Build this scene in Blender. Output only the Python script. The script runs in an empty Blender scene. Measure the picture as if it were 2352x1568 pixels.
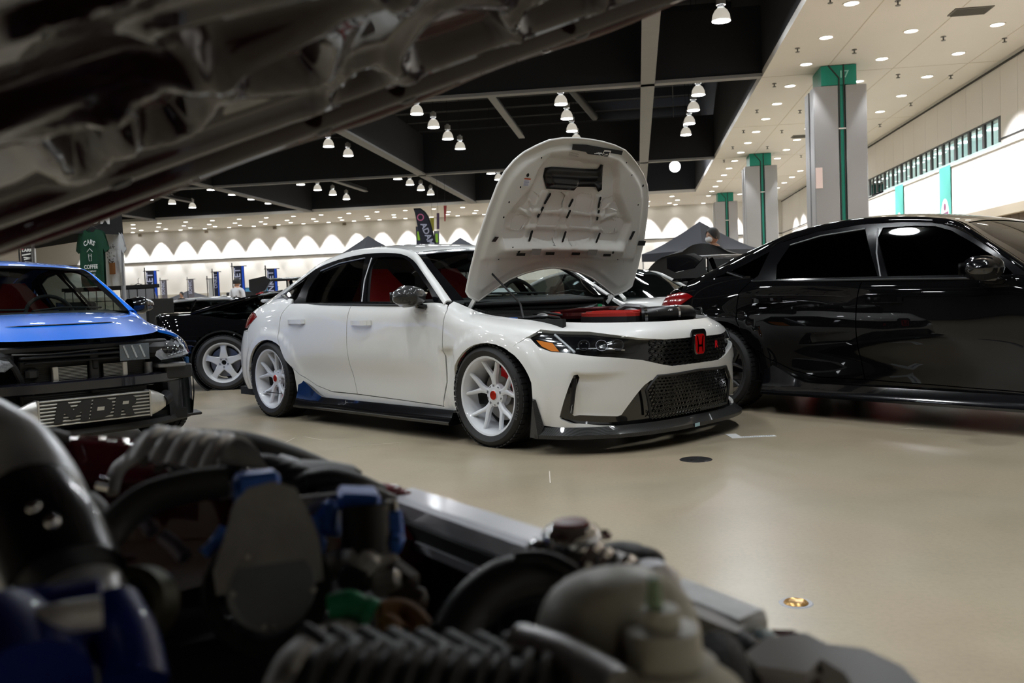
import bpy, math, random
import numpy as np
from mathutils import Matrix, Vector, Euler
from mathutils.geometry import delaunay_2d_cdt
rnd = random.Random(7)
scene = bpy.context.scene
COL = scene.collection
# ------------------------------------------------------------------ camera (solved from the car's wheels and the hall's vanishing lines)
FPX, PITCH, ROLL, CAMH = 2075.4, 0.049733, -0.038326, 0.9372
HY = 0.139737                       # the hall's long axis, to the right of the view
cp, sp, cr, sr = math.cos(PITCH), math.sin(PITCH), math.cos(ROLL), math.sin(ROLL)
_f = Vector((0, cp, -sp)); _r0 = Vector((1, 0, 0)); _u0 = Vector((0, sp, cp))
_r = cr * _r0 + sr * _u0; _u = -sr * _r0 + cr * _u0
cam_d = bpy.data.cameras.new('camera'); cam = bpy.data.objects.new('camera', cam_d); COL.objects.link(cam)
cam_d.sensor_width = 36.0; cam_d.lens = FPX / 2352 * 36; cam_d.clip_start = .02; cam_d.clip_end = 300
M = Matrix.Identity(4)
for i in range(3): M[i][0], M[i][1], M[i][2] = _r[i], _u[i], -_f[i]
M[2][3] = CAMH
cam.matrix_world = M
cam_d.dof.use_dof = True; cam_d.dof.focus_distance = 6.1; cam_d.dof.aperture_fstop = 4.5
scene.camera = cam
# ------------------------------------------------------------------ world, exposure
w = bpy.data.worlds.new('hall_air'); scene.world = w; w.use_nodes = True
w.node_tree.nodes['Background'].inputs[0].default_value = (.8, .85, 1, 1); w.node_tree.nodes['Background'].inputs[1].default_value = .02
vs = scene.view_settings
vs.view_transform = 'Standard'; vs.look = 'None'; vs.exposure = 0.0; vs.gamma = 1.0; vs.use_curve_mapping = False
cy = scene.cycles
cy.use_denoising = True; cy.max_bounces = 7; cy.diffuse_bounces = 3; cy.glossy_bounces = 4; cy.transmission_bounces = 6; cy.transparent_max_bounces = 12
cy.caustics_reflective = False; cy.caustics_refractive = False; cy.sample_clamp_indirect = 8; cy.sample_clamp_direct = 60
PENDANT = 190.0      # radiance of a high-bay lamp's lens
DOWNLIGHT = 14.0     # radiance of a recessed downlight's lens
WASH = 1500.0         # watts of a wall-washer
# ------------------------------------------------------------------ helpers
def tag(o, label=None, cat=None, group=None, kind=None):
    if label: o['label'] = label
    if cat: o['category'] = cat
    if group: o['group'] = group
    if kind: o['kind'] = kind
    return o
def empty(name, loc=(0, 0, 0), rz=0.0, label=None, cat=None, group=None, kind=None):
    o = bpy.data.objects.new(name, None); COL.objects.link(o); o.location = loc; o.rotation_euler = (0, 0, rz); o.empty_display_size = .1
    return tag(o, label, cat, group, kind)
def put(name, me, parent=None, mat=None, loc=None, rz=None, mw=None):
    o = bpy.data.objects.new(name, me); COL.objects.link(o)
    if parent: o.parent = parent
    if mat is not None:
        if len(me.materials) == 0: me.materials.append(mat)
    if loc is not None: o.location = loc
    if rz is not None: o.rotation_euler = (0, 0, rz)
    if mw is not None: o.matrix_basis = mw
    return o
def newmesh(name, V, F, mat=None, sharp=35, normals=None):
    me = bpy.data.meshes.new(name)
    me.from_pydata([tuple(map(float, v)) for v in V], [], [tuple(map(int, f)) for f in F])
    me.validate(); me.update()
    if sharp is not None:
        me.polygons.foreach_set('use_smooth', [True] * len(me.polygons))
        if sharp < 180: me.set_sharp_from_angle(angle=math.radians(sharp))
    if mat is not None: me.materials.append(mat)
    if normals is not None and len(normals) == len(me.vertices): me.normals_split_custom_set_from_vertices([tuple(map(float, n)) for n in normals])
    return me
def copy_tree(o, parent=None):
    c = o.copy(); COL.objects.link(c); c.parent = parent
    for ch in list(o.children): copy_tree(ch, c)
    return c
def frame(p0, p1):
    z = (Vector(p1) - Vector(p0)); L = z.length; z = z / max(L, 1e-9)
    x = z.orthogonal().normalized(); y = z.cross(x); return x, y, z, L
class MB:
    """collects simple solids into one mesh"""
    def __init__(s, M=None): s.V = []; s.F = []; s.M = M
    def add(s, V, F):
        n = len(s.V); s.V += [tuple(s.M @ Vector(v)) if s.M is not None else tuple(v) for v in V]; s.F += [tuple(i + n for i in f) for f in F]; return s
    def box(s, c, d, R=None, bev=0.0):
        x, y, z = d[0] / 2, d[1] / 2, d[2] / 2
        b = min(bev, x * .9, y * .9, z * .9)
        if b > 0:
            V = []; 
            for (a, bb) in ((z, 0),):
                pass
            ring = [(x - b, y), (x, y - b), (x, -y + b), (x - b, -y), (-x + b, -y), (-x, -y + b), (-x, y - b), (-x + b, y)]
            ring = ring[::-1]
            inn = [(px * (x - b) / x, py * (y - b) / y) for px, py in ring]
            V = [(px, py, -z) for px, py in inn] + [(px, py, -z + b) for px, py in ring] + [(px, py, z - b) for px, py in ring] + [(px, py, z) for px, py in inn]
            F = [tuple(range(7, -1, -1)), tuple(range(24, 32))]
            for k in range(3):
                for i in range(8): j = (i + 1) % 8; F.append((k * 8 + i, k * 8 + j, k * 8 + 8 + j, k * 8 + 8 + i))
        else:
            V = [(-x, -y, -z), (x, -y, -z), (x, y, -z), (-x, y, -z), (-x, -y, z), (x, -y, z), (x, y, z), (-x, y, z)]
            F = [(3, 2, 1, 0), (4, 5, 6, 7), (0, 1, 5, 4), (1, 2, 6, 5), (2, 3, 7, 6), (3, 0, 4, 7)]
        T = Matrix.Translation(Vector(c)) @ (R.to_4x4() if R is not None else Matrix.Identity(4))
        return s.add([T @ Vector(v) for v in V], F)
    def beam(s, p0, p1, w, h, up=(0, 0, 1), bev=0):
        p0, p1 = Vector(p0), Vector(p1); z = (p1 - p0); L = z.length; z.normalize(); x = Vector(up).cross(z)
        if x.length < 1e-4: x = z.orthogonal()
        x.normalize(); y = z.cross(x); R = Matrix((x, y, z)).transposed()
        return s.box((p0 + p1) / 2, (w, h, L), R, bev)
    def cyl(s, p0, p1, r0, r1=None, n=16, cap=True):
        r1 = r0 if r1 is None else r1; x, y, z, L = frame(p0, p1); p0, p1 = Vector(p0), Vector(p1)
        V = [p0 + (x * math.cos(2 * math.pi * i / n) + y * math.sin(2 * math.pi * i / n)) * r0 for i in range(n)] + [p1 + (x * math.cos(2 * math.pi * i / n) + y * math.sin(2 * math.pi * i / n)) * r1 for i in range(n)]
        F = [(i, (i + 1) % n, n + (i + 1) % n, n + i) for i in range(n)]
        if cap: F += [tuple(range(n - 1, -1, -1)), tuple(range(n, 2 * n))]
        return s.add(V, F)
    def tube(s, path, r, n=10, closed=False, cap=True):
        P = [Vector(p) for p in path]; m = len(P); rr = r if hasattr(r, '__len__') else [r] * m
        V = []; x = None
        for i in range(m):
            a = P[i - 1] if (i > 0 or closed) else P[i]; b = P[(i + 1) % m] if (i < m - 1 or closed) else P[i]
            t = (b - a).normalized()
            x = t.orthogonal().normalized() if x is None else (x - t * x.dot(t)).normalized()
            y = t.cross(x)
            V += [P[i] + (x * math.cos(2 * math.pi * k / n) + y * math.sin(2 * math.pi * k / n)) * rr[i] for k in range(n)]
        F = []
        for i in range(m if closed else m - 1):
            j = (i + 1) % m
            F += [(i * n + k, i * n + (k + 1) % n, j * n + (k + 1) % n, j * n + k) for k in range(n)]
        if cap and not closed: F += [tuple(range(n - 1, -1, -1)), tuple(range((m - 1) * n, m * n))]
        return s.add(V, F)
    def lathe(s, prof, p0=(0, 0, 0), axis=(0, 0, 1), n=32, closed=False, a0=0.0, a1=2 * math.pi):
        """prof: (radius, height along axis)"""
        z = Vector(axis).normalized(); x = z.orthogonal().normalized(); y = z.cross(x); p0 = Vector(p0); m = len(prof)
        full = abs(a1 - a0 - 2 * math.pi) < 1e-6; k = n if full else n + 1
        V = [p0 + z * h + (x * math.cos(a0 + (a1 - a0) * i / n) + y * math.sin(a0 + (a1 - a0) * i / n)) * r for i in range(k) for r, h in prof]
        F = []
        for i in range(n):
            j = (i + 1) % k
            for q in range(m if closed else m - 1):
                q2 = (q + 1) % m; F.append((i * m + q, j * m + q, j * m + q2, i * m + q2))
        return s.add(V, F)
    def ell(s, c, r, n=16, m=10, R=None):
        V = []; F = []
        for j in range(m + 1):
            t = math.pi * j / m
            for i in range(n):
                a = 2 * math.pi * i / n; v = Vector((r[0] * math.sin(t) * math.cos(a), r[1] * math.sin(t) * math.sin(a), r[2] * math.cos(t)))
                V.append((R @ v if R is not None else v) + Vector(c))
        for j in range(m):
            for i in range(n): k = (i + 1) % n; F.append((j * n + i, (j + 1) * n + i, (j + 1) * n + k, j * n + k))
        return s.add(V, F)
    def prism(s, poly, h, T=None, h0=0.0):
        """2-D outline (counter-clockwise) extruded along z"""
        n = len(poly); T = T or Matrix.Identity(4)
        V = [T @ Vector((p[0], p[1], h0)) for p in poly] + [T @ Vector((p[0], p[1], h0 + h)) for p in poly]
        F = [(i, (i + 1) % n, n + (i + 1) % n, n + i) for i in range(n)] + [tuple(range(n - 1, -1, -1)), tuple(range(n, 2 * n))]
        return s.add(V, F)
    def quad(s, a, b, c, d): return s.add([a, b, c, d], [(0, 1, 2, 3)])
    def grid(s, G, flip=False):
        G = np.asarray(G); a, b = G.shape[:2]
        F = []
        for i in range(a - 1):
            for j in range(b - 1):
                f = (i * b + j, (i + 1) * b + j, (i + 1) * b + j + 1, i * b + j + 1); F.append(f[::-1] if flip else f)
        return s.add([tuple(v) for v in G.reshape(-1, 3)], F)
    def build(s, name, mat, parent=None, sharp=35, **k): return put(name, newmesh(name, s.V, s.F, mat, sharp), parent, **k)
def TM(loc=(0, 0, 0), rx=0, ry=0, rz=0, s=1.0): return Matrix.Translation(Vector(loc)) @ Euler((rx, ry, rz)).to_matrix().to_4x4() @ Matrix.Scale(s, 4)
def basis(o, x, y, z):
    m = Matrix.Identity(4)
    for i in range(3): m[i][0], m[i][1], m[i][2], m[i][3] = x[i], y[i], z[i], o[i]
    return m
def text_geo(txt, size=1.0, bold=0.0, shear=0.0, ext=0.0, sx=1.0, space=1.0):
    """centred lettering in the xy plane as (verts, faces)"""
    cu = bpy.data.curves.new('lettering', 'FONT'); cu.body = txt; cu.size = size; cu.offset = bold; cu.shear = shear; cu.extrude = ext; cu.align_x = 'CENTER'; cu.align_y = 'CENTER'; cu.resolution_u = 3; cu.space_character = space
    ob = bpy.data.objects.new('lettering', cu); COL.objects.link(ob); bpy.context.view_layer.update()
    me = bpy.data.meshes.new_from_object(ob.evaluated_get(bpy.context.evaluated_depsgraph_get()))
    V = [(v.co.x * sx, v.co.y, v.co.z) for v in me.vertices]; F = [tuple(p.vertices) for p in me.polygons]
    bpy.data.objects.remove(ob); bpy.data.curves.remove(cu); bpy.data.meshes.remove(me)
    return V, F
def inside(poly, pts):
    poly = np.asarray(poly); x, y = pts[:, 0], pts[:, 1]; r = np.zeros(len(pts), bool); n = len(poly); j = n - 1
    for i in range(n):
        xi, yi = poly[i]; xj, yj = poly[j]
        c = ((yi > y) != (yj > y)) & (x < (xj - xi) * (y - yi) / (yj - yi + 1e-15) + xi); r ^= c; j = i
    return r
def resample(poly, step):
    out = []; n = len(poly)
    for i in range(n):
        a = np.asarray(poly[i], float); b = np.asarray(poly[(i + 1) % n], float); k = max(1, int(math.ceil(np.linalg.norm(b - a) / step)))
        out += [a + (b - a) * t / k for t in range(k)]
    return np.array(out)
def tri2d(poly, holes, step):
    """triangles filling a polygon (with holes), fine enough to bend; returns points, triangles, number of rims"""
    loops = [resample(poly, step)] + [resample(h, step) for h in holes]
    pts = []; edges = []
    for L in loops:
        n = len(pts); pts += list(L); edges += [(n + i, n + (i + 1) % len(L)) for i in range(len(L))]
    lo = loops[0].min(0); hi = loops[0].max(0)
    gx = np.arange(lo[0] + step / 2, hi[0], step); gy = np.arange(lo[1] + step / 2, hi[1], step)
    if len(gx) and len(gy):
        Gp = np.array([(a + (step / 2 if k % 2 else 0), b) for k, b in enumerate(gy) for a in gx]); ok = inside(loops[0], Gp)
        for h in loops[1:]: ok &= ~inside(h, Gp)
        Gp = Gp[ok]; B = np.array(pts)
        if len(Gp):
            d = np.array([((B - g) ** 2).sum(1).min() for g in Gp]); pts += list(Gp[d > (step * .45) ** 2])
    r = delaunay_2d_cdt([Vector((float(p[0]), float(p[1]))) for p in pts], edges, [], 0, 1e-7)
    P = np.array([(v.x, v.y) for v in r[0]]); T = np.array([f for f in r[2] if len(f) == 3]); c = P[T].mean(1); ok = inside(loops[0], c)
    for h in loops[1:]: ok &= ~inside(h, c)
    return P, T[ok]
# ------------------------------------------------------------------ materials
_mats = {}
def nt(m): m.use_nodes = True; return m.node_tree
def setp(b, **k):
    names = dict(color='Base Color', rough='Roughness', metal='Metallic', coat='Coat Weight', coatr='Coat Roughness', spec='Specular IOR Level', emit='Emission Color', power='Emission Strength', trans='Transmission Weight', alpha='Alpha', ior='IOR', sheen='Sheen Weight')
    for q, v in k.items():
        i = b.inputs[names[q]]; i.default_value = (*v, 1) if hasattr(v, '__len__') else v
def mat(name, color=(.5, .5, .5), rough=.5, metal=0.0, noise=None, bump=None, **k):
    """procedural material; noise=(scale, amount) mottles colour, bump=(scale, strength) adds fine relief"""
    if name in _mats: return _mats[name]
    m = bpy.data.materials.new(name); t = nt(m); b = t.nodes['Principled BSDF']; setp(b, color=color, rough=rough, metal=metal, **k)
    tc = t.nodes.new('ShaderNodeTexCoord')
    if noise:
        n = t.nodes.new('ShaderNodeTexNoise'); n.inputs['Scale'].default_value = noise[0]; n.inputs['Detail'].default_value = 4; t.links.new(tc.outputs['Object'], n.inputs['Vector'])
        mx = t.nodes.new('ShaderNodeMix'); mx.data_type = 'RGBA'; mx.inputs['A'].default_value = (*[max(0, c * (1 - noise[1])) for c in color], 1); mx.inputs['B'].default_value = (*[min(1, c * (1 + noise[1])) for c in color], 1)
        t.links.new(n.outputs['Fac'], mx.inputs['Factor']); t.links.new(mx.outputs['Result'], b.inputs['Base Color'])
    if bump:
        n = t.nodes.new('ShaderNodeTexNoise'); n.inputs['Scale'].default_value = bump[0]; n.inputs['Detail'].default_value = 3; t.links.new(tc.outputs['Object'], n.inputs['Vector'])
        bp = t.nodes.new('ShaderNodeBump'); bp.inputs['Strength'].default_value = bump[1]; bp.inputs['Distance'].default_value = .01; t.links.new(n.outputs['Fac'], bp.inputs['Height']); t.links.new(bp.outputs['Normal'], b.inputs['Normal'])
    _mats[name] = m; return m
def srgb(r, g, b): return tuple(((c / 255) / 12.92 if c / 255 <= .04045 else ((c / 255 + .055) / 1.055) ** 2.4) for c in (r, g, b))
def emit(name, color, power): return mat(name, (.02, .02, .02), .5, emit=color, power=power)
def glass(name, tint=(.8, .85, .85), refl=1.0, through=.8):
    """thin pane: clear or tinted, mirror-like at a glancing angle"""
    if name in _mats: return _mats[name]
    m = bpy.data.materials.new(name); t = nt(m); t.nodes.clear(); o = t.nodes.new('ShaderNodeOutputMaterial'); a = t.nodes.new('ShaderNodeBsdfTransparent'); g = t.nodes.new('ShaderNodeBsdfGlossy'); f = t.nodes.new('ShaderNodeFresnel'); x = t.nodes.new('ShaderNodeMixShader')
    a.inputs[0].default_value = (*[c * through for c in tint], 1); g.inputs['Roughness'].default_value = .02; f.inputs[0].default_value = 1.5
    ge = t.nodes.new('ShaderNodeNewGeometry'); io = t.nodes.new('ShaderNodeMapRange'); t.links.new(ge.outputs['Backfacing'], io.inputs[0]); io.inputs[3].default_value = 1.5; io.inputs[4].default_value = 1 / 1.5; t.links.new(io.outputs[0], f.inputs[0])   # same mirror on both faces of the sheet
    mu = t.nodes.new('ShaderNodeMath'); mu.operation = 'MULTIPLY'; mu.inputs[1].default_value = refl; t.links.new(f.outputs[0], mu.inputs[0])
    t.links.new(mu.outputs[0], x.inputs[0]); t.links.new(a.outputs[0], x.inputs[1]); t.links.new(g.outputs[0], x.inputs[2]); t.links.new(x.outputs[0], o.inputs[0])
    _mats[name] = m; return m
def paint(name, color, flake=0.0, metal=0.0, rough=.35):
    if name in _mats: return _mats[name]
    m = mat(name, color, rough, metal, coat=1.0, coatr=.02, spec=(.4 if max(color) > .1 else .0), noise=((1400, flake) if flake else None)); return m
def carbon(name, base=.018, scale=260):
    if name in _mats: return _mats[name]
    m = mat(name, (base,) * 3, .35, 0, coat=.7, coatr=.04, spec=.1); t = m.node_tree; b = t.nodes['Principled BSDF']
    tc = t.nodes.new('ShaderNodeTexCoord'); ck = t.nodes.new('ShaderNodeTexChecker'); ck.inputs['Scale'].default_value = scale; ck.inputs['Color1'].default_value = (base * .45,) * 3 + (1,); ck.inputs['Color2'].default_value = (base * 2.2,) * 3 + (1,)
    t.links.new(tc.outputs['Object'], ck.inputs['Vector']); t.links.new(ck.outputs['Color'], b.inputs['Base Color']); return m
rubber = mat('tyre_rubber', (.012, .012, .013), .62, bump=(220, .08))
blk_gloss = mat('gloss_black_trim', (.004, .004, .005), .12, coat=1.0, coatr=.02)
blk_plas = mat('black_plastic', (.012, .012, .013), .5, bump=(300, .05))
blk_matte = mat('matte_black', (.006, .006, .007), .8)
blk_dark = mat('dark_cavity', (.004, .004, .004), .95)
chrome = mat('chrome', (.75, .75, .77), .08, 1.0)
alu = mat('cast_aluminium', (.55, .55, .55), .38, 1.0, noise=(40, .12), bump=(160, .1))
alu_dull = mat('dull_metal', (.30, .30, .31), .5, .9, noise=(30, .2))
steel = mat('galvanised_steel', (.42, .43, .44), .42, .8, noise=(12, .12))
# ------------------------------------------------------------------ the hall (u to the right, v along the hall, turned by HY)
def hw(u, v, z=0.0): return (math.cos(HY) * u + math.sin(HY) * v, -math.sin(HY) * u + math.cos(HY) * v, z)
def hall_obj(name, mb, m, kind='structure', parent=None, sharp=35, **k):
    o = mb.build(name, m, parent, sharp)
    if parent is None: o.rotation_euler = (0, 0, -HY)
    return tag(o, kind=kind, **k)
UR, VB, HS, UE, VE = 11.1, 71.5, 7.5, 4.07, 62.5     # right wall, back wall, soffit height, soffit edges
UL, VF, HD = -52.0, -34.0, 12.5
def floor_mat():
    m = mat('polished_concrete', (.3, .27, .23), .3); t = m.node_tree; b = t.nodes['Principled BSDF']; L = t.links; tc = t.nodes.new('ShaderNodeTexCoord')
    def noise(sc, det=5, dist=0.0):
        n = t.nodes.new('ShaderNodeTexNoise'); n.inputs['Scale'].default_value = sc; n.inputs['Detail'].default_value = det; n.inputs['Distortion'].default_value = dist; L.new(tc.outputs['Object'], n.inputs['Vector']); return n.outputs['Fac']
    def ramp(f, pts):
        r = t.nodes.new('ShaderNodeValToRGB'); L.new(f, r.inputs[0]); e = r.color_ramp.elements
        while len(e) < len(pts): e.new(.5)
        for i, (p, c) in enumerate(pts): e[i].position = p; e[i].color = (*c, 1)
        r.color_ramp.interpolation = 'B_SPLINE'
        return r.outputs[0]
    def mix(a, c, f, mode='MIX'):
        x = t.nodes.new('ShaderNodeMix'); x.data_type = 'RGBA'; x.blend_type = mode
        if hasattr(f, 'links') or not isinstance(f, float): L.new(f, x.inputs['Factor'])
        else: x.inputs['Factor'].default_value = f
        L.new(a, x.inputs['A']); L.new(c, x.inputs['B']); return x.outputs['Result']
    base = ramp(noise(1.1, 2.5, .1), [(.25, srgb(166, 151, 130)), (.45, srgb(171, 157, 136)), (.58, srgb(168, 159, 138)), (.78, srgb(175, 160, 142))])
    big = ramp(noise(.22, 3, .3), [(.3, (.86, .87, .86)), (.7, (1.07, 1.06, 1.04))])
    c = mix(base, big, 1.0, 'MULTIPLY')
    fine = ramp(noise(60, 9, .1), [(.35, (.90, .90, .90)), (.65, (1.05, 1.05, 1.05))]); c = mix(c, fine, 1.0, 'MULTIPLY')
    st = ramp(noise(2.2, 7, .5), [(.42, (1.03, 1.03, 1.02)), (.70, (.84, .83, .79))]); c = mix(c, st, 1.0, 'MULTIPLY')
    L.new(c, b.inputs['Base Color'])
    r = t.nodes.new('ShaderNodeMapRange'); L.new(noise(2.5, 2), r.inputs[0]); r.inputs[1].default_value = .3; r.inputs[2].default_value = .7; r.inputs[3].default_value = .22; r.inputs[4].default_value = .34; b.inputs['Roughness'].default_value = .30
    pass
    b.inputs['Specular IOR Level'].default_value = .5
    return m
wall_m = mat('painted_wall', srgb(220, 218, 215), .85, noise=(.5, .03), bump=(30, .03))
soff_m = mat('soffit_panels', srgb(208, 206, 203), .8, noise=(.7, .03))
grey_wall_m = mat('wainscot_paint', srgb(176, 172, 162), .8, noise=(.6, .05))
navy_m = mat('dark_ceiling_paint', (.005, .006, .010), .85, noise=(.8, .3))
flange_m = mat('lit_beam_underside', (.19, .19, .20), .7, noise=(3, .08))  # paler than the webs: light bounced off the floor is put into this grey
line_m = mat('dark_joint', (.03, .03, .03), .8)
hall_obj('floor', MB().quad((UL, VF, 0), (UR, VF, 0), (UR, VB, 0), (UL, VB, 0)), floor_mat(), label='polished mottled tan concrete floor of the exhibition hall', cat=None)
hall_obj('wall_back', MB().box(((UL + UR) / 2, VB + .15, 4), (UR - UL + .6, .3, 9)), wall_m)
hall_obj('wall_left', MB().box((UL - .15, (VF + VB) / 2, 6.5), (.3, VB - VF, 13)), wall_m)
hall_obj('wall_front', MB().box(((UL + UR) / 2, VF - .15, 6.5), (UR - UL + .6, .3, 13)), wall_m)
hall_obj('ceiling', MB().box(((UL + UE) / 2, (VF + VE) / 2, HD + .15), (UE - UL + .4, VE - VF + .4, .3)), navy_m)
# right wall: lower wall, window band, upper wall made of tall panels
WZ0, WZ1, WV0, WV1 = 5.08, 5.86, 29.6, 46.55
wr = hall_obj('wall_right', MB().box((UR + .2, (VF + VB) / 2, 2.45), (.4, VB - VF, 4.9)), wall_m)
def wpart(name, mb, m, parent): return mb.build(name, m, parent)
pv = VF
while pv < VB - .1:
    nx = min(pv + 1.45, VB); lo = WZ1 if (pv > WV0 - 1.4 and pv < WV1) else WZ0 - .18
    if pv < WV0 < nx: nx = WV0
    if pv < WV1 < nx: nx = WV1
    lo = WZ1 if (pv >= WV0 - .01 and nx <= WV1 + .01) else WZ0 - .18
    wpart('wall_panel', MB().box((UR + .2, (pv + nx) / 2, (lo + HS) / 2), (.4, nx - pv - .02, HS - lo)), wall_m, wr); pv = nx
wpart('ledge', MB().box((UR + .17, (VF + VB) / 2, WZ0 - .15), (.42, VB - VF, .06)), wall_m, wr)
wpart('joint_strip', MB().box((UR - .004, (VF + WV0) / 2, 5.15), (.02, WV0 - VF, .05)), line_m, wr)
win = tag(empty('window_1', hw(UR, WV0), -HY), kind='structure')
frm = mat('window_frame', (.02, .02, .022), .5); pane_m = glass('office_glass', (.85, .93, .93), 1.0, .97)
nwin = 13; ww = (WV1 - WV0) / nwin
room_m = mat('glowing_office_wall', srgb(205, 222, 220), .8, emit=srgb(205, 225, 222), power=.9); lamp_m = emit('office_lamp', (1, 1, .96), 5)  # the wall itself glows, standing in for a lit room behind the panes
MB().box((1.0, (WV1 - WV0) / 2, (WZ0 + WZ1) / 2), (.1, WV1 - WV0, 1.6)).build('glowing_back_wall', room_m, win)
for i in range(nwin):
    a = i * ww
    MB().box((.03, a + .09, (WZ0 + WZ1) / 2), (.07, .18, WZ1 - WZ0)).build('mullion', frm, win)
    MB().box((.03, a + .18 + (ww - .18) * .5, (WZ0 + WZ1) / 2), (.05, .05, WZ1 - WZ0)).build('glazing_bar', frm, win)
    for q in (0, 1): MB().box((.035, a + .18 + (ww - .18) * (.25 + .5 * q), (WZ0 + WZ1) / 2), (.006, (ww - .18) * .5 - .05, WZ1 - WZ0)).build('pane', pane_m, win)
    MB().box((.55, a + ww * .6, WZ1 - .08), (.3, .5, .03)).build('office_light', lamp_m, win)
MB().box((.03, (WV1 - WV0) / 2, WZ1 - .02), (.07, WV1 - WV0, .05)).build('window_head', frm, win)
# recessed doorway with a brown folding door low on the right wall
dr = tag(empty('door_1', hw(UR, 20), -HY), kind='structure')
brown = mat('brown_folding_door', srgb(92, 80, 68), .8, noise=(20, .15)); beige = mat('beige_door_lintel', srgb(176, 166, 150), .8)
for i in range(22): MB().box((-.03, -.2 + i * .6 + .3, 1.45), (.05, .56, 2.7), None, .01).build('door_leaf', brown, dr)
MB().box((-.1, 6.4, 2.94), (.3, 13.6, .28)).build('lintel', beige, dr)
for zz, nm in ((7.36, 'trim_1'),): hall_obj(nm, MB().box((UR - .02, (VF + VB) / 2, zz), (.06, VB - VF, .05)), line_m)
hall_obj('trim_2', MB().box(((UL + UR) / 2, VB - .02, 4.97), (UR - UL, .06, .07)), line_m)
hall_obj('trim_3', MB().box(((UL + UR) / 2, VB - .03, 1.1), (UR - UL, .08, 2.2)), grey_wall_m)
hall_obj('trim_4', MB().box((UR - .02, (44 + VB) / 2, 4.97), (.06, VB - 44, .06)), line_m)
# soffits
sof = hall_obj('ceiling_soffit_right', MB().box(((UE + UR) / 2 + .2, (VF + VB) / 2, HS + .1), (UR - UE + .4, VB - VF, .2)), soff_m)
sob = hall_obj('ceiling_soffit_back', MB().box(((UL + UE) / 2, (VE + VB) / 2, HS + .1), (UE - UL, VB - VE, .2)), soff_m)
hall_obj('wall_soffit_fascia', MB().box((UE + .1, (VF + VE) / 2, (HS + HD) / 2 + .1), (.2, VE - VF, HD - HS - .2)).box(((UL + UE) / 2, VE + .1, (HS + HD) / 2 + .1), (UE - UL, .2, HD - HS - .2)), navy_m)
joint_l = mat('soffit_joint', srgb(186, 180, 170), .8)
for uu in (5.9, 8.0, 10.2): MB().box((uu, 30, HS - .002), (.025, 84, .006)).build('panel_joint', joint_l, sof)
for k in range(7): MB().box(((UE + UR) / 2, 12 + k * 8.8, HS - .002), (UR - UE, .03, .006)).build('panel_joint', joint_l, sof)
# beams
def tbeam(v): 
    o = hall_obj('ceiling_beam', MB().box(((UL + UE) / 2, v, HS + 1.15), (UE - UL, .22, 2.1)), navy_m); MB().box(((UL + UE) / 2, v, HS + .05), (UE - UL, .34, .1)).build('bottom_flange', flange_m, o)
def lbeam(u):
    o = hall_obj('ceiling_beam', MB().box((u, (VF + VE) / 2, HS + 1.1), (.28, VE - VF, 2.0)), navy_m); MB().box((u, (VF + VE) / 2, HS + .045), (.44, VE - VF, .09)).build('bottom_flange', flange_m, o)
for v in (-23.2, -5.6, 12.0, 29.6, 47.2): tbeam(v)
for u in (.53, -11.1, -23.0, -35.0, -47): lbeam(u)
joist = mat('dark_steel_joist', (.016, .018, .024), .7)
for k in range(26): hall_obj('ceiling_joist', MB().box(((UL + UE) / 2, -12 + k * 2.93, HD - .35), (UE - UL, .1, .5)), joist)
for (u0, v0, u1, v1, z) in ((-4.9, 30.2, -4.9, 40.5, 8.0), (-17.3, 48.0, -17.0, 56.5, 8.0), (-29.3, 48.2, -29.2, 57.0, 8.0), (-7.0, 14, -6.6, 27, 8.4)):
    o = hall_obj('ceiling_brace', MB().beam((u0, v0, z + .12), (u1, v1, z + .12), .12, .2), navy_m); MB().beam((u0, v0, z), (u1, v1, z), .26, .06).build('bottom_flange', flange_m, o)
duct_m = mat('dark_duct', (.02, .022, .028), .6)
for (pts, r) in (([(-3.2, 33, 9.6), (-2.6, 36.5, 9.4), (-1.6, 40, 8.6)], .16), ([(-46, 37.5, 10.4), (3.6, 37.5, 10.4)], .2), ([(-46, 55, 10.2), (3.6, 55, 10.2)], .22), ([(-46, 20, 10.6), (3.6, 20, 10.6)], .25)):
    hall_obj('ceiling_duct', MB().tube(pts, r, 12), duct_m)
# recessed downlights in the soffits; the ones by the walls wash them with scallops
lens_m = emit('downlight_lens', (1, .97, .9), DOWNLIGHT); ring_m = mat('downlight_trim', (.75, .73, .70), .5)
lens_me = newmesh('lens', *(lambda b: (b.V, b.F))(MB().lathe([(0.0001, -.012), (.15, -.010), (.165, 0)], n=20)), lens_m)
ring_me = newmesh('trim_ring', *(lambda b: (b.V, b.F))(MB().lathe([(.165, 0), (.168, -.018), (.20, -.016), (.205, 0)], n=20)), ring_m)
def spot(name, loc, power, size, blend, parent=None, rot=(0, 0, 0), radius=.12, col=(.98, .98, .98)):
    l = bpy.data.lights.new(name, 'SPOT'); l.energy = power; l.spot_size = size; l.spot_blend = blend; l.shadow_soft_size = radius; l.color = col
    o = bpy.data.objects.new(name, l); COL.objects.link(o); o.location = loc; o.rotation_euler = rot
    if parent: o.parent = parent
    return o
def downlight(u, v, wash=None, group='recessed downlights in the right-hand soffit', label='round recessed downlight in the cream soffit above the columns'):
    o = empty('recessed_downlight', hw(u, v, HS), -HY, label, 'downlight', group)
    put('lens', lens_me, o); put('trim_ring', ring_me, o)
    if wash: spot('lamp_beam', (0, 0, -.06), wash[0], math.radians(wash[1]), wash[2], o)
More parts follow.
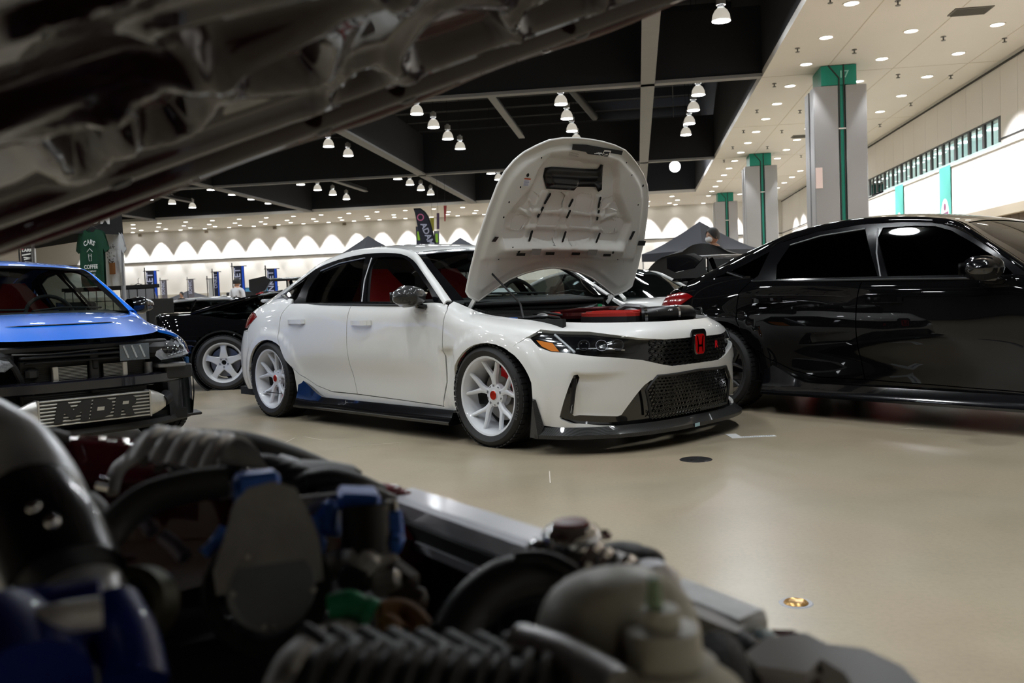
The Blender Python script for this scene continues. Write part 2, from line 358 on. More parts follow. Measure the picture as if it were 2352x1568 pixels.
for i in range(20):
    v = 22.5 + (i - 3) * 2.868
    if v < 68:
        for u in (5.18, 7.33, 9.46):
            if any(abs(v - cv) < 1.1 and abs(u - 6.2) < .85 for cv in (29.3, 46.8, 64.6)): continue
            downlight(u, v, (420 if u < 9 else WASH, 58 if u < 9 else 88, .25))
for j, v in enumerate((64.6, 67.4, 69.4, 70.9)):
    for i in range(24):
        u = 2.6 - i * 2.13 + (.5 if j % 2 else 0)
        downlight(u, v, (WASH, 64, .15) if j == 3 else None, 'recessed downlights along the back of the hall', 'small recessed downlight in the soffit along the back wall')
for i in range(3): downlight(5.2 + i * 2.13, 70.9, (WASH, 64, .15), 'recessed downlights along the back of the hall', 'small recessed downlight in the soffit along the back wall')
# sprinkler heads, vents
spk_m = mat('sprinkler_metal', (.12, .12, .12), .5)
for i in range(8):
    for u in (4.6, 6.25, 8.4, 10.2):
        v = 17.5 + i * 4.3 + (u * .37) % 1.5
        if any(abs(v - cv) < 1.2 and abs(u - 6.2) < 1.2 for cv in (29.3, 46.8)): continue
        o = MB().cyl((0, 0, 0), (0, 0, -.1), .02, n=8).cyl((0, 0, -.1), (0, 0, -.115), .06, n=10).cyl((0, 0, 0), (0, 0, -.015), .07, n=10).build('sprinkler_head', spk_m); o.location = hw(u, v, HS); tag(o, 'small dark sprinkler head hanging under the cream soffit', 'sprinkler', 'sprinkler heads under the right-hand soffit')
vent_m = mat('air_vent_grille', (.10, .095, .085), .7)
for (u, v) in ((8.3, 23.9), (7.4, 41.6), (6.5, 53)):
    o = empty('air_vent', hw(u, v, HS), -HY, ['dark square ceiling vent nearest the white downlights over the black car', 'dark ceiling vent between the first and second column', 'dark ceiling vent beyond the second column'][[23.9, 41.6, 53].index(v)], 'vent')
    MB().box((0, 0, -.01), (.9, .6, .02)).build('vent_frame', vent_m, o)
    for k in range(6): MB().box((0, -.22 + k * .088, -.03), (.8, .02, .05), Euler((.5, 0, 0)).to_matrix()).build('vent_blade', vent_m, o)
# high-bay pendants over the floor
pend_m = emit('pendant_lens', (.93, .97, 1.0), PENDANT); shade_m = mat('glowing_reflector', (.62, .60, .56), .35, .3, emit=(1, .93, .8), power=.45); hb = mat('pendant_housing', (.5, .5, .5), .4, .6)  # reflector has a faint glow of its own in place of lamp light
pl_me = newmesh('lens', *(lambda b: (b.V, b.F))(MB().lathe([(.0001, 0), (.16, .005), (.235, .02)], n=20)), pend_m)
ps_me = newmesh('reflector', *(lambda b: (b.V, b.F))(MB().lathe([(.245, 0), (.245, .03), (.225, .16), (.17, .27), (.11, .33), (.10, .33)], n=24)), shade_m)
ph_me = newmesh('ballast_housing', *(lambda b: (b.V, b.F))(MB().cyl((0, 0, .33), (0, 0, .42), .09, n=16).cyl((0, 0, .42), (0, 0, .60), .13, n=16).cyl((0, 0, .6), (0, 0, .66), .06, n=12)), hb)
pc_me = newmesh('hanger', *(lambda b: (b.V, b.F))(MB().cyl((0, 0, .66), (0, 0, 4.4), .012, n=6)), blk_matte)
def pendant(u, v, z=8.0):
    o = empty('pendant_lamp', hw(u, v, z), -HY, 'glowing bell-shaped high-bay lamp hanging from the dark ceiling', 'pendant lamp', 'high-bay lamps over the hall floor')
    put('lens', pl_me, o); put('reflector', ps_me, o); put('ballast_housing', ph_me, o); put('hanger', pc_me, o)
for bay in range(-2, 2):
    for off in (4.4, 7.25, 10.1, 12.9):
        for u in (2.42, -2.6, -8.1, -13.6, -19.5, -25.1, -30.7):
            if not (bay == 1 and u > 0): pendant(u, 29.6 + 17.6 * bay + off)
# one bare bright flood lamp under the far beam
fl = empty('flood_lamp', hw(2.30, 52.0, 7.86), -HY, 'dazzling white flood lamp hung beyond the far beam', 'flood lamp')
MB().ell((0, 0, 0), (.30, .30, .30)).build('bulb', emit('flood_bulb', (.95, .97, 1), 150), fl); MB().cyl((0, 0, .28), (0, 0, .7), .12, .2).cyl((0, 0, .7), (0, 0, 4.6), .02, n=6).build('lamp_holder', hb, fl)
# columns
clad = mat('column_cladding', srgb(150, 150, 152), .45, .35, noise=(2, .04)); teal = mat('teal_paint', srgb(0, 128, 110), .5); pipe_m = mat('dark_cable', (.02, .02, .02), .6); sign_m = mat('pale_pink_sign', srgb(226, 205, 202), .7)
for ci, cv in enumerate((29.3, 46.8, 64.6)):
    o = empty('column', hw(6.2, cv), -HY, ['tall grey clad column with teal strip and cap numbered 17', 'second grey clad column with teal strip, behind the numbered one', 'farthest grey clad column with teal strip by the back wall'][ci], 'column')
    MB().box((0, 0, 3.75), (1.05, 1.05, 7.5)).build('core', teal, o)
    for (x0, x1) in ((-.76, -.06), (.16, .75)):
        for s in (-1, 1): MB().box(((x0 + x1) / 2, s * .72, 3.44), (x1 - x0, .05, 6.88), None, .012).build('cladding_panel', clad, o)
    for s in (-1, 1):
        for (y0, y1) in ((-.72, -.1), (.1, .72)): MB().box((s * .745, (y0 + y1) / 2, 3.44), (.05, y1 - y0, 6.88), None, .012).build('cladding_panel', clad, o)
    MB().box((-.02, -.05, 7.19), (1.02, 1.3, .58)).build('cap', teal, o)
    MB().box((.05, -.60, 3.6), (.20, .14, 7.2)).build('teal_strip', teal, o)
    for dx in (-.02, .12): MB().tube([(dx - .3 if dx < 0 else dx, -.7, 7.49), (dx, -.72, 7.1), (dx, -.70, 6.6), (dx, -.69, 5.2), (dx + .01, -.69, 0)], .022, 8).build('cable', pipe_m, o)
    MB().box((.06, -.71, 5.6), (.28, .03, .04)).build('cable_clamp', mat('clamp_white', (.7, .7, .7), .5), o)
    if ci == 0:
        V, F = text_geo('17', .3, .004); mb = MB(basis((.12, -.711, 7.2), (1, 0, 0), (0, 0, 1), (0, -1, 0))); mb.add(V, F); mb.build('number', mat('number_paint', srgb(150, 215, 205), .6), o)
        MB().box((-.66, -.76, 4.15), (.2, .02, .62)).build('notice', sign_m, o)
# teal banners on the right wall
ban_m = mat('teal_banner', srgb(88, 178, 170), .8); ban_w = mat('banner_white', (.85, .85, .85), .8); ban_p = mat('banner_purple', srgb(140, 80, 120), .8)
for bi, (v, w2) in enumerate(((34.55, 1.15), (40.3, 1.15))):
    o = empty('wall_banner', hw(UR - .02, v), -HY, ['teal wall banner with a white oval emblem, nearer the clerestory end', 'teal wall banner with a white oval emblem, next to the tall column'][bi], 'banner')
    MB().box((-.02, 0, 3.55), (.02, w2, 2.86)).build('cloth', ban_m, o)
    T = basis((-.035, 0, 3.05), (0, -1, 0), (0, 0, 1), (-1, 0, 0))
    mb = MB(T); mb.prism([(.46 * math.cos(a * math.pi / 16), .80 * math.sin(a * math.pi / 16)) for a in range(32)], .004); ov = mb.build('oval', ban_w, o)
    mb = MB(T); mb.prism([(.11 * math.cos(a * math.pi / 8), .5 + .13 * math.sin(a * math.pi / 8)) for a in range(16)], .004, h0=.004)
    mb.prism([(-.36, .26), (.36, .33), (.36, .22), (.09, .19), (.17, -.45), (.07, -.45), (.035, -.1), (.03, -.62), (-.03, -.62), (-.035, -.1), (-.07, -.45), (-.17, -.45), (-.09, .19), (-.36, .15)], .004, h0=.004)
    mb.build('figure_emblem', ban_p, ov)
# plates set in the floor, tape
pl = empty('floor_cover', (.99, 4.95, 0), 0, 'dark round metal cover set in the floor before the white car', 'floor cover')
MB().lathe([(0, .003), (.082, .003), (.088, .001), (.09, 0)], n=32).build('disc', mat('dark_cover', (.05, .048, .05), .35, .6, noise=(60, .3)), pl); MB().cyl((-.03, -.05, .002), (-.03, -.05, .006), .012, n=12).build('key_hole', chrome, pl)
pl = empty('floor_outlet', (.81, 2.63, 0), 0, 'round brass floor outlet in a worn grey ring', 'floor outlet')
MB().lathe([(0, .004), (.022, .006), (.027, .003), (.032, .006), (.036, .002)], n=32).build('brass_disc', mat('worn_brass', srgb(190, 150, 92), .3, .8, noise=(80, .25)), pl); MB().lathe([(.036, .001), (.046, .003), (.05, .0)], n=28).build('ring', mat('scuffed_ring', (.42, .42, .44), .6, noise=(50, .3)), pl)
pl = empty('floor_outlet', (1.27, 5.81, 0), 0, 'small faint round floor plate beside the carbon splitter', 'floor outlet')
MB().lathe([(0, .002), (.045, .002), (.05, .004), (.075, .004), (.08, 0)], n=28).build('plate', mat('worn_plate', srgb(150, 140, 126), .4, .3, noise=(60, .2)), pl)
_fl = bpy.data.objects['floor']
def ribbon(pts, w):
    mb = MB(); c, s = math.cos(HY), math.sin(HY)
    for a, b in zip(pts, pts[1:]):
        pa, pb = [(c * p[0] - s * p[1], s * p[0] + c * p[1], .0012) for p in (a, b)]; mb.beam(pa, pb, w, .0012)
    mb.build('scratch', mat('pale_scratch', srgb(205, 196, 182), .5), _fl)
def gp(px, py):
    r = _f + _r * ((px - 1176) / FPX) - _u * ((py - 784) / FPX); t = -CAMH / r.z; return (r.x * t, r.y * t)
for L_ in ([(560, 1023), (572, 1019), (590, 1020)], [(632, 1033), (650, 1022), (653, 1017), (676, 1006)], [(795, 1027), (860, 1021), (922, 1016)], [(700, 1003), (738, 1010)], [(2062, 986), (2090, 983), (2120, 987)], [(1262, 1082), (1264, 1110)]): ribbon([gp(*q) for q in L_], .006)
tp = empty('floor_tape', (1.42, 5.66, 0), .03, 'white L-shaped tape marker with small print on the floor', 'tape')
MB().box((-.035, .03, .001), (.07, .17, .002)).box((.09, -.03, .0015), (.24, .05, .002)).build('tape_strip', mat('white_tape', (.75, .75, .74), .6), tp)
mb = MB()
for k in range(14): mb.box((.0 + k * .0145, -.03, .003), (.009 if k % 4 else .004, .012, .001))
mb.build('print', mat('tape_print', (.3, .32, .36), .6), tp)
# ------------------------------------------------------------------ smooth body surfaces
def hermite(K,V,x):
    K=np.asarray(K,float); V=np.asarray(V,float); h=np.diff(K); D=np.diff(V,axis=0)/h.reshape(-1,*([1]*(V.ndim-1)))
    hh=h.reshape(-1,*([1]*(V.ndim-1)))
    M=np.empty_like(V); M[0]=D[0]; M[-1]=D[-1]
    M[1:-1]=(D[:-1]*hh[1:]+D[1:]*hh[:-1])/(hh[1:]+hh[:-1])
    i=np.clip(np.searchsorted(K,x,side='right')-1,0,len(K)-2)
    u=((x-K[i])/h[i]).reshape(-1,*([1]*(V.ndim-1))); H=h[i].reshape(u.shape)
    a=V[i];b=V[i+1];ma=M[i]*H;mb=M[i+1]*H
    return (2*u**3-3*u**2+1)*a+(u**3-2*u**2+u)*ma+(-2*u**3+3*u**2)*b+(u**3-u**2)*mb
class Surf:
    """smooth surface through a net of control points, kept as a dense grid"""
    def __init__(s,net,nu=220,nv=70,smooth=6,fn=None):
        net=np.asarray(net,float)
        d=np.linalg.norm(np.diff(net,axis=0),axis=2).mean(1); ku=np.concatenate([[0],np.cumsum(d)])
        d=np.linalg.norm(np.diff(net,axis=1),axis=2).mean(0); kv=np.concatenate([[0],np.cumsum(d)])
        s.U=ku[-1]; s.V=kv[-1]; s.ku=ku/ku[-1]; s.kv=kv/kv[-1]
        g=hermite(ku,net,np.linspace(0,s.U,nu)); g=np.swapaxes(hermite(kv,np.swapaxes(g,0,1),np.linspace(0,s.V,nv)),0,1)
        for _ in range(smooth):
            g[1:-1]=.25*g[:-2]+.5*g[1:-1]+.25*g[2:]
            g[:,1:-1]=.25*g[:,:-2]+.5*g[:,1:-1]+.25*g[:,2:]
        if fn: g=fn(g)
        s.g=g; s.nu,s.nv=nu,nv
        tu=np.gradient(g,axis=0); tv=np.gradient(g,axis=1); n=np.cross(tu,tv); s.n=n/np.maximum(np.linalg.norm(n,axis=2,keepdims=True),1e-9)
    def _bl(s,A,u,v):
        u=np.clip(u,0,1)*(s.nu-1); v=np.clip(v,0,1)*(s.nv-1)
        i=np.minimum(u.astype(int),s.nu-2); j=np.minimum(v.astype(int),s.nv-2); a=(u-i)[:,None]; b=(v-j)[:,None]
        return A[i,j]*(1-a)*(1-b)+A[i+1,j]*a*(1-b)+A[i,j+1]*(1-a)*b+A[i+1,j+1]*a*b
    def ev(s,u,v): return s._bl(s.g,np.asarray(u,float),np.asarray(v,float))
    def nrm(s,u,v):
        n=s._bl(s.n,np.asarray(u,float),np.asarray(v,float)); return n/np.linalg.norm(n,axis=1,keepdims=True)
    def inv(s,P,axes,wt=None):
        """(u,v) whose surface point has the given two coordinates"""
        P=np.asarray(P,float); A=s.g[:,:,axes].reshape(-1,2); out=[]
        ok=np.ones(len(A),bool) if wt is None else wt(s.g.reshape(-1,3))
        idx=np.where(ok)[0]
        for p in P:
            k=idx[np.argmin(((A[idx]-p)**2).sum(1))]; u=(k//s.nv)/(s.nu-1); v=(k%s.nv)/(s.nv-1)
            for _ in range(12):
                e=1e-4; q=s.ev([u,u+e,u],[v,v,v+e])[:,axes]; J=np.stack([(q[1]-q[0])/e,(q[2]-q[0])/e],1)
                try: d=np.linalg.solve(J,p-q[0])
                except Exception: break
                u=min(1,max(0,u+np.clip(d[0],-.02,.02))); v=min(1,max(0,v+np.clip(d[1],-.02,.02)))
            out.append((u,v))
        return np.array(out)
# ---- hatchback body below the belt line, half a car, y>0 here; from nose centre round to the tail centre
def station(x,yz,dx=None): return [(x+(dx[i] if dx else 0),y,z) for i,(y,z) in enumerate(yz)]
GIRDLE=[
 [(.895,0,.12),(.92,0,.25),(.935,0,.37),(.945,0,.48),(.945,0,.57),(.945,0,.645),(.92,0,.70),(.855,0,.75)],
 [(.88,.30,.12),(.90,.30,.25),(.91,.30,.37),(.918,.30,.48),(.918,.30,.572),(.915,.30,.65),(.885,.295,.703),(.815,.285,.752)],
 [(.81,.56,.12),(.825,.565,.25),(.825,.565,.38),(.825,.56,.49),(.82,.555,.58),(.80,.54,.66),(.76,.51,.71),(.68,.475,.757)],
 [(.69,.745,.12),(.705,.755,.25),(.71,.755,.38),(.705,.75,.49),(.685,.735,.585),(.645,.705,.67),(.585,.655,.722),(.50,.60,.764)],
 [(.52,.865,.12),(.53,.875,.25),(.53,.88,.39),(.515,.875,.52),(.49,.855,.615),(.45,.82,.69),(.40,.77,.74),(.33,.69,.776)],
 [(.30,.91,.15),(.30,.925,.25),(.30,.93,.40),(.29,.925,.55),(.27,.905,.655),(.25,.865,.73),(.21,.80,.77),(.17,.715,.79)],
 station(0,[(.915,.17),(.935,.28),(.945,.42),(.945,.58),(.93,.69),(.89,.765),(.82,.797),(.725,.806)]),
 station(-.25,[(.895,.18),(.915,.28),(.925,.41),(.928,.57),(.92,.705),(.893,.797),(.835,.835),(.735,.842)]),
 station(-.45,[(.87,.19),(.885,.28),(.895,.40),(.908,.56),(.908,.72),(.897,.83),(.868,.893),(.80,.925)]),
 station(-.85,[(.845,.19),(.853,.27),(.866,.385),(.903,.545),(.905,.71),(.895,.84),(.868,.902),(.82,.925)]),
 station(-1.5,[(.845,.19),(.853,.27),(.866,.385),(.905,.545),(.908,.71),(.897,.852),(.868,.917),(.82,.94)]),
 station(-2.1,[(.85,.19),(.858,.27),(.870,.385),(.907,.545),(.91,.715),(.897,.862),(.866,.93),(.82,.96)]),
 station(-2.45,[(.885,.19),(.895,.28),(.912,.40),(.927,.55),(.923,.72),(.895,.87),(.855,.945),(.81,.985)]),
 station(-2.735,[(.90,.19),(.92,.28),(.935,.42),(.94,.58),(.925,.735),(.88,.875),(.83,.95),(.775,.995)]),
 station(-3.05,[(.885,.19),(.91,.28),(.925,.42),(.925,.58),(.90,.735),(.85,.865),(.795,.93),(.74,.965)]),
 [(-3.30,.83,.20),(-3.31,.855,.28),(-3.32,.865,.42),(-3.32,.86,.58),(-3.31,.83,.73),(-3.29,.785,.85),(-3.26,.735,.91),(-3.22,.68,.94)],
 [(-3.50,.70,.22),(-3.52,.73,.30),(-3.54,.74,.42),(-3.54,.73,.58),(-3.52,.70,.72),(-3.48,.66,.84),(-3.43,.61,.905),(-3.38,.57,.935)],
 [(-3.61,.48,.24),(-3.635,.48,.31),(-3.65,.48,.42),(-3.65,.48,.58),(-3.62,.47,.72),(-3.57,.45,.84),(-3.51,.42,.905),(-3.45,.40,.935)],
 [(-3.66,0,.24),(-3.68,0,.31),(-3.69,0,.42),(-3.69,0,.58),(-3.66,0,.72),(-3.60,0,.84),(-3.54,0,.905),(-3.48,0,.94)],
]
def arch(x,z,cx,rx,rz): return np.hypot((x-cx)/rx,(z-.32)/rz)
AF=(.035,.385,.337); AR=(-2.70,.372,.335)
def sst(a,b,x):
    t=np.clip((x-a)/(b-a),0,1); return t*t*(3-2*t)
def girdle_fn(g):
    x,y,z=g[...,0],g[...,1],g[...,2]; g=g.copy()
    for c in (AF,AR):
        r=arch(x,z,*c); lip=sst(1.27,1.17,r)*sst(.45,.6,np.clip(y,0,1)); g[...,1]+=.011*lip
    ven=sst(-.47,-.44,x)*sst(-.29,-.33,x)*sst(.60,.585,z); g[...,1]-=.028*ven
    # lower door tuck
    return g
def girdle(): return Surf(GIRDLE,260,90,5,girdle_fn)
def ysg(x,z):
    x=np.asarray(x,float); z=np.asarray(z,float); w=z-.915
    return .868-.42*w-.40*w*w-.05*np.maximum(0,(-1.7-x))**2-.10*np.maximum(0,x+1.0)**2
# ------------------------------------------------------------------ panels cut from a surface
def outward(S, k):
    n = S.n; c = S.g.reshape(-1, 3).mean(0); c = np.array([c[0], 0, .55])
    if ((S.g - c) * n).sum() < 0: S.n = -n
    return S
G = girdle(); outward(G, 0)
def panel_geo(S, poly, holes=(), step=.035, off=0.0, lip=.014, both=False):
    """poly in (u, v); u<0 is the car's left side. Returns verts, faces, normals"""
    sc = np.array([S.U, S.V]); P, T = tri2d(np.asarray(poly) * sc, [np.asarray(h) * sc for h in holes], step); P = P / sc
    u, v = P[:, 0], P[:, 1]; X = S.ev(np.abs(u), v); N = S.nrm(np.abs(u), v); sg = np.where(u < 0, 1.0, -1.0)
    X[:, 1] *= sg; N[:, 1] *= sg; X = X + N * off
    tn = np.cross(X[T[:, 1]] - X[T[:, 0]], X[T[:, 2]] - X[T[:, 0]]); flip = (tn * N[T].mean(1)).sum(1) < 0; T = T.copy(); T[flip] = T[flip][:, ::-1]
    V = [*X]; NN = [*N]; F = [tuple(t) for t in T]
    if lip > 0:
        cnt = {}
        for t in T:
            for a, b in ((t[0], t[1]), (t[1], t[2]), (t[2], t[0])):
                if (b, a) in cnt: cnt.pop((b, a))
                else: cnt[(a, b)] = 1
        top = {}; bot = {}; acc = {}
        for a, b in cnt:
            e = X[b] - X[a]; n = np.cross(e, N[a]); n /= max(np.linalg.norm(n), 1e-9)
            for k in (a, b): acc[k] = acc.get(k, 0) + n
        for k, n in acc.items():
            n = n / max(np.linalg.norm(n), 1e-9); top[k] = len(V); V.append(X[k]); NN.append(n); bot[k] = len(V); V.append(X[k] - N[k] * lip); NN.append(n)
        for a, b in cnt: F.append((top[b], top[a], bot[a], bot[b]))
    return V, F, NN
_geo = {}
def panel(name, key, m, parent, S, poly, holes=(), step=.035, off=0.0, lip=.014, sides=(1,)):
    """one panel per side; geometry cached so that look-alike cars share it"""
    out = []
    for sd in sides:
        k = (key, sd)
        if k not in _geo:
            q = [(u * sd, v) for u, v in poly]; h = [[(u * sd, v) for u, v in hh] for hh in holes]
            _geo[k] = panel_geo(S, q, h, step, off, lip)
        V, F, N = _geo[k]
        me = newmesh(name, V, F, m, 180, N); out.append(put(name, me, parent))
    return out
def xz(pts, S=None): return [tuple(p) for p in G.inv(np.array(pts, float), [0, 2], lambda g: g[:, 1] > .55)]
def vtop(x, v=1.0):
    j = int(round(v * (G.nv - 1))); r = G.g[:, j, 0]; ok = np.where((G.g[:, j, 1] > .2))[0]; k = ok[np.argmin(abs(r[ok] - x))]; return (k / (G.nu - 1), v)
def arc_pts(c, a0, a1, n, grow=1.0): return [(c[0] + c[1] * grow * math.cos(math.radians(a)), .32 + c[2] * grow * math.sin(math.radians(a))) for a in np.linspace(a0, a1, n)]
Z_BELT = lambda x: .900 + (-.45 - x) * .0235
D_F = [(-.430, .898), (-.408, .863), (-.426, .70), (-.432, .598), (-.442, .387), (-.490, .226)]      # front edge of front door
D_B = [(-1.530, .922), (-1.556, .75), (-1.562, .642), (-1.561, .447), (-1.536, .251)]               # between the doors
D_R = [(-2.445, .946), (-2.53, .86), (-2.535, .76), (-2.526, .656), (-2.436, .492), (-2.289, .379), (-2.098, .292), (-1.892, .252)]
def shift(L, d): return [(x + d, z) for x, z in L]
P_FDOOR = xz(shift(D_F, -.004) + [(-1.0, .237)] + shift(D_B, .004)[::-1] + [(-1.0, Z_BELT(-1.0))])
P_RDOOR = xz(shift(D_B, -.004) + [(-1.7, .252)] + shift(D_R, .005)[::-1] + [(-2.0, Z_BELT(-2.0))])
AF_, AR_ = AF, AR
P_FENDER = xz(shift(D_F, .004) + [(-.475, .19)] + [(-.335, .15)] + arc_pts(AF, 206, 57, 16) + [(.226, .610), (.325, .690)]) + [(.1985, .76), (.185, .862), (.175, 1.0)] + [vtop(x) for x in (.25, .1, -.05, -.2, -.33)] + [vtop(-.44)]
P_SILL = xz([(-.480, .19), (-.490, .219), (-1.0, .231), (-1.535, .244), (-1.89, .245), (-2.095, .285), (-2.285, .372), (-2.366, .431), (-2.352, .42), (-2.345, .38), (-2.345, .19)])
P_QUART = xz(shift(D_R, -.005)[:5] + [(-2.372, .438)] + arc_pts(AR, 20, 168, 14) + [(-3.075, .39), (-3.10, .62), (-3.16, .735), (-3.115, .78), (-2.992, .845), (-3.09, .877), (-3.2, .886)]) + [vtop(-3.2), vtop(-3.0), vtop(-2.85), vtop(-2.7), vtop(-2.6), vtop(-2.5)]
uR = lambda x, z: tuple(G.inv(np.array([(x, z)]), [0, 2], lambda g: g[:, 1] > .3)[0])
P_RBUMP = [uR(-3.075, .22), uR(-3.08, .39), uR(-3.105, .61), uR(-3.17, .72), (.905, .66), (1.0, .66), (1.0, .0), (.85, .0)]
P_TAIL = [uR(-3.00, .845), uR(-3.12, .785), uR(-3.22, .750), (.915, .68), (.915, .82), uR(-3.33, .865), uR(-3.2, .880), uR(-3.09, .872)]
P_TGATE = [(.86, .985), uR(-3.215, .889), uR(-3.32, .878), (.917, .86), (.917, .69), (1.0, .69), (1.0, 1.0), (.86, 1.0)]
P_NOSE = [(.176, .9995), (.186, .868), (.1316, .882), (.0985, .838), (.0812, .812), (.0523, .792), (0, .80)]
P_NOSE = P_NOSE + [(-u, v) for u, v in P_NOSE[::-1][1:]]
_bu = [(0, .487), (.0429, .486), (.0572, .512), (.080, .568), (.116, .618), (.156, .645), (.1734, .632), (.187, .660), (.1965, .735), (.2005, .735), (.2225, .560)]
_bu += xz(arc_pts(AF, 52, 18, 6)) + [(.1965, .20), (.1900, .045), (.1145, .024), (.110, .036), (.158, .064), (.168, .084), (.1697, .10), (.1530, .42), (.149, .432), (.1475, .40), (.1578, .1264), (.1540, .105), (.108, .090), (.104, .097), (.0777, .307), (.0711, .345), (.0607, .378), (0, .398)]
P_BUMP = _bu + [(-u, v) for u, v in _bu[::-1] if abs(u) > 1e-6]
P_LAMP = [(.1955, .752), (.184, .850), (.1316, .874), (.0985, .829), (.0848, .79), (.0799, .717), (.0881, .650), (.1156, .6646), (.1559, .6656), (.1734, .6406), (.1867, .669)]
_gs = [(0, .80), (.0523, .792), (.0812, .812), (.0985, .838), (.1316, .882), (.186, .868), (.1985, .75), (.187, .655), (.1734, .628), (.156, .64), (.116, .613), (.080, .563), (.0572, .507), (.0429, .481), (0, .482)]
P_SURR = _gs + [(-u, v) for u, v in _gs[::-1] if abs(u) > 1e-6]
_lo = [(0, .41), (.062, .39), (.075, .35), (.082, .30), (.112, .12), (.150, .145), (.140, .43), (.158, .44), (.176, .09), (.17, .05), (.115, .015), (.0, .0)]
_lo = [(0, .42), (.075, .40), (.16, .45), (.176, .10), (.172, .06), (.115, .012), (0, 0)]
P_LOW = _lo + [(-u, v) for u, v in _lo[::-1] if abs(u) > 1e-6]
# cheek hollow beside the corner vents
def hollow(S):
    g = S.g; U = np.linspace(0, 1, S.nu)[:, None]; Vv = np.linspace(0, 1, S.nv)[None, :]
    d = .034 * sst(.088, .145, U) * sst(.156, .150, U) * sst(.46, .38, Vv) * sst(.02, .12, Vv) 
    g = g - S.n * d[..., None]; S.g = g
    tu = np.gradient(g, axis=0); tv = np.gradient(g, axis=1); n = np.cross(tu, tv); S.n = n / np.maximum(np.linalg.norm(n, axis=2, keepdims=True), 1e-9); return outward(S, 0)
GB = hollow(girdle())
# roof, windscreen and hatch: centre line and edge line
A_ = np.array([(-.455, .795, .9225), (-.585, .765, 1.016), (-.79, .714, 1.152), (-1.00, .655, 1.280), (-1.2, .597, 1.318), (-1.4, .58, 1.342), (-1.70, .57, 1.358), (-2.02, .565, 1.342), (-2.33, .56, 1.29), (-2.55, .56, 1.228), (-2.80, .56, 1.148), (-3.08, .56, 1.045), (-3.30, .555, .965)])
C_ = np.array([(-.16, .925), (-.42, 1.04), (-.74, 1.185), (-1.05, 1.318), (-1.22, 1.352), (-1.42, 1.376), (-1.72, 1.393), (-2.03, 1.383), (-2.34, 1.337), (-2.56, 1.28), (-2.81, 1.20), (-3.10, 1.09), (-3.34, .99)])
B_ = np.array([(-.455, .864, .902), (-.609, .816, 1.0), (-.801, .759, 1.126), (-.985, .70, 1.227), (-1.169, .664, 1.279), (-1.366, .650, 1.299), (-1.657, .643, 1.308), (-2.003, .656, 1.284), (-2.309, .684, 1.223), (-2.489, .728, 1.134), (-2.729, .772, 1.024), (-3.0, .748, .966), (-3.22, .682, .94)])
TOP = outward(Surf([[(c[0] + (a[0] - c[0]) * w ** 2, a[1] * w, c[1] + (a[2] - c[1]) * w ** 2.2) for w in (0, .2, .4, .6, .8, .92, 1)] for a, c in zip(A_, C_)], 140, 40, 3), 0)
RAIL = outward(Surf([[tuple(b), tuple(b * .66 + a * .34 + np.array([0, .012, .010])), tuple(b * .33 + a * .67 + np.array([0, .010, .013])), tuple(a)] for a, b in zip(A_, B_)], 140, 16, 3), 0)
kT = TOP.ku
def sym(L): return L + [(-u, v) for u, v in L[::-1] if abs(v) > 1e-9]
# TOP has v across (0 centre .. 1 edge) and u along: panels for both halves are joined by mirroring
def top_geo(u0, u1, vmax, off, step, rows=None, v0=0.0):
    us = np.linspace(u0, u1, max(4, int((u1 - u0) * TOP.U / step))); vv = np.linspace(-vmax, vmax, 41)
    U, V = np.meshgrid(us, vv, indexing='ij'); X = TOP.ev(U.ravel(), abs(V).ravel()); N = TOP.nrm(U.ravel(), abs(V).ravel()); sg = np.where(V.ravel() < 0, 1, -1); X[:, 1] *= sg; N[:, 1] *= sg; X += N * off
    a, b = U.shape; F = []
    for i in range(a - 1):
        for j in range(b - 1): F.append((i * b + j, i * b + j + 1, (i + 1) * b + j + 1, (i + 1) * b + j))
    t = np.cross(X[F[0][1]] - X[F[0][0]], X[F[0][2]] - X[F[0][0]])
    if (t * N[F[0][0]]).sum() < 0: F = [f[::-1] for f in F]
    return X, F, N
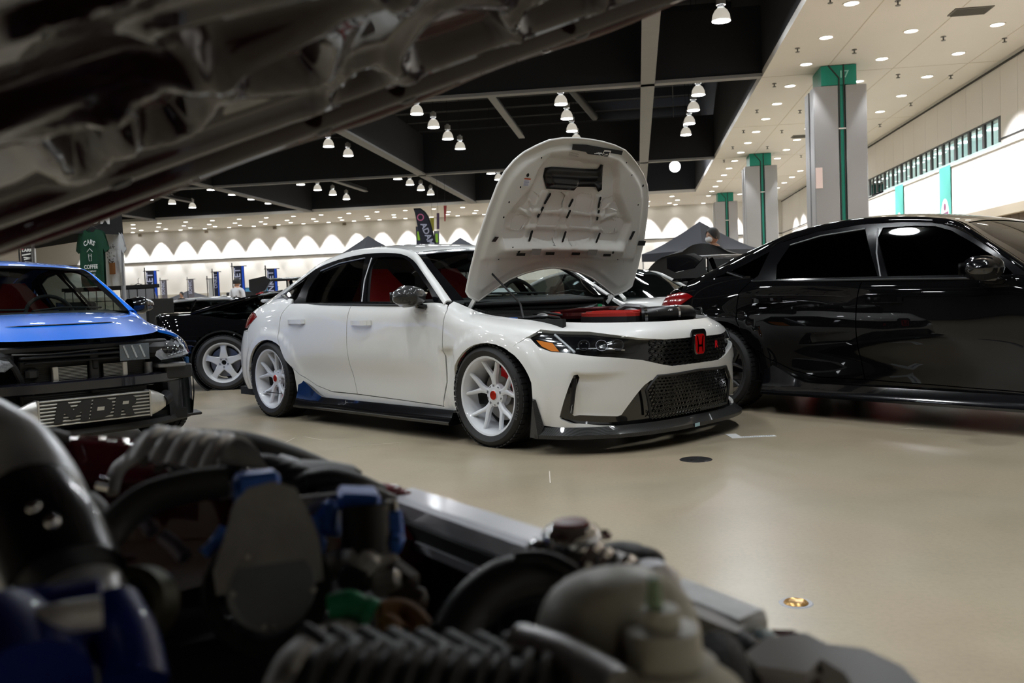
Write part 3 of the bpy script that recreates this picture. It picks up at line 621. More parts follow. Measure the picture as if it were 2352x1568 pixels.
# ------------------------------------------------------------------ wheels
def spoke_wheel(name, R=.254, W=.24, spokes='y', m=None, cap_m=None, lip_m=None, disc=True):
    """a rim, axis +y outwards, centre at origin: returns list of (part name, mesh builder, material)"""
    parts = []; hw_ = W / 2
    barrel = MB().lathe([(R - .004, hw_), (R, hw_ - .006), (R - .008, hw_ - .016), (R - .022, hw_ - .03), (R - .028, hw_ - .07), (R - .034, -hw_ * .2), (R - .03, -hw_ + .03), (R, -hw_), (R - .006, -hw_ - .004), (R - .045, -hw_ + .04), (R - .047, -hw_ * .2), (R - .038, hw_ - .07), (R - .030, hw_ - .028), (R - .016, hw_ - .004)], axis=(0, 1, 0), n=72, closed=True)
    parts.append(('rim_barrel', barrel, m))
    if spokes == 'y':
        hub_y = hw_ - .055
        for k in range(5):
            mb = MB(); a0 = 2 * math.pi * k / 5 + .31
            for sgn in (-1, 1):
                a1 = a0 + sgn * .30; st = []
                for t in np.linspace(0, 1, 9):
                    r = .045 + (R - .030 - .045) * t; e = sst(.12, .75, np.array(t)); a = a0 + (a1 - a0) * float(e) * (.35 + .65 * t)
                    if t > .75: a = a0 + sgn * .30 * (.35 + .65 * t) 
                    y = hub_y + .036 * t ** 1.6 - .004; w = .021 - .0105 * t; d = .030 - .006 * t
                    st.append((r, a, y, w, d))
                V = []; F = []
                for (r, a, y, w, d) in st:
                    c, s_ = math.cos(a), math.sin(a); px, pz = r * c, r * s_; tx, tz = -s_, c
                    for (q, yy) in ((-w, y - d), (-w, y - .006), (-w * .45, y), (w * .45, y), (w, y - .006), (w, y - d)): V.append((px + tx * q, yy, pz + tz * q))
                for i in range(len(st) - 1):
                    for j in range(6): j2 = (j + 1) % 6; F.append((i * 6 + j, i * 6 + j2, (i + 1) * 6 + j2, (i + 1) * 6 + j))
                F += [tuple(range(6)), tuple(range(len(st) * 6 - 1, len(st) * 6 - 7, -1))]
                mb.add(V, F)
            parts.append(('spoke', mb, m))
        hub = MB().lathe([(.0, hub_y + .004), (.030, hub_y + .004), (.034, hub_y - .002), (.050, hub_y - .002), (.073, hub_y - .012), (.078, hub_y - .04)], axis=(0, 1, 0), n=40)
        parts.append(('hub', hub, m))
        parts.append(('centre_cap', MB().lathe([(0, hub_y + .009), (.026, hub_y + .008), (.030, hub_y + .003)], axis=(0, 1, 0), n=28), cap_m))
        nuts = MB()
        for k in range(5):
            a = 2 * math.pi * (k + .5) / 5 + .31; nuts.cyl((.057 * math.cos(a), hub_y - .03, .057 * math.sin(a)), (.057 * math.cos(a), hub_y - .006, .057 * math.sin(a)), .009, n=6)
        parts.append(('lug_nuts', nuts, blk_plas))
    else:
        hub_y = hw_ - .028
        for k in range(5):
            mb = MB(); a = 2 * math.pi * k / 5 + math.pi / 2; st = []
            for t in np.linspace(0, 1, 8):
                r = .05 + (R - .03 - .05) * t; w = .052 - .020 * math.sin(math.pi * min(1, t * 1.15) * .55) if t < .85 else .032 + .10 * (t - .85); y = hub_y + .006 * math.sin(math.pi * t) - .004 * t
                st.append((r, y, w))
            V = []; F = []; c, s_ = math.cos(a), math.sin(a)
            for (r, y, w) in st:
                for (q, yy) in ((-w, y - .03), (-w, y - .008), (-w * .8, y), (w * .8, y), (w, y - .008), (w, y - .03)): V.append((r * c - s_ * q, yy, r * s_ + c * q))
            for i in range(len(st) - 1):
                for j in range(6): j2 = (j + 1) % 6; F.append((i * 6 + j, i * 6 + j2, (i + 1) * 6 + j2, (i + 1) * 6 + j))
            F += [tuple(range(6)), tuple(range(len(st) * 6 - 1, len(st) * 6 - 7, -1))]; mb.add(V, F); parts.append(('spoke', mb, m))
        parts.append(('hub', MB().lathe([(.026, hub_y - .03), (.028, hub_y - .004), (.066, hub_y - .002), (.070, hub_y - .012), (.072, hub_y - .03)], axis=(0, 1, 0), n=36), m))
        nuts = MB()
        for k in range(5):
            a = 2 * math.pi * (k + .5) / 5 + math.pi / 2; nuts.cyl((.047 * math.cos(a), hub_y - .02, .047 * math.sin(a)), (.047 * math.cos(a), hub_y + .006, .047 * math.sin(a)), .010, n=6)
        parts.append(('lug_nuts', nuts, alu_dull)); parts.append(('centre_bore', MB().lathe([(0, hub_y - .035), (.026, hub_y - .03)], axis=(0, 1, 0), n=24), blk_dark))
    return parts
def tyre(R, Ri, W):
    h = W / 2; prof = [(Ri - .012, h - .012), (Ri + .004, h - .002), (Ri + (R - Ri) * .45, h + .010), (R - .022, h + .003), (R - .008, h - .012), (R - .001, h - .030)]
    g = []
    for c in (-.075, -.027, .027, .075): g += [(R, c + .0065), (R - .007, c + .005), (R - .007, c - .005), (R, c - .0065)]
    g = sorted(g, key=lambda q: -q[1]); prof += [(R, h - .04)] + g + [(R, -h + .04)] + [(r, -y) for r, y in prof[::-1]]
    return MB().lathe(prof, axis=(0, 1, 0), n=80)
CAL_A = -1.5
def wheel(parent, loc, side, key, R=.322, Ri=.254, W=.25, m=None, cap_m=None, spokes='y', caliper=None, brand=None, steer=0.0, front=True):
    """side -1 = the car's right: outer face towards -y"""
    k = ('wheel', key)
    if k not in _geo:
        L = [(n, newmesh(n, b.V, b.F, mm, 40)) for n, b, mm in spoke_wheel('w', Ri, W - .01, spokes, m, cap_m)]
        t = tyre(R, Ri, W); L.append(('tyre', newmesh('tyre', t.V, t.F, rubber, 30)))
        blocks = MB()
        for q in range(56):
            a = 2 * math.pi * q / 56
            for sg in (-1, 1):
                y = sg * (W / 2 - .028); c, s_ = math.cos(a), math.sin(a); Rm = Matrix(((c, 0, -s_), (0, 1, 0), (s_, 0, c))); blocks.box(((R + .0005) * c, y, (R + .0005) * s_), (.006, .042, .026), Rm)
        L.append(('tread_blocks', newmesh('tread_blocks', blocks.V, blocks.F, rubber, 30)))
        d = MB().lathe([(.06, -.02), (.165, -.02), (.168, -.024), (.168, -.044), (.165, -.048), (.06, -.048)], axis=(0, 1, 0), n=48).lathe([(0, .0), (.055, .0), (.075, -.02)], axis=(0, 1, 0), n=24)
        L.append(('brake_disc', newmesh('brake_disc', d.V, d.F, mat('brake_disc_steel', (.30, .29, .28), .35, .9, noise=(60, .1)))))
        if caliper:
            c = MB().lathe([(.118, .006), (.182, .006), (.186, .0), (.186, -.07), (.182, -.076), (.118, -.076)], axis=(0, 1, 0), n=14, closed=True, a0=-.62, a1=.62); L.append(('brake_caliper', newmesh('brake_caliper', c.V, c.F, caliper, 40)))
        _geo[k] = L
    w = empty('wheel', loc, 0); w.parent = parent
    w.rotation_euler = (0, 0, (math.pi if side < 0 else 0) + steer)
    tyre_o = None
    for n, me in _geo[k]:
        o = put(n, me, w)
        if n in ('tread_blocks', 'lug_nuts'): tag(o, kind='stuff')
        if n == 'brake_caliper':
            o.rotation_euler = (0, CAL_A if side < 0 else math.pi - CAL_A, 0)
            if not front: o.rotation_euler = (0, math.pi - .25 if side < 0 else .25, 0)
        if n == 'tyre': tyre_o = o
    if brand:
        for st in (0, math.pi):
            V, F = text_geo(brand, .036, .001, space=1.25); tot = max(v[0] for v in V) - min(v[0] for v in V); rr = Ri + (R - Ri) * .5; VV = []
            for (x, y, z) in V:
                a = st - x / rr; VV.append(((rr + y) * math.cos(a), W / 2 + .0105, (rr + y) * math.sin(a)))
            put('lettering', newmesh('lettering', VV, F, mat('tyre_lettering', (.05, .05, .052), .5), None), w)
    return w
# ------------------------------------------------------------------ the five-door hatchback (three of them stand in the hall)
glass_dark = glass('tinted_glass', (.30, .33, .33), 1.0, .35)
glass_vdark = glass('limo_tint_glass', (.03, .03, .03), 1.0, .4)
glass_clear = glass('windscreen_glass', (.72, .80, .78), 1.0, .8)
seat_red = mat('red_suede', srgb(190, 20, 22), .8, bump=(500, .05), sheen=.3)
seat_dk = mat('dark_trim', (.015, .014, .014), .75)
lamp_clear = glass('lamp_lens', (.92, .94, .95), 1.0, .95)
amber = mat('amber_reflector', srgb(235, 130, 10), .25, coat=1.0)
tail_red = mat('tail_lamp_red', srgb(128, 2, 5), .12, coat=1.0, coatr=.02, spec=.2)
mesh_blk = mat('grille_black', (.010, .010, .011), .28, coat=.6)
def hexmesh(ev, u0, u1, v0, v1, cw, ch, t, keep=None):
    """honeycomb bars laid on ev(a,b) -> (point, normal)"""
    mb = MB(); rows = int((v1 - v0) / ch) + 2; cols = int((u1 - u0) / cw) + 2
    seen = set()
    for r in range(rows):
        for c in range(cols):
            a = u0 + (c + (.5 if r % 2 else 0)) * cw; b = v0 + r * ch
            pts = [(a - cw / 2, b - ch / 6), (a - cw / 2, b + ch / 6), (a, b + ch / 2), (a + cw / 2, b + ch / 6), (a + cw / 2, b - ch / 6), (a, b - ch / 2)]
            for i in range(6):
                p, q = pts[i], pts[(i + 1) % 6]; k = tuple(sorted([(round(p[0], 4), round(p[1], 4)), (round(q[0], 4), round(q[1], 4))]))
                if k in seen: continue
                seen.add(k); m_ = ((p[0] + q[0]) / 2, (p[1] + q[1]) / 2)
                if keep and not (keep(p) and keep(q)): continue
                (P, N), (Q, _) = ev(*p), ev(*q); mb.beam(Vector(P), Vector(Q), t, t * 2.2, up=N)
    return mb
def gb_ev(off):
    def f(a, b):
        u = np.array([abs(a) / GB.U]); v = np.array([b / GB.V]); X = G.ev(u, v)[0].copy(); N = G.nrm(u, v)[0].copy(); s = 1 if a < 0 else -1; X[1] *= s; N[1] *= s
        return tuple(X + N * off), tuple(N)
    return f
def seat(parent, loc, m, name='seat'):
    o = empty(name, loc); o.parent = parent
    def ring(sec): 
        return sec
    base = []
    for t in np.linspace(0, 1, 7):
        x = -.25 + .5 * t; base.append([(x, y, .10 + .07 * (abs(y) / .26) ** 2.5 + .03 * t) for y in np.linspace(-.26, .26, 11)])
    g = np.array(base); mb = MB(); mb.grid(g, True); g2 = g.copy(); g2[..., 2] = -.04; mb.grid(g2)
    for e in (0, -1): mb.grid(np.stack([g[e], g2[e]]), e == 0)
    for e in (0, -1): mb.grid(np.stack([g[:, e], g2[:, e]]), e != 0)
    mb.build('cushion', m, o, 60)
    back = []; rear = []
    for t in np.linspace(0, 1, 12):
        z = .12 + .66 * t; x = -.24 - .17 * t; w = .27 - .02 * t if t < .62 else (.26 - .17 * ((t - .62) / .38) ** .8)
        bol = .085 if t < .7 else .085 * max(0, (1 - t) / .3)
        back.append([(x + .02 + bol * (abs(s)) ** 2.6, s * w, z) for s in np.linspace(-1, 1, 13)]); rear.append([(x - .07 - .03 * (1 - s * s), s * w, z) for s in np.linspace(-1, 1, 13)])
    b, r = np.array(back), np.array(rear); mb = MB(); mb.grid(b); mb.grid(r, True)
    for e in (0, -1): mb.grid(np.stack([b[:, e], r[:, e]]), e == 0)
    mb.grid(np.stack([b[-1], r[-1]])); mb.build('seat_back', m, o, 60)
    return o
def mirror(parent, side, m):
    o = empty('door_mirror', (0, 0, 0)); o.parent = parent; s = side
    n, k = 18, 12; V = []
    G_ = []
    for j in range(k + 1):
        t = j / k; row = []                       # from inner end to outer tip along y
        y = .90 + .20 * t; sc = math.sin(math.pi * min(1, .22 + .78 * (1 - t)) / 2) ** .7 if t > .5 else (.80 + .2 * math.sin(math.pi * t))
        sc = max(.02, sc * (1 if t < .75 else math.sqrt(max(0, 1 - ((t - .75) / .25) ** 2)) * .98 + .02))
        for i in range(n):
            a = 2 * math.pi * i / n; c, d = math.cos(a), math.sin(a)
            x = -.70 + (.125 if c > 0 else .115) * np.sign(c) * abs(c) ** .8 * sc + .02 * t; z = .962 + (.075 if d > 0 else .072) * np.sign(d) * abs(d) ** .8 * sc
            row.append((x, s * y, z))
        G_.append(row + [row[0]])
    mb = MB(); mb.grid(np.array(G_), s > 0); mb.build('mirror_shell', m, o, 180)
    MB().add([(-.806, s * (.945 + .10 * a), .915 + .09 * b) for a, b in ((0, 0), (1, .1), (1, .9), (0, 1))], [(0, 1, 2, 3) if s < 0 else (3, 2, 1, 0)]).build('mirror_glass', chrome, o)
    MB().beam((-.66, s * .855, .885), (-.69, s * .93, .905), .13, .035, bev=.012).build('mirror_foot', blk_gloss, o)
    MB().box((-.64, s * 1.0, .948), (.006, .17, .006)).build('seam_line', blk_matte, o)
    return o
def handle(parent, x, z, m, side):
    y = .905
    mb = MB(); P = []
    for t in np.linspace(0, 1, 11):
        P.append((x + .125 - .25 * t, side * (y + .004 + .026 * math.sin(math.pi * t) ** .5), z))
    for i in range(10): mb.beam(P[i], P[i + 1], .034, .014, up=(0, side, 0))
    o = mb.build('door_handle', m, parent, 50); return o
def prop_boxes(parent, L):
    for (nm, c, d, m, bev) in L: MB().box(c, d, None, bev).build(nm, m, parent)
def civic(pose, z0, body, label, cat='car', wheel_m=None, cap_m=None, wkey='w', caliper=None, side_glass=None, front_glass=None, mirror_m=None, hood='closed', bumper=True, wing=True, brand=None, bw=None, roof_m=None, skirt_m=None, ride=0.0, seat_m=None):
    R = empty('car', (pose[0], pose[1], 0), pose[2], label, cat); B = empty('body_group', (0, 0, ride)); bpy.data.objects.remove(B)
    class Lift:  # body height above the wheels
        pass
    root = R; both = (1, -1); K = 'c'
    made = []
    def P(name, key, m, S, poly, **k):
        r = panel(name, key, m, root, S, poly, **k); made.extend(r); return r
    def add(o): made.append(o); return o
    fd = P('front_door', 'fd', body, G, P_FDOOR, sides=both); rd = P('rear_door', 'rd', body, G, P_RDOOR, sides=both)
    P('front_fender', 'fe', body, G, P_FENDER, sides=both, lip=.02); P('rear_quarter', 'rq', body, G, P_QUART, sides=both, lip=.02); P('side_sill', 'si', body, G, P_SILL, sides=both)
    P('rear_bumper', 'rb', body, G, P_RBUMP, sides=both, lip=.03); P('tail_lamp', 'tl', tail_red, G, P_TAIL, sides=both, off=.004); P('tailgate', 'tg', body, G, P_TGATE, sides=both)
    for s, f, r in ((-1, fd[0], rd[0]), (1, fd[1], rd[1])):
        handle(f, -1.36, .787, body, s); handle(r, -2.27, .802, body, s)
    # dark shell behind the panel gaps
    hole = [xz(arc_pts(AF, 200, -20, 20, 1.02) + [(.40, .125), (-.33, .155)]), xz(arc_pts(AR, 205, -25, 20, 1.02) + [(-2.36, .195), (-3.03, .20)])]
    for sd in both: 
        k = ('shell', sd)
        if k not in _geo: _geo[k] = panel_geo(G, [(u * sd, v) for u, v in [(.178, .002), (.178, .95), (.27, .95), (.31, .88), (.42, .86), (.62, .86), (.67, .90), (.9, .95), (.9, .002)]], [[(u * sd, v) for u, v in h] for h in hole], .06, -.028, 0)
        V, F, N = _geo[k]; add(put('inner_shell', newmesh('inner_shell', V, F, blk_dark, 180), root))
    # cant rails, roof, glass
    for sd in both:
        k = ('rail', sd)
        if k not in _geo: _geo[k] = panel_geo(RAIL, [(0.0 * sd + 1e-5 * sd, 0), (1 * sd, 0), (1 * sd, 1), (1e-5 * sd, 1)], (), .03, 0, .012)
        V, F, N = _geo[k]; add(put('roof_rail', newmesh('roof_rail', V, F, body, 180, N), root))
    def top(name, a, b, vm, off, m, step=.04):
        X, F, N = top_geo(a, b, vm, off, step); return add(put(name, newmesh(name, X, F, m, 180, N), root))
    top('roof', kT[3], kT[8], .995, 0, roof_m or body); top('headliner', kT[3], kT[8], .98, -.03, seat_dk, .1)
    top('windscreen', kT[0] + .004, kT[3] - .004, .985, -.004, front_glass or glass_clear)
    top('windscreen_header', kT[3] - .022, kT[3], .985, .0, blk_gloss, .01)
    for s in both:
        us = np.linspace(kT[0], kT[3], 20); g = []
        for vv in (.91, 1.0):
            X = TOP.ev(us, np.full(20, vv)) + TOP.nrm(us, np.full(20, vv)) * .002; X[:, 1] *= -s; g.append(X)
        mb = MB(); mb.grid(np.array(g), s < 0); add(mb.build('windscreen_edge', blk_gloss, root, 180))
    top('hatch_glass', kT[8] + .004, kT[12] - .045, .93, .0, glass_vdark)
    top('hatch_frame', kT[8] + .002, kT[12], .995, -.012, body)
    # side windows
    DLO = [(-2.735, 1.028), (-2.446, .944), (-1.96, .934), (-1.538, .925), (-1.027, .911), (-.470, .897), (-.609, 1.0), (-.801, 1.126), (-.90, 1.186), (-.985, 1.227), (-1.07, 1.257), (-1.169, 1.279), (-1.366, 1.299), (-1.657, 1.308), (-2.003, 1.284), (-2.309, 1.223), (-2.489, 1.134)]
    WQ = [(-2.70, 1.030), (-2.45, .962), (-2.41, .985), (-2.37, 1.165), (-2.47, 1.120)]
    WR = [(-2.235, .954), (-1.425, .942), (-1.62, 1.275), (-1.957, 1.252), (-2.20, 1.202), (-2.262, 1.06)]
    WF = [(-1.355, .940), (-.575, .921), (-.672, 1.014), (-.84, 1.12), (-1.006, 1.214), (-1.116, 1.250), (-1.25, 1.266), (-1.49, 1.272), (-1.50, 1.20), (-1.42, 1.06)]
    def sidepanel(name, key, poly, holes, off, m, s, lip=.01):
        k = (key, s)
        if k not in _geo:
            Pp, T = tri2d(np.array(poly), [np.array(h) for h in holes], .05); y = (ysg(Pp[:, 0], Pp[:, 1]) + off) * s; X = np.stack([Pp[:, 0], y, Pp[:, 1]], 1)
            t = np.cross(X[T[:, 1]] - X[T[:, 0]], X[T[:, 2]] - X[T[:, 0]]); fl = t[:, 1] * s < 0; T[fl] = T[fl][:, ::-1]; _geo[k] = (X, [tuple(q) for q in T])
        X, F = _geo[k]; return add(put(name, newmesh(name, X, F, m, 40), root))
    for s in both:
        sidepanel('window_trim', 'wt', DLO, [WQ, WR, WF], .004, blk_gloss, -s)
        sidepanel('window_trim_inner', 'wti', DLO, [WQ, WR, WF], -.03, blk_matte, -s)
        sidepanel('quarter_glass', 'wq', WQ, [], -.004, side_glass, -s); sidepanel('rear_door_glass', 'wr', WR, [], -.006, side_glass, -s)
        if front_glass is not None and hood != 'open': sidepanel('front_door_glass', 'wf', WF, [], -.006, side_glass, -s)
        for (a, b) in ((0, 1), (3, 4), (4, 5), (1, 2)):
            pass
        # highlights on the door frame edges, put in as pale grey tubes
        for poly, idx in ((WR, (2, 3, 4)), (WF, (7, 8, 9))):
            mb = MB(); mb.tube([(poly[i][0], -s * (float(ysg(*poly[i])) + .004), poly[i][1]) for i in idx] if poly is WR else [(-1.525, -s * (float(ysg(-1.525, 1.27)) + .006), 1.27), (-1.475, -s * (float(ysg(-1.475, 1.1)) + .006), 1.1), (-1.405, -s * (float(ysg(-1.405, .94)) + .006), .94)], .005, 6); add(mb.build('frame_highlight', alu_dull, root))
        mb = MB(); mb.tube([(x, -s * (float(ysg(x, z)) + .006), z) for x, z in ((-2.735, 1.024), (-2.44, .942), (-1.96, .932), (-1.5, .922), (-1.0, .909), (-.48, .896))], .007, 6); add(mb.build('belt_strip', mat('satin_black_strip', (.03, .03, .032), .35), root))
    # cabin
    add(MB().box((-1.75, 0, .30), (3.3, 1.62, .10)).build('cabin_floor', blk_dark, root)); add(MB().box((-1.5, 0, .17), (4.2, 1.5, .07)).build('underbody', blk_matte, root))
    d = []
    for x, z in ((-.20, .90), (-.45, .925), (-.78, .94), (-.86, .90), (-.90, .70), (-.80, .55)): d.append([(x - .30 * (y / .8) ** 2 * (1 if x > -.5 else .2), y, z) for y in np.linspace(-.78, .78, 15)])
    mb = MB(); mb.grid(np.array(d)); add(mb.build('dashboard', seat_dk, root, 50))
    for y in (-.37, .37): add(seat(root, (-1.48, y, .42), seat_m or seat_red))
    add(MB().box((-2.35, 0, .52), (.5, 1.3, .2), None, .06).box((-2.62, 0, .80), (.16, 1.3, .56), Euler((0, -.25, 0)).to_matrix(), .05).build('rear_bench', seat_dk, root)); 
    for y in (-.45, .45): add(MB().box((-2.64, y, 1.12), (.10, .26, .16), None, .04).build('rear_headrest', seat_dk, root))
    sw = MB(); sw.tube([(-.98 - .06 * math.cos(a), .37 + .185 * math.sin(a), .90 + .165 * math.cos(a)) for a in np.linspace(0, 2 * math.pi, 33)[:-1]], .016, 8, closed=True).box((-.99, .37, .90), (.05, .17, .10), None, .02).beam((-.98, .20, .9), (-.98, .54, .9), .03, .03); add(sw.build('steering_wheel', seat_dk, root))
    add(MB().box((-1.06, 0, 1.255), (.03, .22, .06), None, .01).build('rear_view_mirror', blk_plas, root))
    # wheel wells
    for (c, nm) in ((AF, 'wheel_well'), (AR, 'wheel_well')):
        for s in (-1, 1):
            V = []; rows = []
            for y in (.60, .86): rows.append([(x, s * y, z) for x, z in arc_pts(c, -35, 215, 22, 1.03)])
            mb = MB(); mb.grid(np.array(rows), s < 0); cx = c[0]; mb.add([(x, s * .60, z) for x, z in arc_pts(c, -35, 215, 22, 1.03)], [tuple(range(22))]); add(mb.build(nm, blk_dark, root))
    # skirts
    sk = skirt_m or blk_gloss
    for s in (-1, 1):
        g = []
        for x in np.linspace(-.37, -2.32, 30):
            k = max(0, (-1.95 - x) / .37); zt = .205 + .13 * sst(0, 1, np.array(k)); yo = .925 + .012 * k
            g.append([(x, s * .86, zt + .0), (x, s * .885, zt), (x, s * (.905), .165 + .06 * k), (x, s * yo, .135), (x, s * (yo + .012), .128), (x, s * (yo + .012), .112), (x, s * .90, .105), (x, s * .70, .12)])
        mb = MB(); mb.grid(np.array(g), s < 0); n = len(g[0]); mb.add(g[0], [tuple(range(n))]); mb.add(g[-1], [tuple(range(n))[::-1]]); add(mb.build('side_skirt', sk, root, 40))
    # lamps, grille, bumper
    def lampset(s):
        k = ('lamp', s)
        if k not in _geo: _geo[k] = [panel_geo(G, [(u * s, v) for u, v in P_LAMP], (), .03, o, l) for o, l in ((.002, .03), (-.035, 0))]
        (V, F, N), (V2, F2, N2) = _geo[k]
        o = add(put('headlamp', newmesh('headlamp', V2, F2, mat('lamp_bowl', (.30, .30, .31), .3, .35, noise=(40, .5), bump=(30, .6)), 180), root)); put('lamp_lens', newmesh('lamp_lens', V, F, lamp_clear, 180, N), o)
        def q(u, v, off): X = G.ev([u], [v])[0] + G.nrm([u], [v])[0] * off; return (X[0], -s * X[1], X[2])
        MB().add([q(.1905, .742, -.012), q(.1715, .742, -.012), q(.1655, .655, -.012), q(.174, .648, -.012), q(.184, .68, -.012)], [(0, 1, 2, 3, 4)[::-1 if s > 0 else 1]]).build('turn_reflector', amber, o)
        mb = MB(); mb.tube([q(.168, .845, -.012), q(.150, .665, -.012)], .008, 6); mb.build('light_pipe', mat('light_pipe', (.6, .62, .64), .2, .3), o)
        for u in (.140, .122, .105):
            c = q(u, .745, -.022); n = G.nrm([u], [.745])[0]; mb = MB(); mb.lathe([(0, -.02), (.022, -.012), (.033, .012), (.036, .012)], c, (n[0], -s * n[1], n[2]), 20); mb.build('projector', mat('projector_grey', (.14, .14, .15), .18, .8), o)
        mb = MB(); mb.tube([q(u, .70 + .02 * math.sin(u * 60), -.015) for u in np.linspace(.098, .148, 9)], .005, 5); mb.build('chrome_line', chrome, o)
    lampset(1); lampset(-1)
    if bumper:
        P('nose_panel', 'nose', body, G, P_NOSE, lip=.025); P('front_bumper', 'bump', body, GB, P_BUMP, lip=.028, step=.03)
        P('grille_surround', 'surr', blk_gloss, G, P_SURR, off=-.022, lip=0); P('lower_intake', 'low', blk_gloss, G, P_LOW, off=-.038, lip=0)
        if 'hexU' not in _geo:
            _geo['hexU'] = hexmesh(gb_ev(-.012), -.50, .50, .375, .63, .046, .036, .0035, lambda p: abs(p[0]) < .40 and .38 < p[1] < .622 and p[1] > .375 + max(0, abs(p[0]) - .27) * .35)
            _geo['hexL'] = hexmesh(gb_ev(-.006), -.50, .50, .03, .32, .030, .023, .0035, lambda p: .035 < p[1] < .315 and abs(p[0]) < .375 + .15 * (.3 - p[1]) * .3)
        for nm, kk in (('upper_grille_mesh', 'hexU'), ('lower_grille_mesh', 'hexL')): add(_geo[kk].build(nm, mesh_blk, root))
        e = gb_ev(-.026); ic_m = mat('cooler_grey', (.30, .30, .31), .4, .5)
        for zz, a0, a1 in ((.275, -.24, .30), (.252, -.20, .30), (.225, -.22, .30)): mb = MB(); mb.tube([e(-a0 + (a0 - a1) * k / 10, zz)[0] for k in range(11)], .006, 6); add(mb.build('cooler_bar', ic_m, root))
        for a in (.285, .19, .05, -.08, -.2): mb = MB(); mb.tube([e(a, .06)[0], e(a, .2)[0]], .006, 6); add(mb.build('cooler_post', ic_m, root))
        # lower grille frame
        fr = [(.40, .05), (.435, .20), (.36, .305), (.0, .318), (-.36, .305), (-.435, .20), (-.40, .05)]; e = gb_ev(.0); mb = MB(); mb.tube([e(a, b)[0] for a, b in resample(fr, .03)[:-14]], .009, 6); add(mb.build('grille_frame', blk_plas, root))
        # corner vents
        for s in (1, -1):
            pts = [(.1500, .425), (.1545, .40), (.1700, .10), (.1620, .082), (.1530, .105), (.1515, .30)]
            k = ('vent', s)
            if k not in _geo: _geo[k] = panel_geo(GB, [(u * s, v) for u, v in pts], (), .02, -.012, 0)
            V, F, N = _geo[k]; o = add(put('corner_vent', newmesh('corner_vent', V, F, blk_gloss, 180), root))
            def q(u, v, off): X = G.ev([u], [v])[0] + G.nrm([u], [v])[0] * off; return (X[0], -s * X[1], X[2])
            mb = MB(); mb.beam(q(.1520, .39, -.006), q(.1575, .12, -.006), .006, .03, up=(1, 0, 0)); mb.build('vent_vane', blk_gloss, o)
        # splitter
        rows = []
        for u in np.linspace(-.192, .192, 61):
            X = G.ev([abs(u)], [.0])[0]; N = G.nrm([abs(u)], [.15])[0].copy(); N[2] = 0; N /= np.linalg.norm(N); s = 1 if u < 0 else -1; X[1] *= s; N[1] *= s; z = .148; ext = .05 + .012 * (abs(u) < .12)
            b_ = X - N * .05; rows.append([(b_[0], b_[1], z - .005), (X[0] + N[0] * .006, X[1] + N[1] * .006, z + .012), (X[0] + N[0] * ext * .6, X[1] + N[1] * ext * .6, z - .012), (X[0] + N[0] * ext, X[1] + N[1] * ext, z - .03), (X[0] + N[0] * ext, X[1] + N[1] * ext, z - .052), (b_[0] - N[0] * .1, b_[1] - N[1] * .1, z - .06)])
        mb = MB(); mb.grid(np.array(rows)); sp_ = add(mb.build('front_splitter', carbon('carbon_weave', .022), root, 30))
        for s in (-1, 1): add(MB().add([(.405, s * .927, .33), (.432, s * .925, .325), (.475, s * .905, .165), (.455, s * .915, .10), (.375, s * .93, .10), (.395, s * .945, .10), (.46, s * .945, .10), (.425, s * .945, .32)], [(0, 1, 2, 3, 4)[::s or 1], (4, 5, 0), (5, 6, 7), (5, 7, 0), (7, 1, 0), (6, 2, 1, 7), (3, 2, 6)]).build('splitter_end_plate', carbon('carbon_weave'), root))
        st = MB(basis((.962, -.06, .109), (0, 1, 0), (0, 0, 1), (1, 0, 0))); st.box((0, 0, .0), (.05, .022, .002)); st.build('splitter_sticker', mat('sticker_blue_white', srgb(170, 205, 215), .5), sp_)
        # badge
        bd = add(empty('front_badge', (0, 0, 0))); bd.parent = root
        def rr(w, h, r, n=6, tw=1.0):
            out = []
            for cx_, cy_, a0 in ((w / 2 - r, h / 2 - r, 0), (-w / 2 + r, h / 2 - r, 90), (-w / 2 + r, -h / 2 + r, 180), (w / 2 - r, -h / 2 + r, 270)):
                for i in range(n + 1): a = math.radians(a0 + 90 * i / n); y = cy_ + r * math.sin(a); out.append(((cx_ + r * math.cos(a)) * (1 - .12 * (.5 - y / h)), y))
            return out
        T = basis((.952, 0, .602), (0, 1, 0), (0, 0, 1), (1, 0, 0))
        mb = MB(T); mb.prism(rr(.155, .185, .035), .012, h0=-.012); mb.build('badge_plinth', blk_gloss, bd)
        mb = MB(T); mb.prism(rr(.108, .132, .026), .004); mb.build('badge_rim', chrome, bd)
        mb = MB(T); mb.prism(rr(.098, .122, .022), .002, h0=.004); mb.build('badge_field', mat('badge_red', srgb(200, 6, 14), .15, coat=1.0), bd)
        mb = MB(T)
        for s in (-1, 1): mb.prism([(s * .034, .050), (s * .026, .050), (s * .015, -.004), (s * .017, -.012), (s * .022, -.050), (s * .029, -.050), (s * .025, 0)][::-s], .003, h0=.006)
        mb.prism([(-.02, -.004), (-.018, -.016), (.018, -.016), (.02, -.004)], .003, h0=.006); mb.build('badge_letter', mat('badge_dark_chrome', (.10, .02, .02), .15, 1.0), bd)
        V, F = text_geo('R', .062, .002); mb = MB(basis((.925, .225, .585), (-.08, .99, 0), (0, 0, 1), (1, 0, 0))); mb.add(V, F); o = mb.build('type_letter', mat('letter_red', srgb(225, 25, 40), .3), bd)
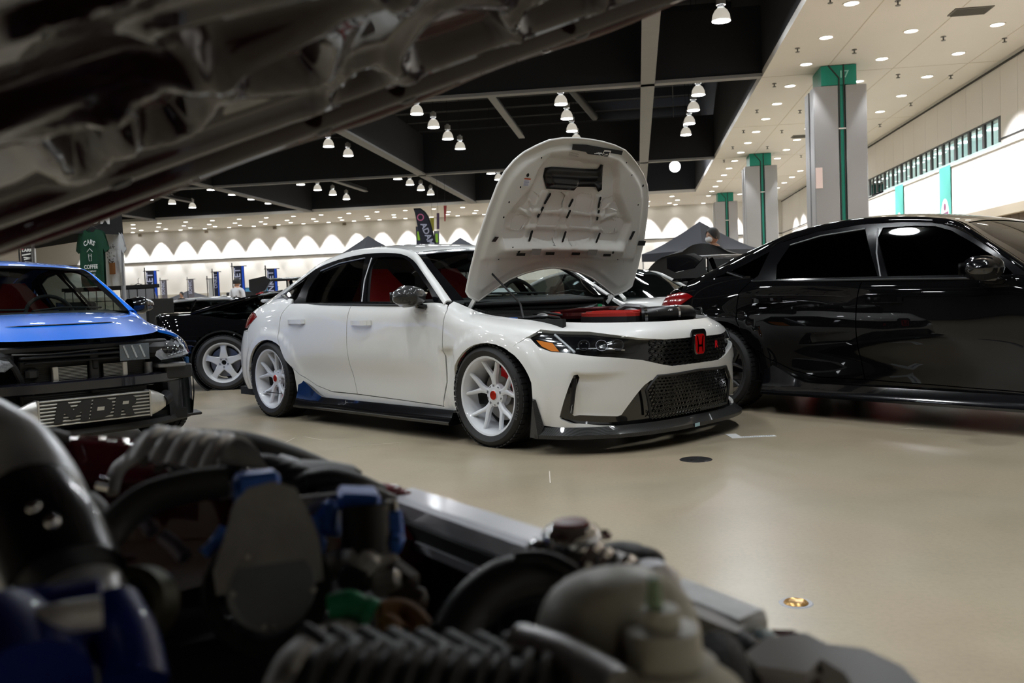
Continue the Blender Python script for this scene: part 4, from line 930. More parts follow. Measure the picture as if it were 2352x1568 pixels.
    # bonnet
    if hood == 'closed':
        g = []; us = np.linspace(-.30, .30, 61)
        rows = []
        front = [G.ev([u], [1.0])[0] for u in np.linspace(0, .285, 24)]           # bonnet shut line
        for w in np.linspace(0, 1, 24):
            rows.append(w)
        edge = np.array(front); ys = edge[:, 1]; xs = edge[:, 0]; zs = edge[:, 2]
        Y = np.linspace(-.735, .735, 49); grid = []
        back_x = lambda y: -.13 - .30 * (abs(y) / .72) ** 2; back_z = lambda y: .925 - .02 * (abs(y) / .72) ** 2
        for y in Y:
            xf = np.interp(abs(y), ys, xs); zf = np.interp(abs(y), ys, zs); row = []
            for t in np.linspace(0, 1, 26): row.append((xf + (back_x(y) - xf) * t, y, zf + (back_z(y) - zf) * t + .035 * math.sin(math.pi * t) * (1 - .3 * (y / .73) ** 2)))
            grid.append(row)
        mb = MB(); mb.grid(np.array(grid)); o = add(mb.build('bonnet', body, root, 180))
        vt = MB()
        row = []
        for y in np.linspace(-.36, .36, 25):
            xf = np.interp(abs(y), ys, xs); t = .36; bx = back_x(y); z = np.interp(abs(y), ys, zs) + (back_z(y) - np.interp(abs(y), ys, zs)) * t + .035 * math.sin(math.pi * t) + .002; x = xf + (bx - xf) * t; w = .022 * (1 - abs(y / .37) ** 3) + .003; row.append([(x + w, y, z - w * .05), (x - w, y, z + w * .10)])
        vt.grid(np.array(row)); vt.build('bonnet_vent', blk_matte, o)
    add(MB().box((-.52, 0, .86), (.10, 1.35, .04)).build('cowl_panel', blk_plas, root)) if hood == 'closed' else None
    for y0, y1 in ((-.62, -.02), (.02, .60)):
        mb = MB(); mb.tube([(-.27 - .3 * (y0 / .72) ** 2, y0, .945), (-.33 - .3 * (y0 / .72) ** 2, (y0 * .6 + y1 * .4), .965), (-.30 - .3 * (y1 / .72) ** 2, y1, .955)], .008, 6); add(mb.build('wiper', blk_plas, root))
    if wing:
        o = add(empty('rear_wing', (0, 0, 0))); o.parent = root
        prof = [(-.14, .0), (-.06, .022), (.05, .028), (.13, .012), (.14, .002), (.05, .008), (-.06, .0)]; g = []
        for y in np.linspace(-.70, .70, 25): g.append([(-3.20 + px - .03 * (y / .8) ** 2, y, 1.165 + pz - .015 * (y / .8) ** 2) for px, pz in prof])
        mb = MB(); gg = np.array(g); gg = np.concatenate([gg, gg[:, :1]], 1); mb.grid(gg, True); mb.build('wing_blade', carbon('wing_carbon', .012), o, 40)
        for s in (-1, 1):
            MB(basis((-3.22, s * .70, 1.125), (1, 0, 0), (0, 0, 1), (0, -1, 0))).prism([(-.19, .055), (.10, .075), (.20, .03), (.10, -.05), (-.10, -.075), (-.19, -.04)], .012).build('wing_end_plate', blk_gloss, o)
            MB().beam((-3.22, s * .42, .99), (-3.22, s * .42, 1.17), .012, .09).beam((-3.12, s * .42, 1.03), (-3.18, s * .42, 1.16), .012, .04).build('wing_stay', blk_gloss, o)
    sp2 = MB(); sp2.box((-3.42, 0, .985), (.16, 1.12, .03), None, .01); add(sp2.build('tail_lip', body if wing else blk_gloss, root))
    add(MB().box((-3.62, 0, .24), (.18, 1.3, .10), None, .02).build('rear_diffuser', blk_plas, root))
    for s in (-1, 1): add(mirror(root, s, mirror_m or blk_gloss))
    for o in made: 
        o.location.z += ride
    for x, fr_ in ((0, True), (-2.735, False)):
        for s in (-1, 1): wheel(root, (x, s * .80, .322), s, wkey, m=wheel_m, cap_m=cap_m, caliper=caliper, brand=brand if s < 0 else None, front=fr_)
    return root
white_paint = paint('pearl_white_paint', (.80, .80, .78)); black_paint = paint('crystal_black_paint', (.0035, .0035, .004)); blue_paint = paint('bright_blue_paint', srgb(0, 118, 240))
wheel_white = mat('white_wheel_paint', (.72, .74, .78), .3, coat=.6, coatr=.05); wheel_blk = mat('black_wheel_paint', (.01, .01, .011), .25, coat=.5)
cap_red = mat('red_centre_cap', srgb(190, 40, 20), .25, .6); cal_red = mat('red_caliper', srgb(200, 8, 20), .3, coat=.7)
white_car = civic((.498, 6.251, -.81009), 0, white_paint, 'white five-door hatchback with its bonnet propped open and white spoked wheels', wheel_m=wheel_white, cap_m=cap_red, wkey='white', caliper=cal_red, side_glass=glass_dark, front_glass=None, mirror_m=carbon('mirror_carbon', .02, 300), hood='open', brand='PILOT SPORT')
black_car = civic((4.0, 5.42, -.905), 0, black_paint, 'glossy black five-door hatchback with black windows parked behind the white one', wheel_m=wheel_blk, cap_m=wheel_blk, wkey='black', side_glass=glass_vdark, front_glass=glass_dark, ride=.036)
blue_car = civic((-3.336, 6.438, -.79), 0, blue_paint, 'bright blue hatchback with its front bumper removed showing a silver intercooler', wheel_m=wheel_blk, cap_m=wheel_blk, wkey='blue', side_glass=glass_clear, front_glass=glass_clear, bumper=False, wing=False, ride=.02)
# ------------------------------------------------------------------ white car: open bonnet and engine bay
HTH = math.radians(68); HX, HZ = -.36, .92
hd, hn = np.array([math.cos(HTH), 0, math.sin(HTH)]), np.array([math.sin(HTH), 0, -math.cos(HTH)])
def hp(L, y, w): return np.array([HX, 0, HZ]) + hd * L + np.array([0, y, 0]) + hn * w
HALF = [(.02, .70), (.06, .80), (.10, .845), (.25, .848), (.45, .838), (.66, .80), (.80, .765), (.89, .72), (.96, .655), (1.02, .575), (1.075, .475), (1.115, .385), (1.14, .26), (1.152, .13), (1.155, 0)]
REAR = [(.085, .57), (.155, .42), (.195, .28), (.22, .14), (.231, 0)]
outl = [(L, -y) for L, y in HALF] + [(L, y) for L, y in HALF[::-1][1:]] + [(L, y) for L, y in REAR] + [(L, -y) for L, y in REAR[::-1][1:]]
def sdist(poly, P):
    poly = np.asarray(poly, float); n = len(poly); d = np.full(len(P), 1e9)
    for i in range(n):
        a, b = poly[i], poly[(i + 1) % n]; e = b - a; t = np.clip(((P - a) @ e) / max(e @ e, 1e-12), 0, 1); d = np.minimum(d, np.linalg.norm(P - a - t[:, None] * e, axis=1))
    return np.where(inside(poly, P), d, -d)
def skin(L, y): return .078 * (np.abs(y) / .85) ** 2.3 + .035 * sst(.98, 1.16, L)
def mir(p): return [(a, -b) for a, b in p][::-1]
pock = [[(.640, -.228), (.766, -.205), (.772, -.10), (.755, -.065), (.70, -.075), (.655, -.06)], [(.540, -.266), (.609, -.238), (.611, -.067), (.541, -.086)], [(.457, -.290), (.497, -.279), (.498, -.077), (.405, -.083)], [(.675, -.345), (.737, -.318), (.765, -.41), (.745, -.44)], [(.505, -.43), (.585, -.376), (.600, -.46), (.590, -.52), (.514, -.53)]]
pock = pock + [mir(p) for p in pock]
basin = [(.40, -.60), (.60, -.63), (.70, -.53), (.80, -.44), (.92, -.40), (1.02, -.33), (1.02, .33), (.92, .40), (.80, .44), (.70, .53), (.60, .63), (.40, .60)]
def relief(P):
    L, y = P[:, 0], P[:, 1]; w = skin(L, y); d = sdist(outl, P)
    w = w + .012 + .022 * sst(.045, .085, d)
    w -= .040 * sst(-.02, .035, sdist(basin, P))
    w += .034 * sst(.335, .385, L) * sst(.46, .40, L) * sst(.66, .60, np.abs(y))          # folded step across the panel
    w -= .016 * sst(.33, .30, L) * sst(.05, .09, d)
    for p in pock: w -= .018 * sst(-.003, .006, sdist(p, P)); 
    for p in pock: w += .008 * sst(-.022, -.010, sdist(p, P)) * sst(.004, -.006, sdist(p, P))
    for yc in (-.335, .005, .345): w += .012 * sst(.050, .030, np.abs(y - yc - (L - .47) * .22 * np.sign(-yc if yc else 0))) * sst(.40, .43, L) * sst(.80, .76, L)
    for Lc in (.52, .632): w += .008 * sst(.022, .010, np.abs(L - Lc)) * sst(.62, .55, np.abs(y))
    for s in (-1, 1):
        for (a, b) in (((.60, .36), (.745, .415)), ((.60, .37), (.655, .50))):
            a = np.array([a[0], s * a[1]]); b = np.array([b[0], s * b[1]]); e = b - a; t = np.clip(((P - a) @ e) / (e @ e), 0, 1); w += .012 * sst(.016, .006, np.linalg.norm(P - a - t[:, None] * e, axis=1))
    w += .012 * sst(.10, .05, np.hypot(L - 1.03, (y - .14) * .6)); w -= .012 * sst(.05, .02, np.hypot(L - .30, y * .7))
    return w
bon = empty('bonnet'); bon.parent = white_car
Pq, Tq = tri2d(np.array(outl), [], .0135)
wi = relief(Pq); Xi = np.array([hp(a, b, c) for (a, b), c in zip(Pq, wi)]); t = np.cross(Xi[Tq[:, 1]] - Xi[Tq[:, 0]], Xi[Tq[:, 2]] - Xi[Tq[:, 0]]); fl = t @ hn < 0; Ti = Tq.copy(); Ti[fl] = Ti[fl][:, ::-1]
inner_m = mat('bonnet_inner_paint', (.70, .70, .67), .42, coat=.25, coatr=.2, noise=(9, .03))
put('inner_panel', newmesh('inner_panel', Xi, Ti, inner_m, 180), bon)
Po, To = tri2d(np.array(outl), [], .04); wo = skin(Po[:, 0], Po[:, 1]); Xo = np.array([hp(a, b, c) for (a, b), c in zip(Po, wo)]); t = np.cross(Xo[To[:, 1]] - Xo[To[:, 0]], Xo[To[:, 2]] - Xo[To[:, 0]]); fl = t @ hn > 0; To[fl] = To[fl][:, ::-1]
put('outer_skin', newmesh('outer_skin', Xo, To, white_paint, 180), bon)
rim = resample(outl, .03); mb = MB(); mb.tube([hp(a, b, float(skin(np.array(a), np.array(b))) + .007) for a, b in rim], .0085, 8, closed=True); mb.build('hemmed_edge', white_paint, bon, 60)
def surf_w(L, y): return float(relief(np.array([[L, y]]))[0])
hole_m = mat('bonnet_hole_shade', (.006, .006, .006), .9)  # near-black patches painted in place of shaded holes; the panel is not cut
def slot_patch(L0, y0, L1, y1, r, nm='slot_patch'):
    a, b = np.array([L0, y0]), np.array([L1, y1]); e = (b - a) / np.linalg.norm(b - a); n = np.array([-e[1], e[0]]); pts = []
    for k in range(9): q = math.pi / 2 + math.pi * k / 8; pts.append(a + r * (math.cos(q) * e + math.sin(q) * n))
    for k in range(9): q = -math.pi / 2 + math.pi * k / 8; pts.append(b + r * (math.cos(q) * e + math.sin(q) * n))
    w = max(surf_w(*p) for p in pts) + .005
    MB().add([hp(p[0], p[1], w) for p in pts], [tuple(range(18))]).build(nm, hole_m, bon)
for q in ((.696, -.250, .756, -.222), (.602, -.286, .660, -.261), (.682, .012, .724, .027), (.604, .008, .646, .02), (.694, .301, .756, .295), (.602, .319, .660, .313), (.440, -.337, .498, -.333), (.438, 0, .498, .006), (.440, .351, .498, .362)): slot_patch(*q, .011)
crease_m = mat('pocket_crease_shade', (.16, .16, .15), .8)  # thin dark lines laid along pocket edges as painted crease shade
for p in pock:
    q = resample(p, .02); mb = MB(); mb.tube([hp(a, b, surf_w(a, b) + .003) for a, b in q[:int(len(q) * .72)]], .0016, 5); mb.build('pocket_crease_shade', crease_m, bon)
def plate(L0, y0, L1, y1, m, nm, dw=.002, skew=0):
    w = max(surf_w(a, b) for a in (L0, L1) for b in (y0, y1)) + dw
    V = [hp(L0, y0, w), hp(L0, y1, w), hp(L1, y1 + skew, w), hp(L1, y0 + skew, w)]; return MB().add(V, [(0, 1, 2, 3)]).build(nm, m, bon)
for (a, b, c, d) in ((.336, -.455, .356, -.373), (.340, -.163, .360, -.077), (.340, .10, .360, .188), (.337, .425, .356, .512)): plate(a, b, c, d, hole_m, 'opening_patch')
for (a, b, c, d) in ((.345, -.328, .390, -.238), (.345, .246, .390, .344)): plate(a, b, c, d, mat('shadowed_opening', (.25, .25, .24), .8), 'opening_patch')  # grey plates with the shade of the openings put into their colour
for (a, b, c, d, s) in ((.474, .655, .540, .685, .02), (.433, .76, .470, .85, 0), (.440, -.73, .473, -.695, .02)): plate(a, b, c, d, blk_plas, 'rubber_bumper', .004, s)
for (L, y, r) in ((.881, -.515, .013), (.881, .352, .018), (.812, .049, .014), (.372, -.455, .012), (.374, .509, .012), (.88, .68, .010), (.80, -.56, .007), (1.0, -.42, .006), (1.03, .45, .006), (.70, -.64, .007), (.74, .66, .007), (.60, -.66, .007), (.31, -.60, .006), (.31, .62, .006), (.40, -.52, .006), (.95, .52, .006)):
    w = surf_w(L, y) + .002; MB().add([hp(L + r * math.cos(k * math.pi / 6), y + r * math.sin(k * math.pi / 6), w) for k in range(12)], [tuple(range(12))]).build('hole_patch', hole_m, bon)
# black air duct under the bonnet
dpoly = np.array([(.874, -.325), (.929, -.328), (.941, -.268), (.946, -.087), (.949, .066), (.958, .199), (.994, .208), (.993, .238), (.816, .295), (.798, .262), (.832, .224), (.821, .035), (.793, .012), (.792, -.268)])
Pd, Td = tri2d(dpoly, [], .014); sd_ = sdist(dpoly, Pd); bw_ = np.array([surf_w(a, b) for a, b in Pd]); hgt = .006 + .045 * sst(.008, .05, sd_) - .018 * sst(.07, .03, np.abs(Pd[:, 0] - .90)) * sst(.012, .03, sd_) * (Pd[:, 1] < .2); 
Xd = np.array([hp(a, b, c) for (a, b), c in zip(Pd, bw_.max() * .5 + bw_ * .5 + hgt)]); t = np.cross(Xd[Td[:, 1]] - Xd[Td[:, 0]], Xd[Td[:, 2]] - Xd[Td[:, 0]]); fl = t @ hn < 0; Td[fl] = Td[fl][:, ::-1]
du = put('air_duct', newmesh('air_duct', Xd, Td, mat('duct_plastic', (.005, .0045, .005), .3, coat=.2, coatr=.15, spec=.3), 180), bon)
strip = [(1.077, -.165), (1.113, -.165), (1.121, -.03), (1.118, .09), (1.112, .35), (1.082, .357), (1.086, .235), (1.064, .10), (1.060, 0), (1.074, -.03)]
MB().add([hp(a, b, surf_w(a, b) + .012) for a, b in strip], [tuple(range(len(strip)))]).build('foam_strip', blk_matte, bon)
mb = MB(); mb.tube([hp(a, b, surf_w(1.085, .13) + c) for a, b, c in ((1.066, .108, .008), (1.072, .105, .04), (1.102, .102, .045), (1.104, .168, .045), (1.07, .165, .04), (1.066, .16, .008))], .007, 8); mb.build('striker', chrome, bon)
mb = MB(); mb.box((0, 0, 0), (.001, .001, .001)); 
st = plate(.809, -.542, .862, -.484, mat('caution_label', (.72, .74, .80), .6), 'caution_label'); 
w_ = surf_w(.855, -.51) + .006; MB().add([hp(a, b, w_) for a, b in ((.853, -.542), (.853, -.484), (.862, -.484), (.862, -.542))], [(0, 1, 2, 3)]).build('label_header', mat('label_orange', srgb(190, 80, 40), .6), st)
mb = MB()
for k in range(6): mb.add([hp(a, b, w_) for a, b in ((.813 + k * .006, -.537), (.813 + k * .006, -.49 - .004 * (k % 3)), (.816 + k * .006, -.49 - .004 * (k % 3)), (.816 + k * .006, -.537))], [(0, 1, 2, 3)])
mb.build('label_print', mat('label_ink', (.25, .28, .45), .6), st)
w2_ = surf_w(1.05, -.12) + .003; mb = MB()
for k in range(5): mb.add([hp(a, b, w2_) for a, b in ((1.033 + k * .007, -.172), (1.033 + k * .007, -.075 - .012 * (k % 2)), (1.0355 + k * .007, -.075 - .012 * (k % 2)), (1.0355 + k * .007, -.172))], [(0, 1, 2, 3)])
mb.build('stamped_print', mat('stamp_ink', (.30, .30, .29), .6), bon)
for s in (-1, 1):      # hinge arms
    MB().beam(hp(.02, s * .72, .05), hp(.34, s * .70, .065), .035, .012, up=tuple(hn), bev=.003).beam((HX - .02, s * .71, .86), tuple(hp(.05, s * .715, .05)), .03, .012, up=(0, 1, 0)).build('hinge_arm', inner_m, bon)
mb = MB(); mb.tube([(-.291, -.62, 1.205), (-.275, -.61, 1.19), (-.275, -.63, 1.13), (-.02, -.60, .905), (.02, -.62, .885), (.085, -.66, .795)], .007, 8); mb.build('prop_rod', mat('prop_rod_metal', (.03, .03, .032), .4, .5), bon)
# engine bay
E_ = white_car
def ebox(nm, c, d, m, bev=.01, R=None): return MB().box(c, d, R, bev).build(nm, m, E_)
ebox('bay_floor', (.12, 0, .45), (.9, 1.1, .05), blk_dark, 0); ebox('firewall', (-.42, 0, .70), (.04, 1.4, .42), blk_dark, 0)
for s in (-1, 1): ebox('inner_wing', (.05, s * .70, .64), (.85, .03, .30), blk_matte, 0); MB().cyl((-.02, s * .56, .6), (-.02, s * .56, .775), .10, .085, 20).build('strut_tower', blk_plas, E_)
rows = []
for x0, z in ((.06, .755), (-.02, .80), (-.12, .86), (-.22, .885), (-.30, .885)): rows.append([(x0 - .10 - .22 * (y / .72) ** 2, y, z) for y in np.linspace(-.70, .70, 15)])
mb = MB(); mb.grid(np.array(rows), True); mb.build('cowl_panel', mat('cowl_black', (.012, .012, .012), .45), E_, 50)
mb = MB(); mb.tube([(-.16 - .26 * (y / .7) ** 2, y, .89) for y in np.linspace(-.70, .70, 21)], .013, 8); mb.build('cowl_seal', blk_matte, E_)
mb = MB()
for k in range(12): mb.ell((-.24 + .016 * k - .1, -.685 + .012 * k, .845 - .006 * k), (.012, .022, .022), 10, 6)
mb.build('corrugated_seal', blk_matte, E_)
mb = MB(); edge = [G.ev([abs(u)], [1.0])[0] * np.array([1, -1 if u > 0 else 1, 1]) for u in np.linspace(-.28, .28, 60)]
mb.grid(np.array([[tuple(p + np.array([-.0, 0, -.002])), tuple(p * np.array([1, .94, 1]) + np.array([-.05, 0, -.012])), tuple(p * np.array([1, .92, 1]) + np.array([-.06, 0, -.10]))] for p in edge]), True); mb.build('bay_gutter', blk_plas, E_, 40)
maroon_e = mat('maroon_crackle', srgb(70, 8, 14), .25, .5, coat=.6); red_e = mat('satin_red_plastic', srgb(190, 48, 40), .45)
lid = [(.08, -.10), (.14, -.18), (.30, -.24), (.58, -.24), (.62, -.20), (.58, .03), (.52, .07), (.16, .08)]
lb = MB(); lb.prism(lid, .05, h0=.735); lb.build('airbox_base', blk_plas, E_)
mb = MB(); mb.prism([((x - .34) * .98 + .34, (y + .08) * .96 - .08) for x, y in lid], .022, h0=.785); mb.prism([((x - .34) * .86 + .34, (y + .08) * .80 - .08) for x, y in lid], .010, h0=.805); lo = mb.build('airbox_lid', red_e, E_)
mb = MB()
for k in range(4): mb.beam((.16 + .02 * k, .03 - .06 * k, .817), (.54, .0 - .055 * k, .817), .010, .006)
mb.build('lid_rib', red_e, lo)
mb = MB(); mb.tube([(.60, -.12, .785), (.68, -.04, .79), (.72, .10, .79), (.70, .24, .785), (.62, .36, .77)], .052, 18); hose = mb.build('intake_hose', mat('hose_black', (.010, .010, .011), .3), E_)
for p, q in (((.615, -.11, .785), (.628, -.097, .786)), ((.71, .075, .79), (.715, .09, .79))):
    mb = MB(); mb.cyl(p, q, .056, n=24); mb.build('hose_clamp', chrome, hose)
V, F = text_geo('POWERED BY', .018, .0004); mb = MB(basis((.722, -.035, .815), (.45, .89, 0), (-.5, .25, .8), (.7, -.35, .6))); mb.add(V, F); mb.build('hose_print', mat('white_print', (.7, .7, .7), .5), hose)
mb = MB(); mb.box((-.02, .10, .78), (.30, .46, .06), Euler((0, 0, .1)).to_matrix(), .02).tube([(-.20, -.16, .80), (.0, -.05, .82), (.12, .12, .825), (.10, .3, .82)], .022, 10).build('cam_cover', maroon_e, E_)
mb = MB(); mb.ell((.22, .27, .80), (.09, .07, .05), 16, 10); mb.tube([(.14, .2, .81), (.2, .22, .84), (.3, .25, .83), (.36, .33, .80)], .02, 8).build('turbo_pipe', alu_dull, E_)
ebox('coil_cover', (-.14, -.14, .80), (.10, .16, .035), red_e); ebox('fuse_box', (-.10, .46, .80), (.28, .20, .07), blk_plas, .015); ebox('battery_cover', (.22, .50, .78), (.30, .22, .08), blk_gloss, .02); ebox('radiator_cover', (.66, .0, .735), (.12, .9, .03), blk_plas, .01)
mb = MB(); mb.tube([(.52, .30, .78), (.58, .36, .81), (.50, .45, .80), (.55, .52, .785)], .022, 10); mb.build('coolant_hose', blk_matte, E_)
mb = MB(); mb.cyl((-.08, -.60, .76), (-.08, -.60, .80), .035, n=20); wt = mb.build('washer_cap', mat('blue_cap', srgb(20, 110, 215), .4), E_); 
mb = MB(); mb.tube([(-.26, -.52, .80), (-.10, -.45, .79), (.02, -.40, .80), (.06, -.30, .78)], .012, 8).tube([(-.2, -.3, .81), (-.05, -.32, .82), (.05, -.26, .80)], .009, 8); mb.build('hoses', blk_plas, E_)
mb = MB(); mb.ell((.00, -.40, .80), (.05, .03, .02), 12, 8); mb.build('breather_valve', alu_dull, E_)
mb = MB(); mb.cyl((-.05, .24, .83), (-.05, .24, .86), .016, n=12); mb.build('green_cap', mat('green_cap', srgb(40, 160, 100), .5), E_)
mb = MB(); mb.quad((-.62, -.40, .955), (-.42, -.22, .955), (-.54, -.17, 1.0), (-.74, -.35, 1.0)); mb.build('dash_paper', mat('white_paper', (.8, .8, .82), .8), E_)
# ------------------------------------------------------------------ blue car: what shows with the bumper off
Q = blue_car
def qb(nm, c, d, m, bev=.006, R=None, par=None): return MB().box(c, d, R, bev).build(nm, m, par or Q)
silver = mat('bare_aluminium', (.62, .61, .58), .36, .9, noise=(30, .1), bump=(200, .06)); fin_dk = mat('fin_shadow', (.035, .034, .032), .6)
ic = empty('intercooler', (.80, .035, .31)); ic.parent = Q
qb('core_block', (0, 0, 0), (.07, .70, .165), fin_dk, .003, par=ic)
for k in range(8): qb('core_tube', (.022, 0, -.078 + k * .0223), (.04, .70, .011), silver, .003, par=ic)
for s in (-1, 1):
    qb('core_end', (.005, s * .352, 0), (.085, .012, .18), silver, .003, par=ic); rows = []
    for t in np.linspace(0, 1, 8):
        k = 1 - .55 * t ** 1.6; rows.append([(.04 * k * math.cos(a) * 1.0, s * (.355 + .115 * t), .088 * k * math.sin(a) * (1 if abs(math.sin(a)) < .9 else 1)) for a in np.linspace(0, 2 * math.pi, 25)])
    mb = MB(); mb.grid(np.array(rows), s < 0); mb.add(rows[-1][:-1], [tuple(range(24))]); mb.build('end_tank', silver, ic, 60)
    mb = MB(); mb.tube([(0, s * .46, 0), (-.02, s * .50, .015), (-.10, s * .52, .03)], .038, 14); mb.build('charge_pipe', blk_matte, ic)
mb = MB(); mb.tube([(.03, -.475, .05), (.035, -.50, .01), (.03, -.50, -.04)], .012, 8); mb.build('pipe_clamp', chrome, ic)
LT = basis((.0445, .0, 0), (0, 1, 0), (0, 0, 1), (1, 0, 0)); it = lambda P: [(x + .22 * y, y) for x, y in P]; stm = mat('stencil_black', (.012, .012, .012), .6)
for nm, P in (('letter_m', [(-.255, -.065), (-.255, .065), (-.195, .065), (-.150, .01), (-.105, .065), (-.045, .065), (-.045, -.065), (-.095, -.065), (-.095, .0), (-.150, -.055), (-.205, .0), (-.205, -.065)]), ('letter_d', [(-.035, -.065), (-.035, .065), (.045, .065), (.085, .045), (.100, .0), (.085, -.045), (.045, -.065)]), ('letter_r', [(.112, -.065), (.112, .065), (.215, .065), (.245, .05), (.250, .015), (.225, -.010), (.255, -.065), (.200, -.065), (.175, -.022), (.160, -.022), (.160, -.065)])):
    mb = MB(LT); mb.prism(it(P), .002); mb.build(nm, stm, ic)
for P in ([(.0, -.012), (.0, .012), (.045, .012), (.045, -.012)], [(.160, .012), (.160, .032), (.20, .032), (.20, .012)]): mb = MB(LT); mb.prism(it(P), .003); mb.build('letter_counter', silver, ic)
ls = MB()
for (a, b) in (((-.075, -.075), (-.085, .07)), ((-.07, .05), (.0, -.01)), ((-.005, .02), (.04, -.07)), ((.06, .075), (.075, .0)), ((.075, 0), (.04, -.07)), ((-.20, -.01), (-.11, .045)), ((.13, -.03), (.19, -.015))): ls.beam((.0455, a[0], a[1]), (.0455, b[0], b[1]), .003, .002, up=(1, 0, 0))
pass
rad = empty('radiator', (.62, .05, .50)); rad.parent = Q
qb('radiator_core', (0, 0, 0), (.05, .80, .28), fin_dk, .004, par=rad)
for k in range(22): qb('radiator_fin', (.026, 0, -.13 + k * .0125), (.006, .78, .003), mat('dull_fin', (.06, .06, .058), .5, .4), 0, par=rad)
oc = empty('oil_cooler', (.69, .055, .552)); oc.parent = Q
for s, y0, y1 in ((-1, -.205, -.02), (1, .085, .215)):
    qb('cooler_core', (0, (y0 + y1) / 2, 0), (.03, abs(y1 - y0), .085), fin_dk, .002, par=oc)
    for k in range(9): qb('cooler_fin', (.012, (y0 + y1) / 2, -.038 + k * .0095), (.016, abs(y1 - y0), .004), silver, .001, par=oc)
    qb('cooler_tank', (.004, (y0 if s < 0 else y1) + s * .012, -.004), (.04, .036, .10), silver, .004, par=oc)
qb('centre_brace', (.70, .08, .55), (.04, .06, .30), blk_plas); qb('latch_bracket', (.72, .085, .60), (.03, .035, .07), blk_matte)
beam = []
for y in np.linspace(-.74, .74, 31): xx = .80 - .22 * (y / .74) ** 2 * abs(y / .74); beam.append([(xx - .06, y, .425), (xx, y, .43), (xx + .012, y, .44), (xx + .012, y, .495), (xx, y, .505), (xx - .06, y, .51), (xx - .06, y, .425)])
mb = MB(); mb.grid(np.array(beam), True); mb.build('bumper_beam', mat('beam_gloss_black', (.008, .008, .012), .16, coat=.8, coatr=.04), Q, 40)
qb('radiator_support', (.68, 0, .715), (.08, 1.16, .045), blk_plas, .01); qb('support_rail', (.74, .02, .665), (.05, .80, .018), blk_plas); qb('support_rail', (.73, .02, .63), (.04, .74, .014), blk_plas)
mb = MB(); mb.tube([(.735, y, .688 + .006 * math.sin(y * 9)) for y in np.linspace(-.42, .42, 15)], .006, 6); mb.build('bonnet_cable', mat('cable_grey', (.10, .10, .10), .5), Q)
foil = mat('clear_film_sheet', (.10, .12, .14), .18, .2, coat=1.0, bump=(45, .5)); qb('plastic_sheet', (.765, .33, .66), (.01, .20, .11), foil, .002)
for s in (-1, 1):
    qb('lamp_bracket', (.66, s * .60, .55), (.16, .20, .03), alu_dull if s > 0 else blk_plas, .006); qb('side_bracket', (.60, s * .66, .50), (.22, .20, .10), blk_plas, .01); qb('fender_edge_clip', (.47, s * .83, .56), (.03, .03, .05), mat('clip_blue', srgb(30, 80, 130), .5) if s > 0 else blk_plas)
    g = []
    for z in np.linspace(.16, .55, 8): g.append([(.30 + .33 * t - .06 * (z - .3), s * (.90 - .30 * t ** 2.2 + .012 * math.sin(t * 26)), z) for t in np.linspace(0, 1, 14)])
    mb = MB(); mb.grid(np.array(g), s > 0); mb.build('wheel_arch_liner', mat('liner_gloss', (.008, .009, .010), .3, coat=.3), Q, 50)
    MB().box((.62, s * .55, .665), (.30, .22, .10), Euler((0, 0, -s * .6)).to_matrix(), .03).build('lamp_housing_back', blk_plas, Q)
for s in (-1, 1): qb('undertray_tip', (.46, s * .84, .165), (.10, .14, .02), blk_plas, .004, Euler((0, .15, 0)).to_matrix())
g = []
for y in np.linspace(-.86, .86, 31): xx = .78 - .36 * (abs(y) / .86) ** 2.6; g.append([(xx - .3, y, .145), (xx, y, .135), (xx + .015, y, .155), (xx, y, .185), (xx - .06, y, .195)])
mb = MB(); mb.grid(np.array(g), True); mb.build('undertray', blk_plas, Q, 40)
qb('front_backing', (.42, 0, .42), (.04, 1.30, .55), blk_dark, 0); MB().tube([(.70, -.46, .70), (.72, -.40, .60), (.68, -.36, .52), (.66, -.34, .42)], .02, 8).build('hose', blk_matte, Q)
mb = MB(); mb.cyl((.66, .46, .42), (.66, .46, .58), .03, n=14); mb.build('receiver_drier', alu_dull, Q); qb('horn', (.70, -.30, .56), (.05, .08, .08), blk_plas, .02)
for k in range(3): qb('painted_glint', (.772, .27 + k * .055, .665), (.004, .012, .09), mat('film_glint', (.35, .38, .4), .2), 0, Euler((.35, 0, 0)).to_matrix())  # pale strips on the film sheet, painted as glints
# ------------------------------------------------------------------ pixels of the photograph -> directions; depth comes from the ground or a usual height
def ray_(px, py): return _f + _r * ((px - 1176) / FPX) - _u * ((py - 784) / FPX)
def at(px, py, d): return Vector((0, 0, CAMH)) + ray_(px, py) * d
def fz(px, py, z): r = ray_(px, py); return Vector((0, 0, CAMH)) + r * ((z - CAMH) / r.z)
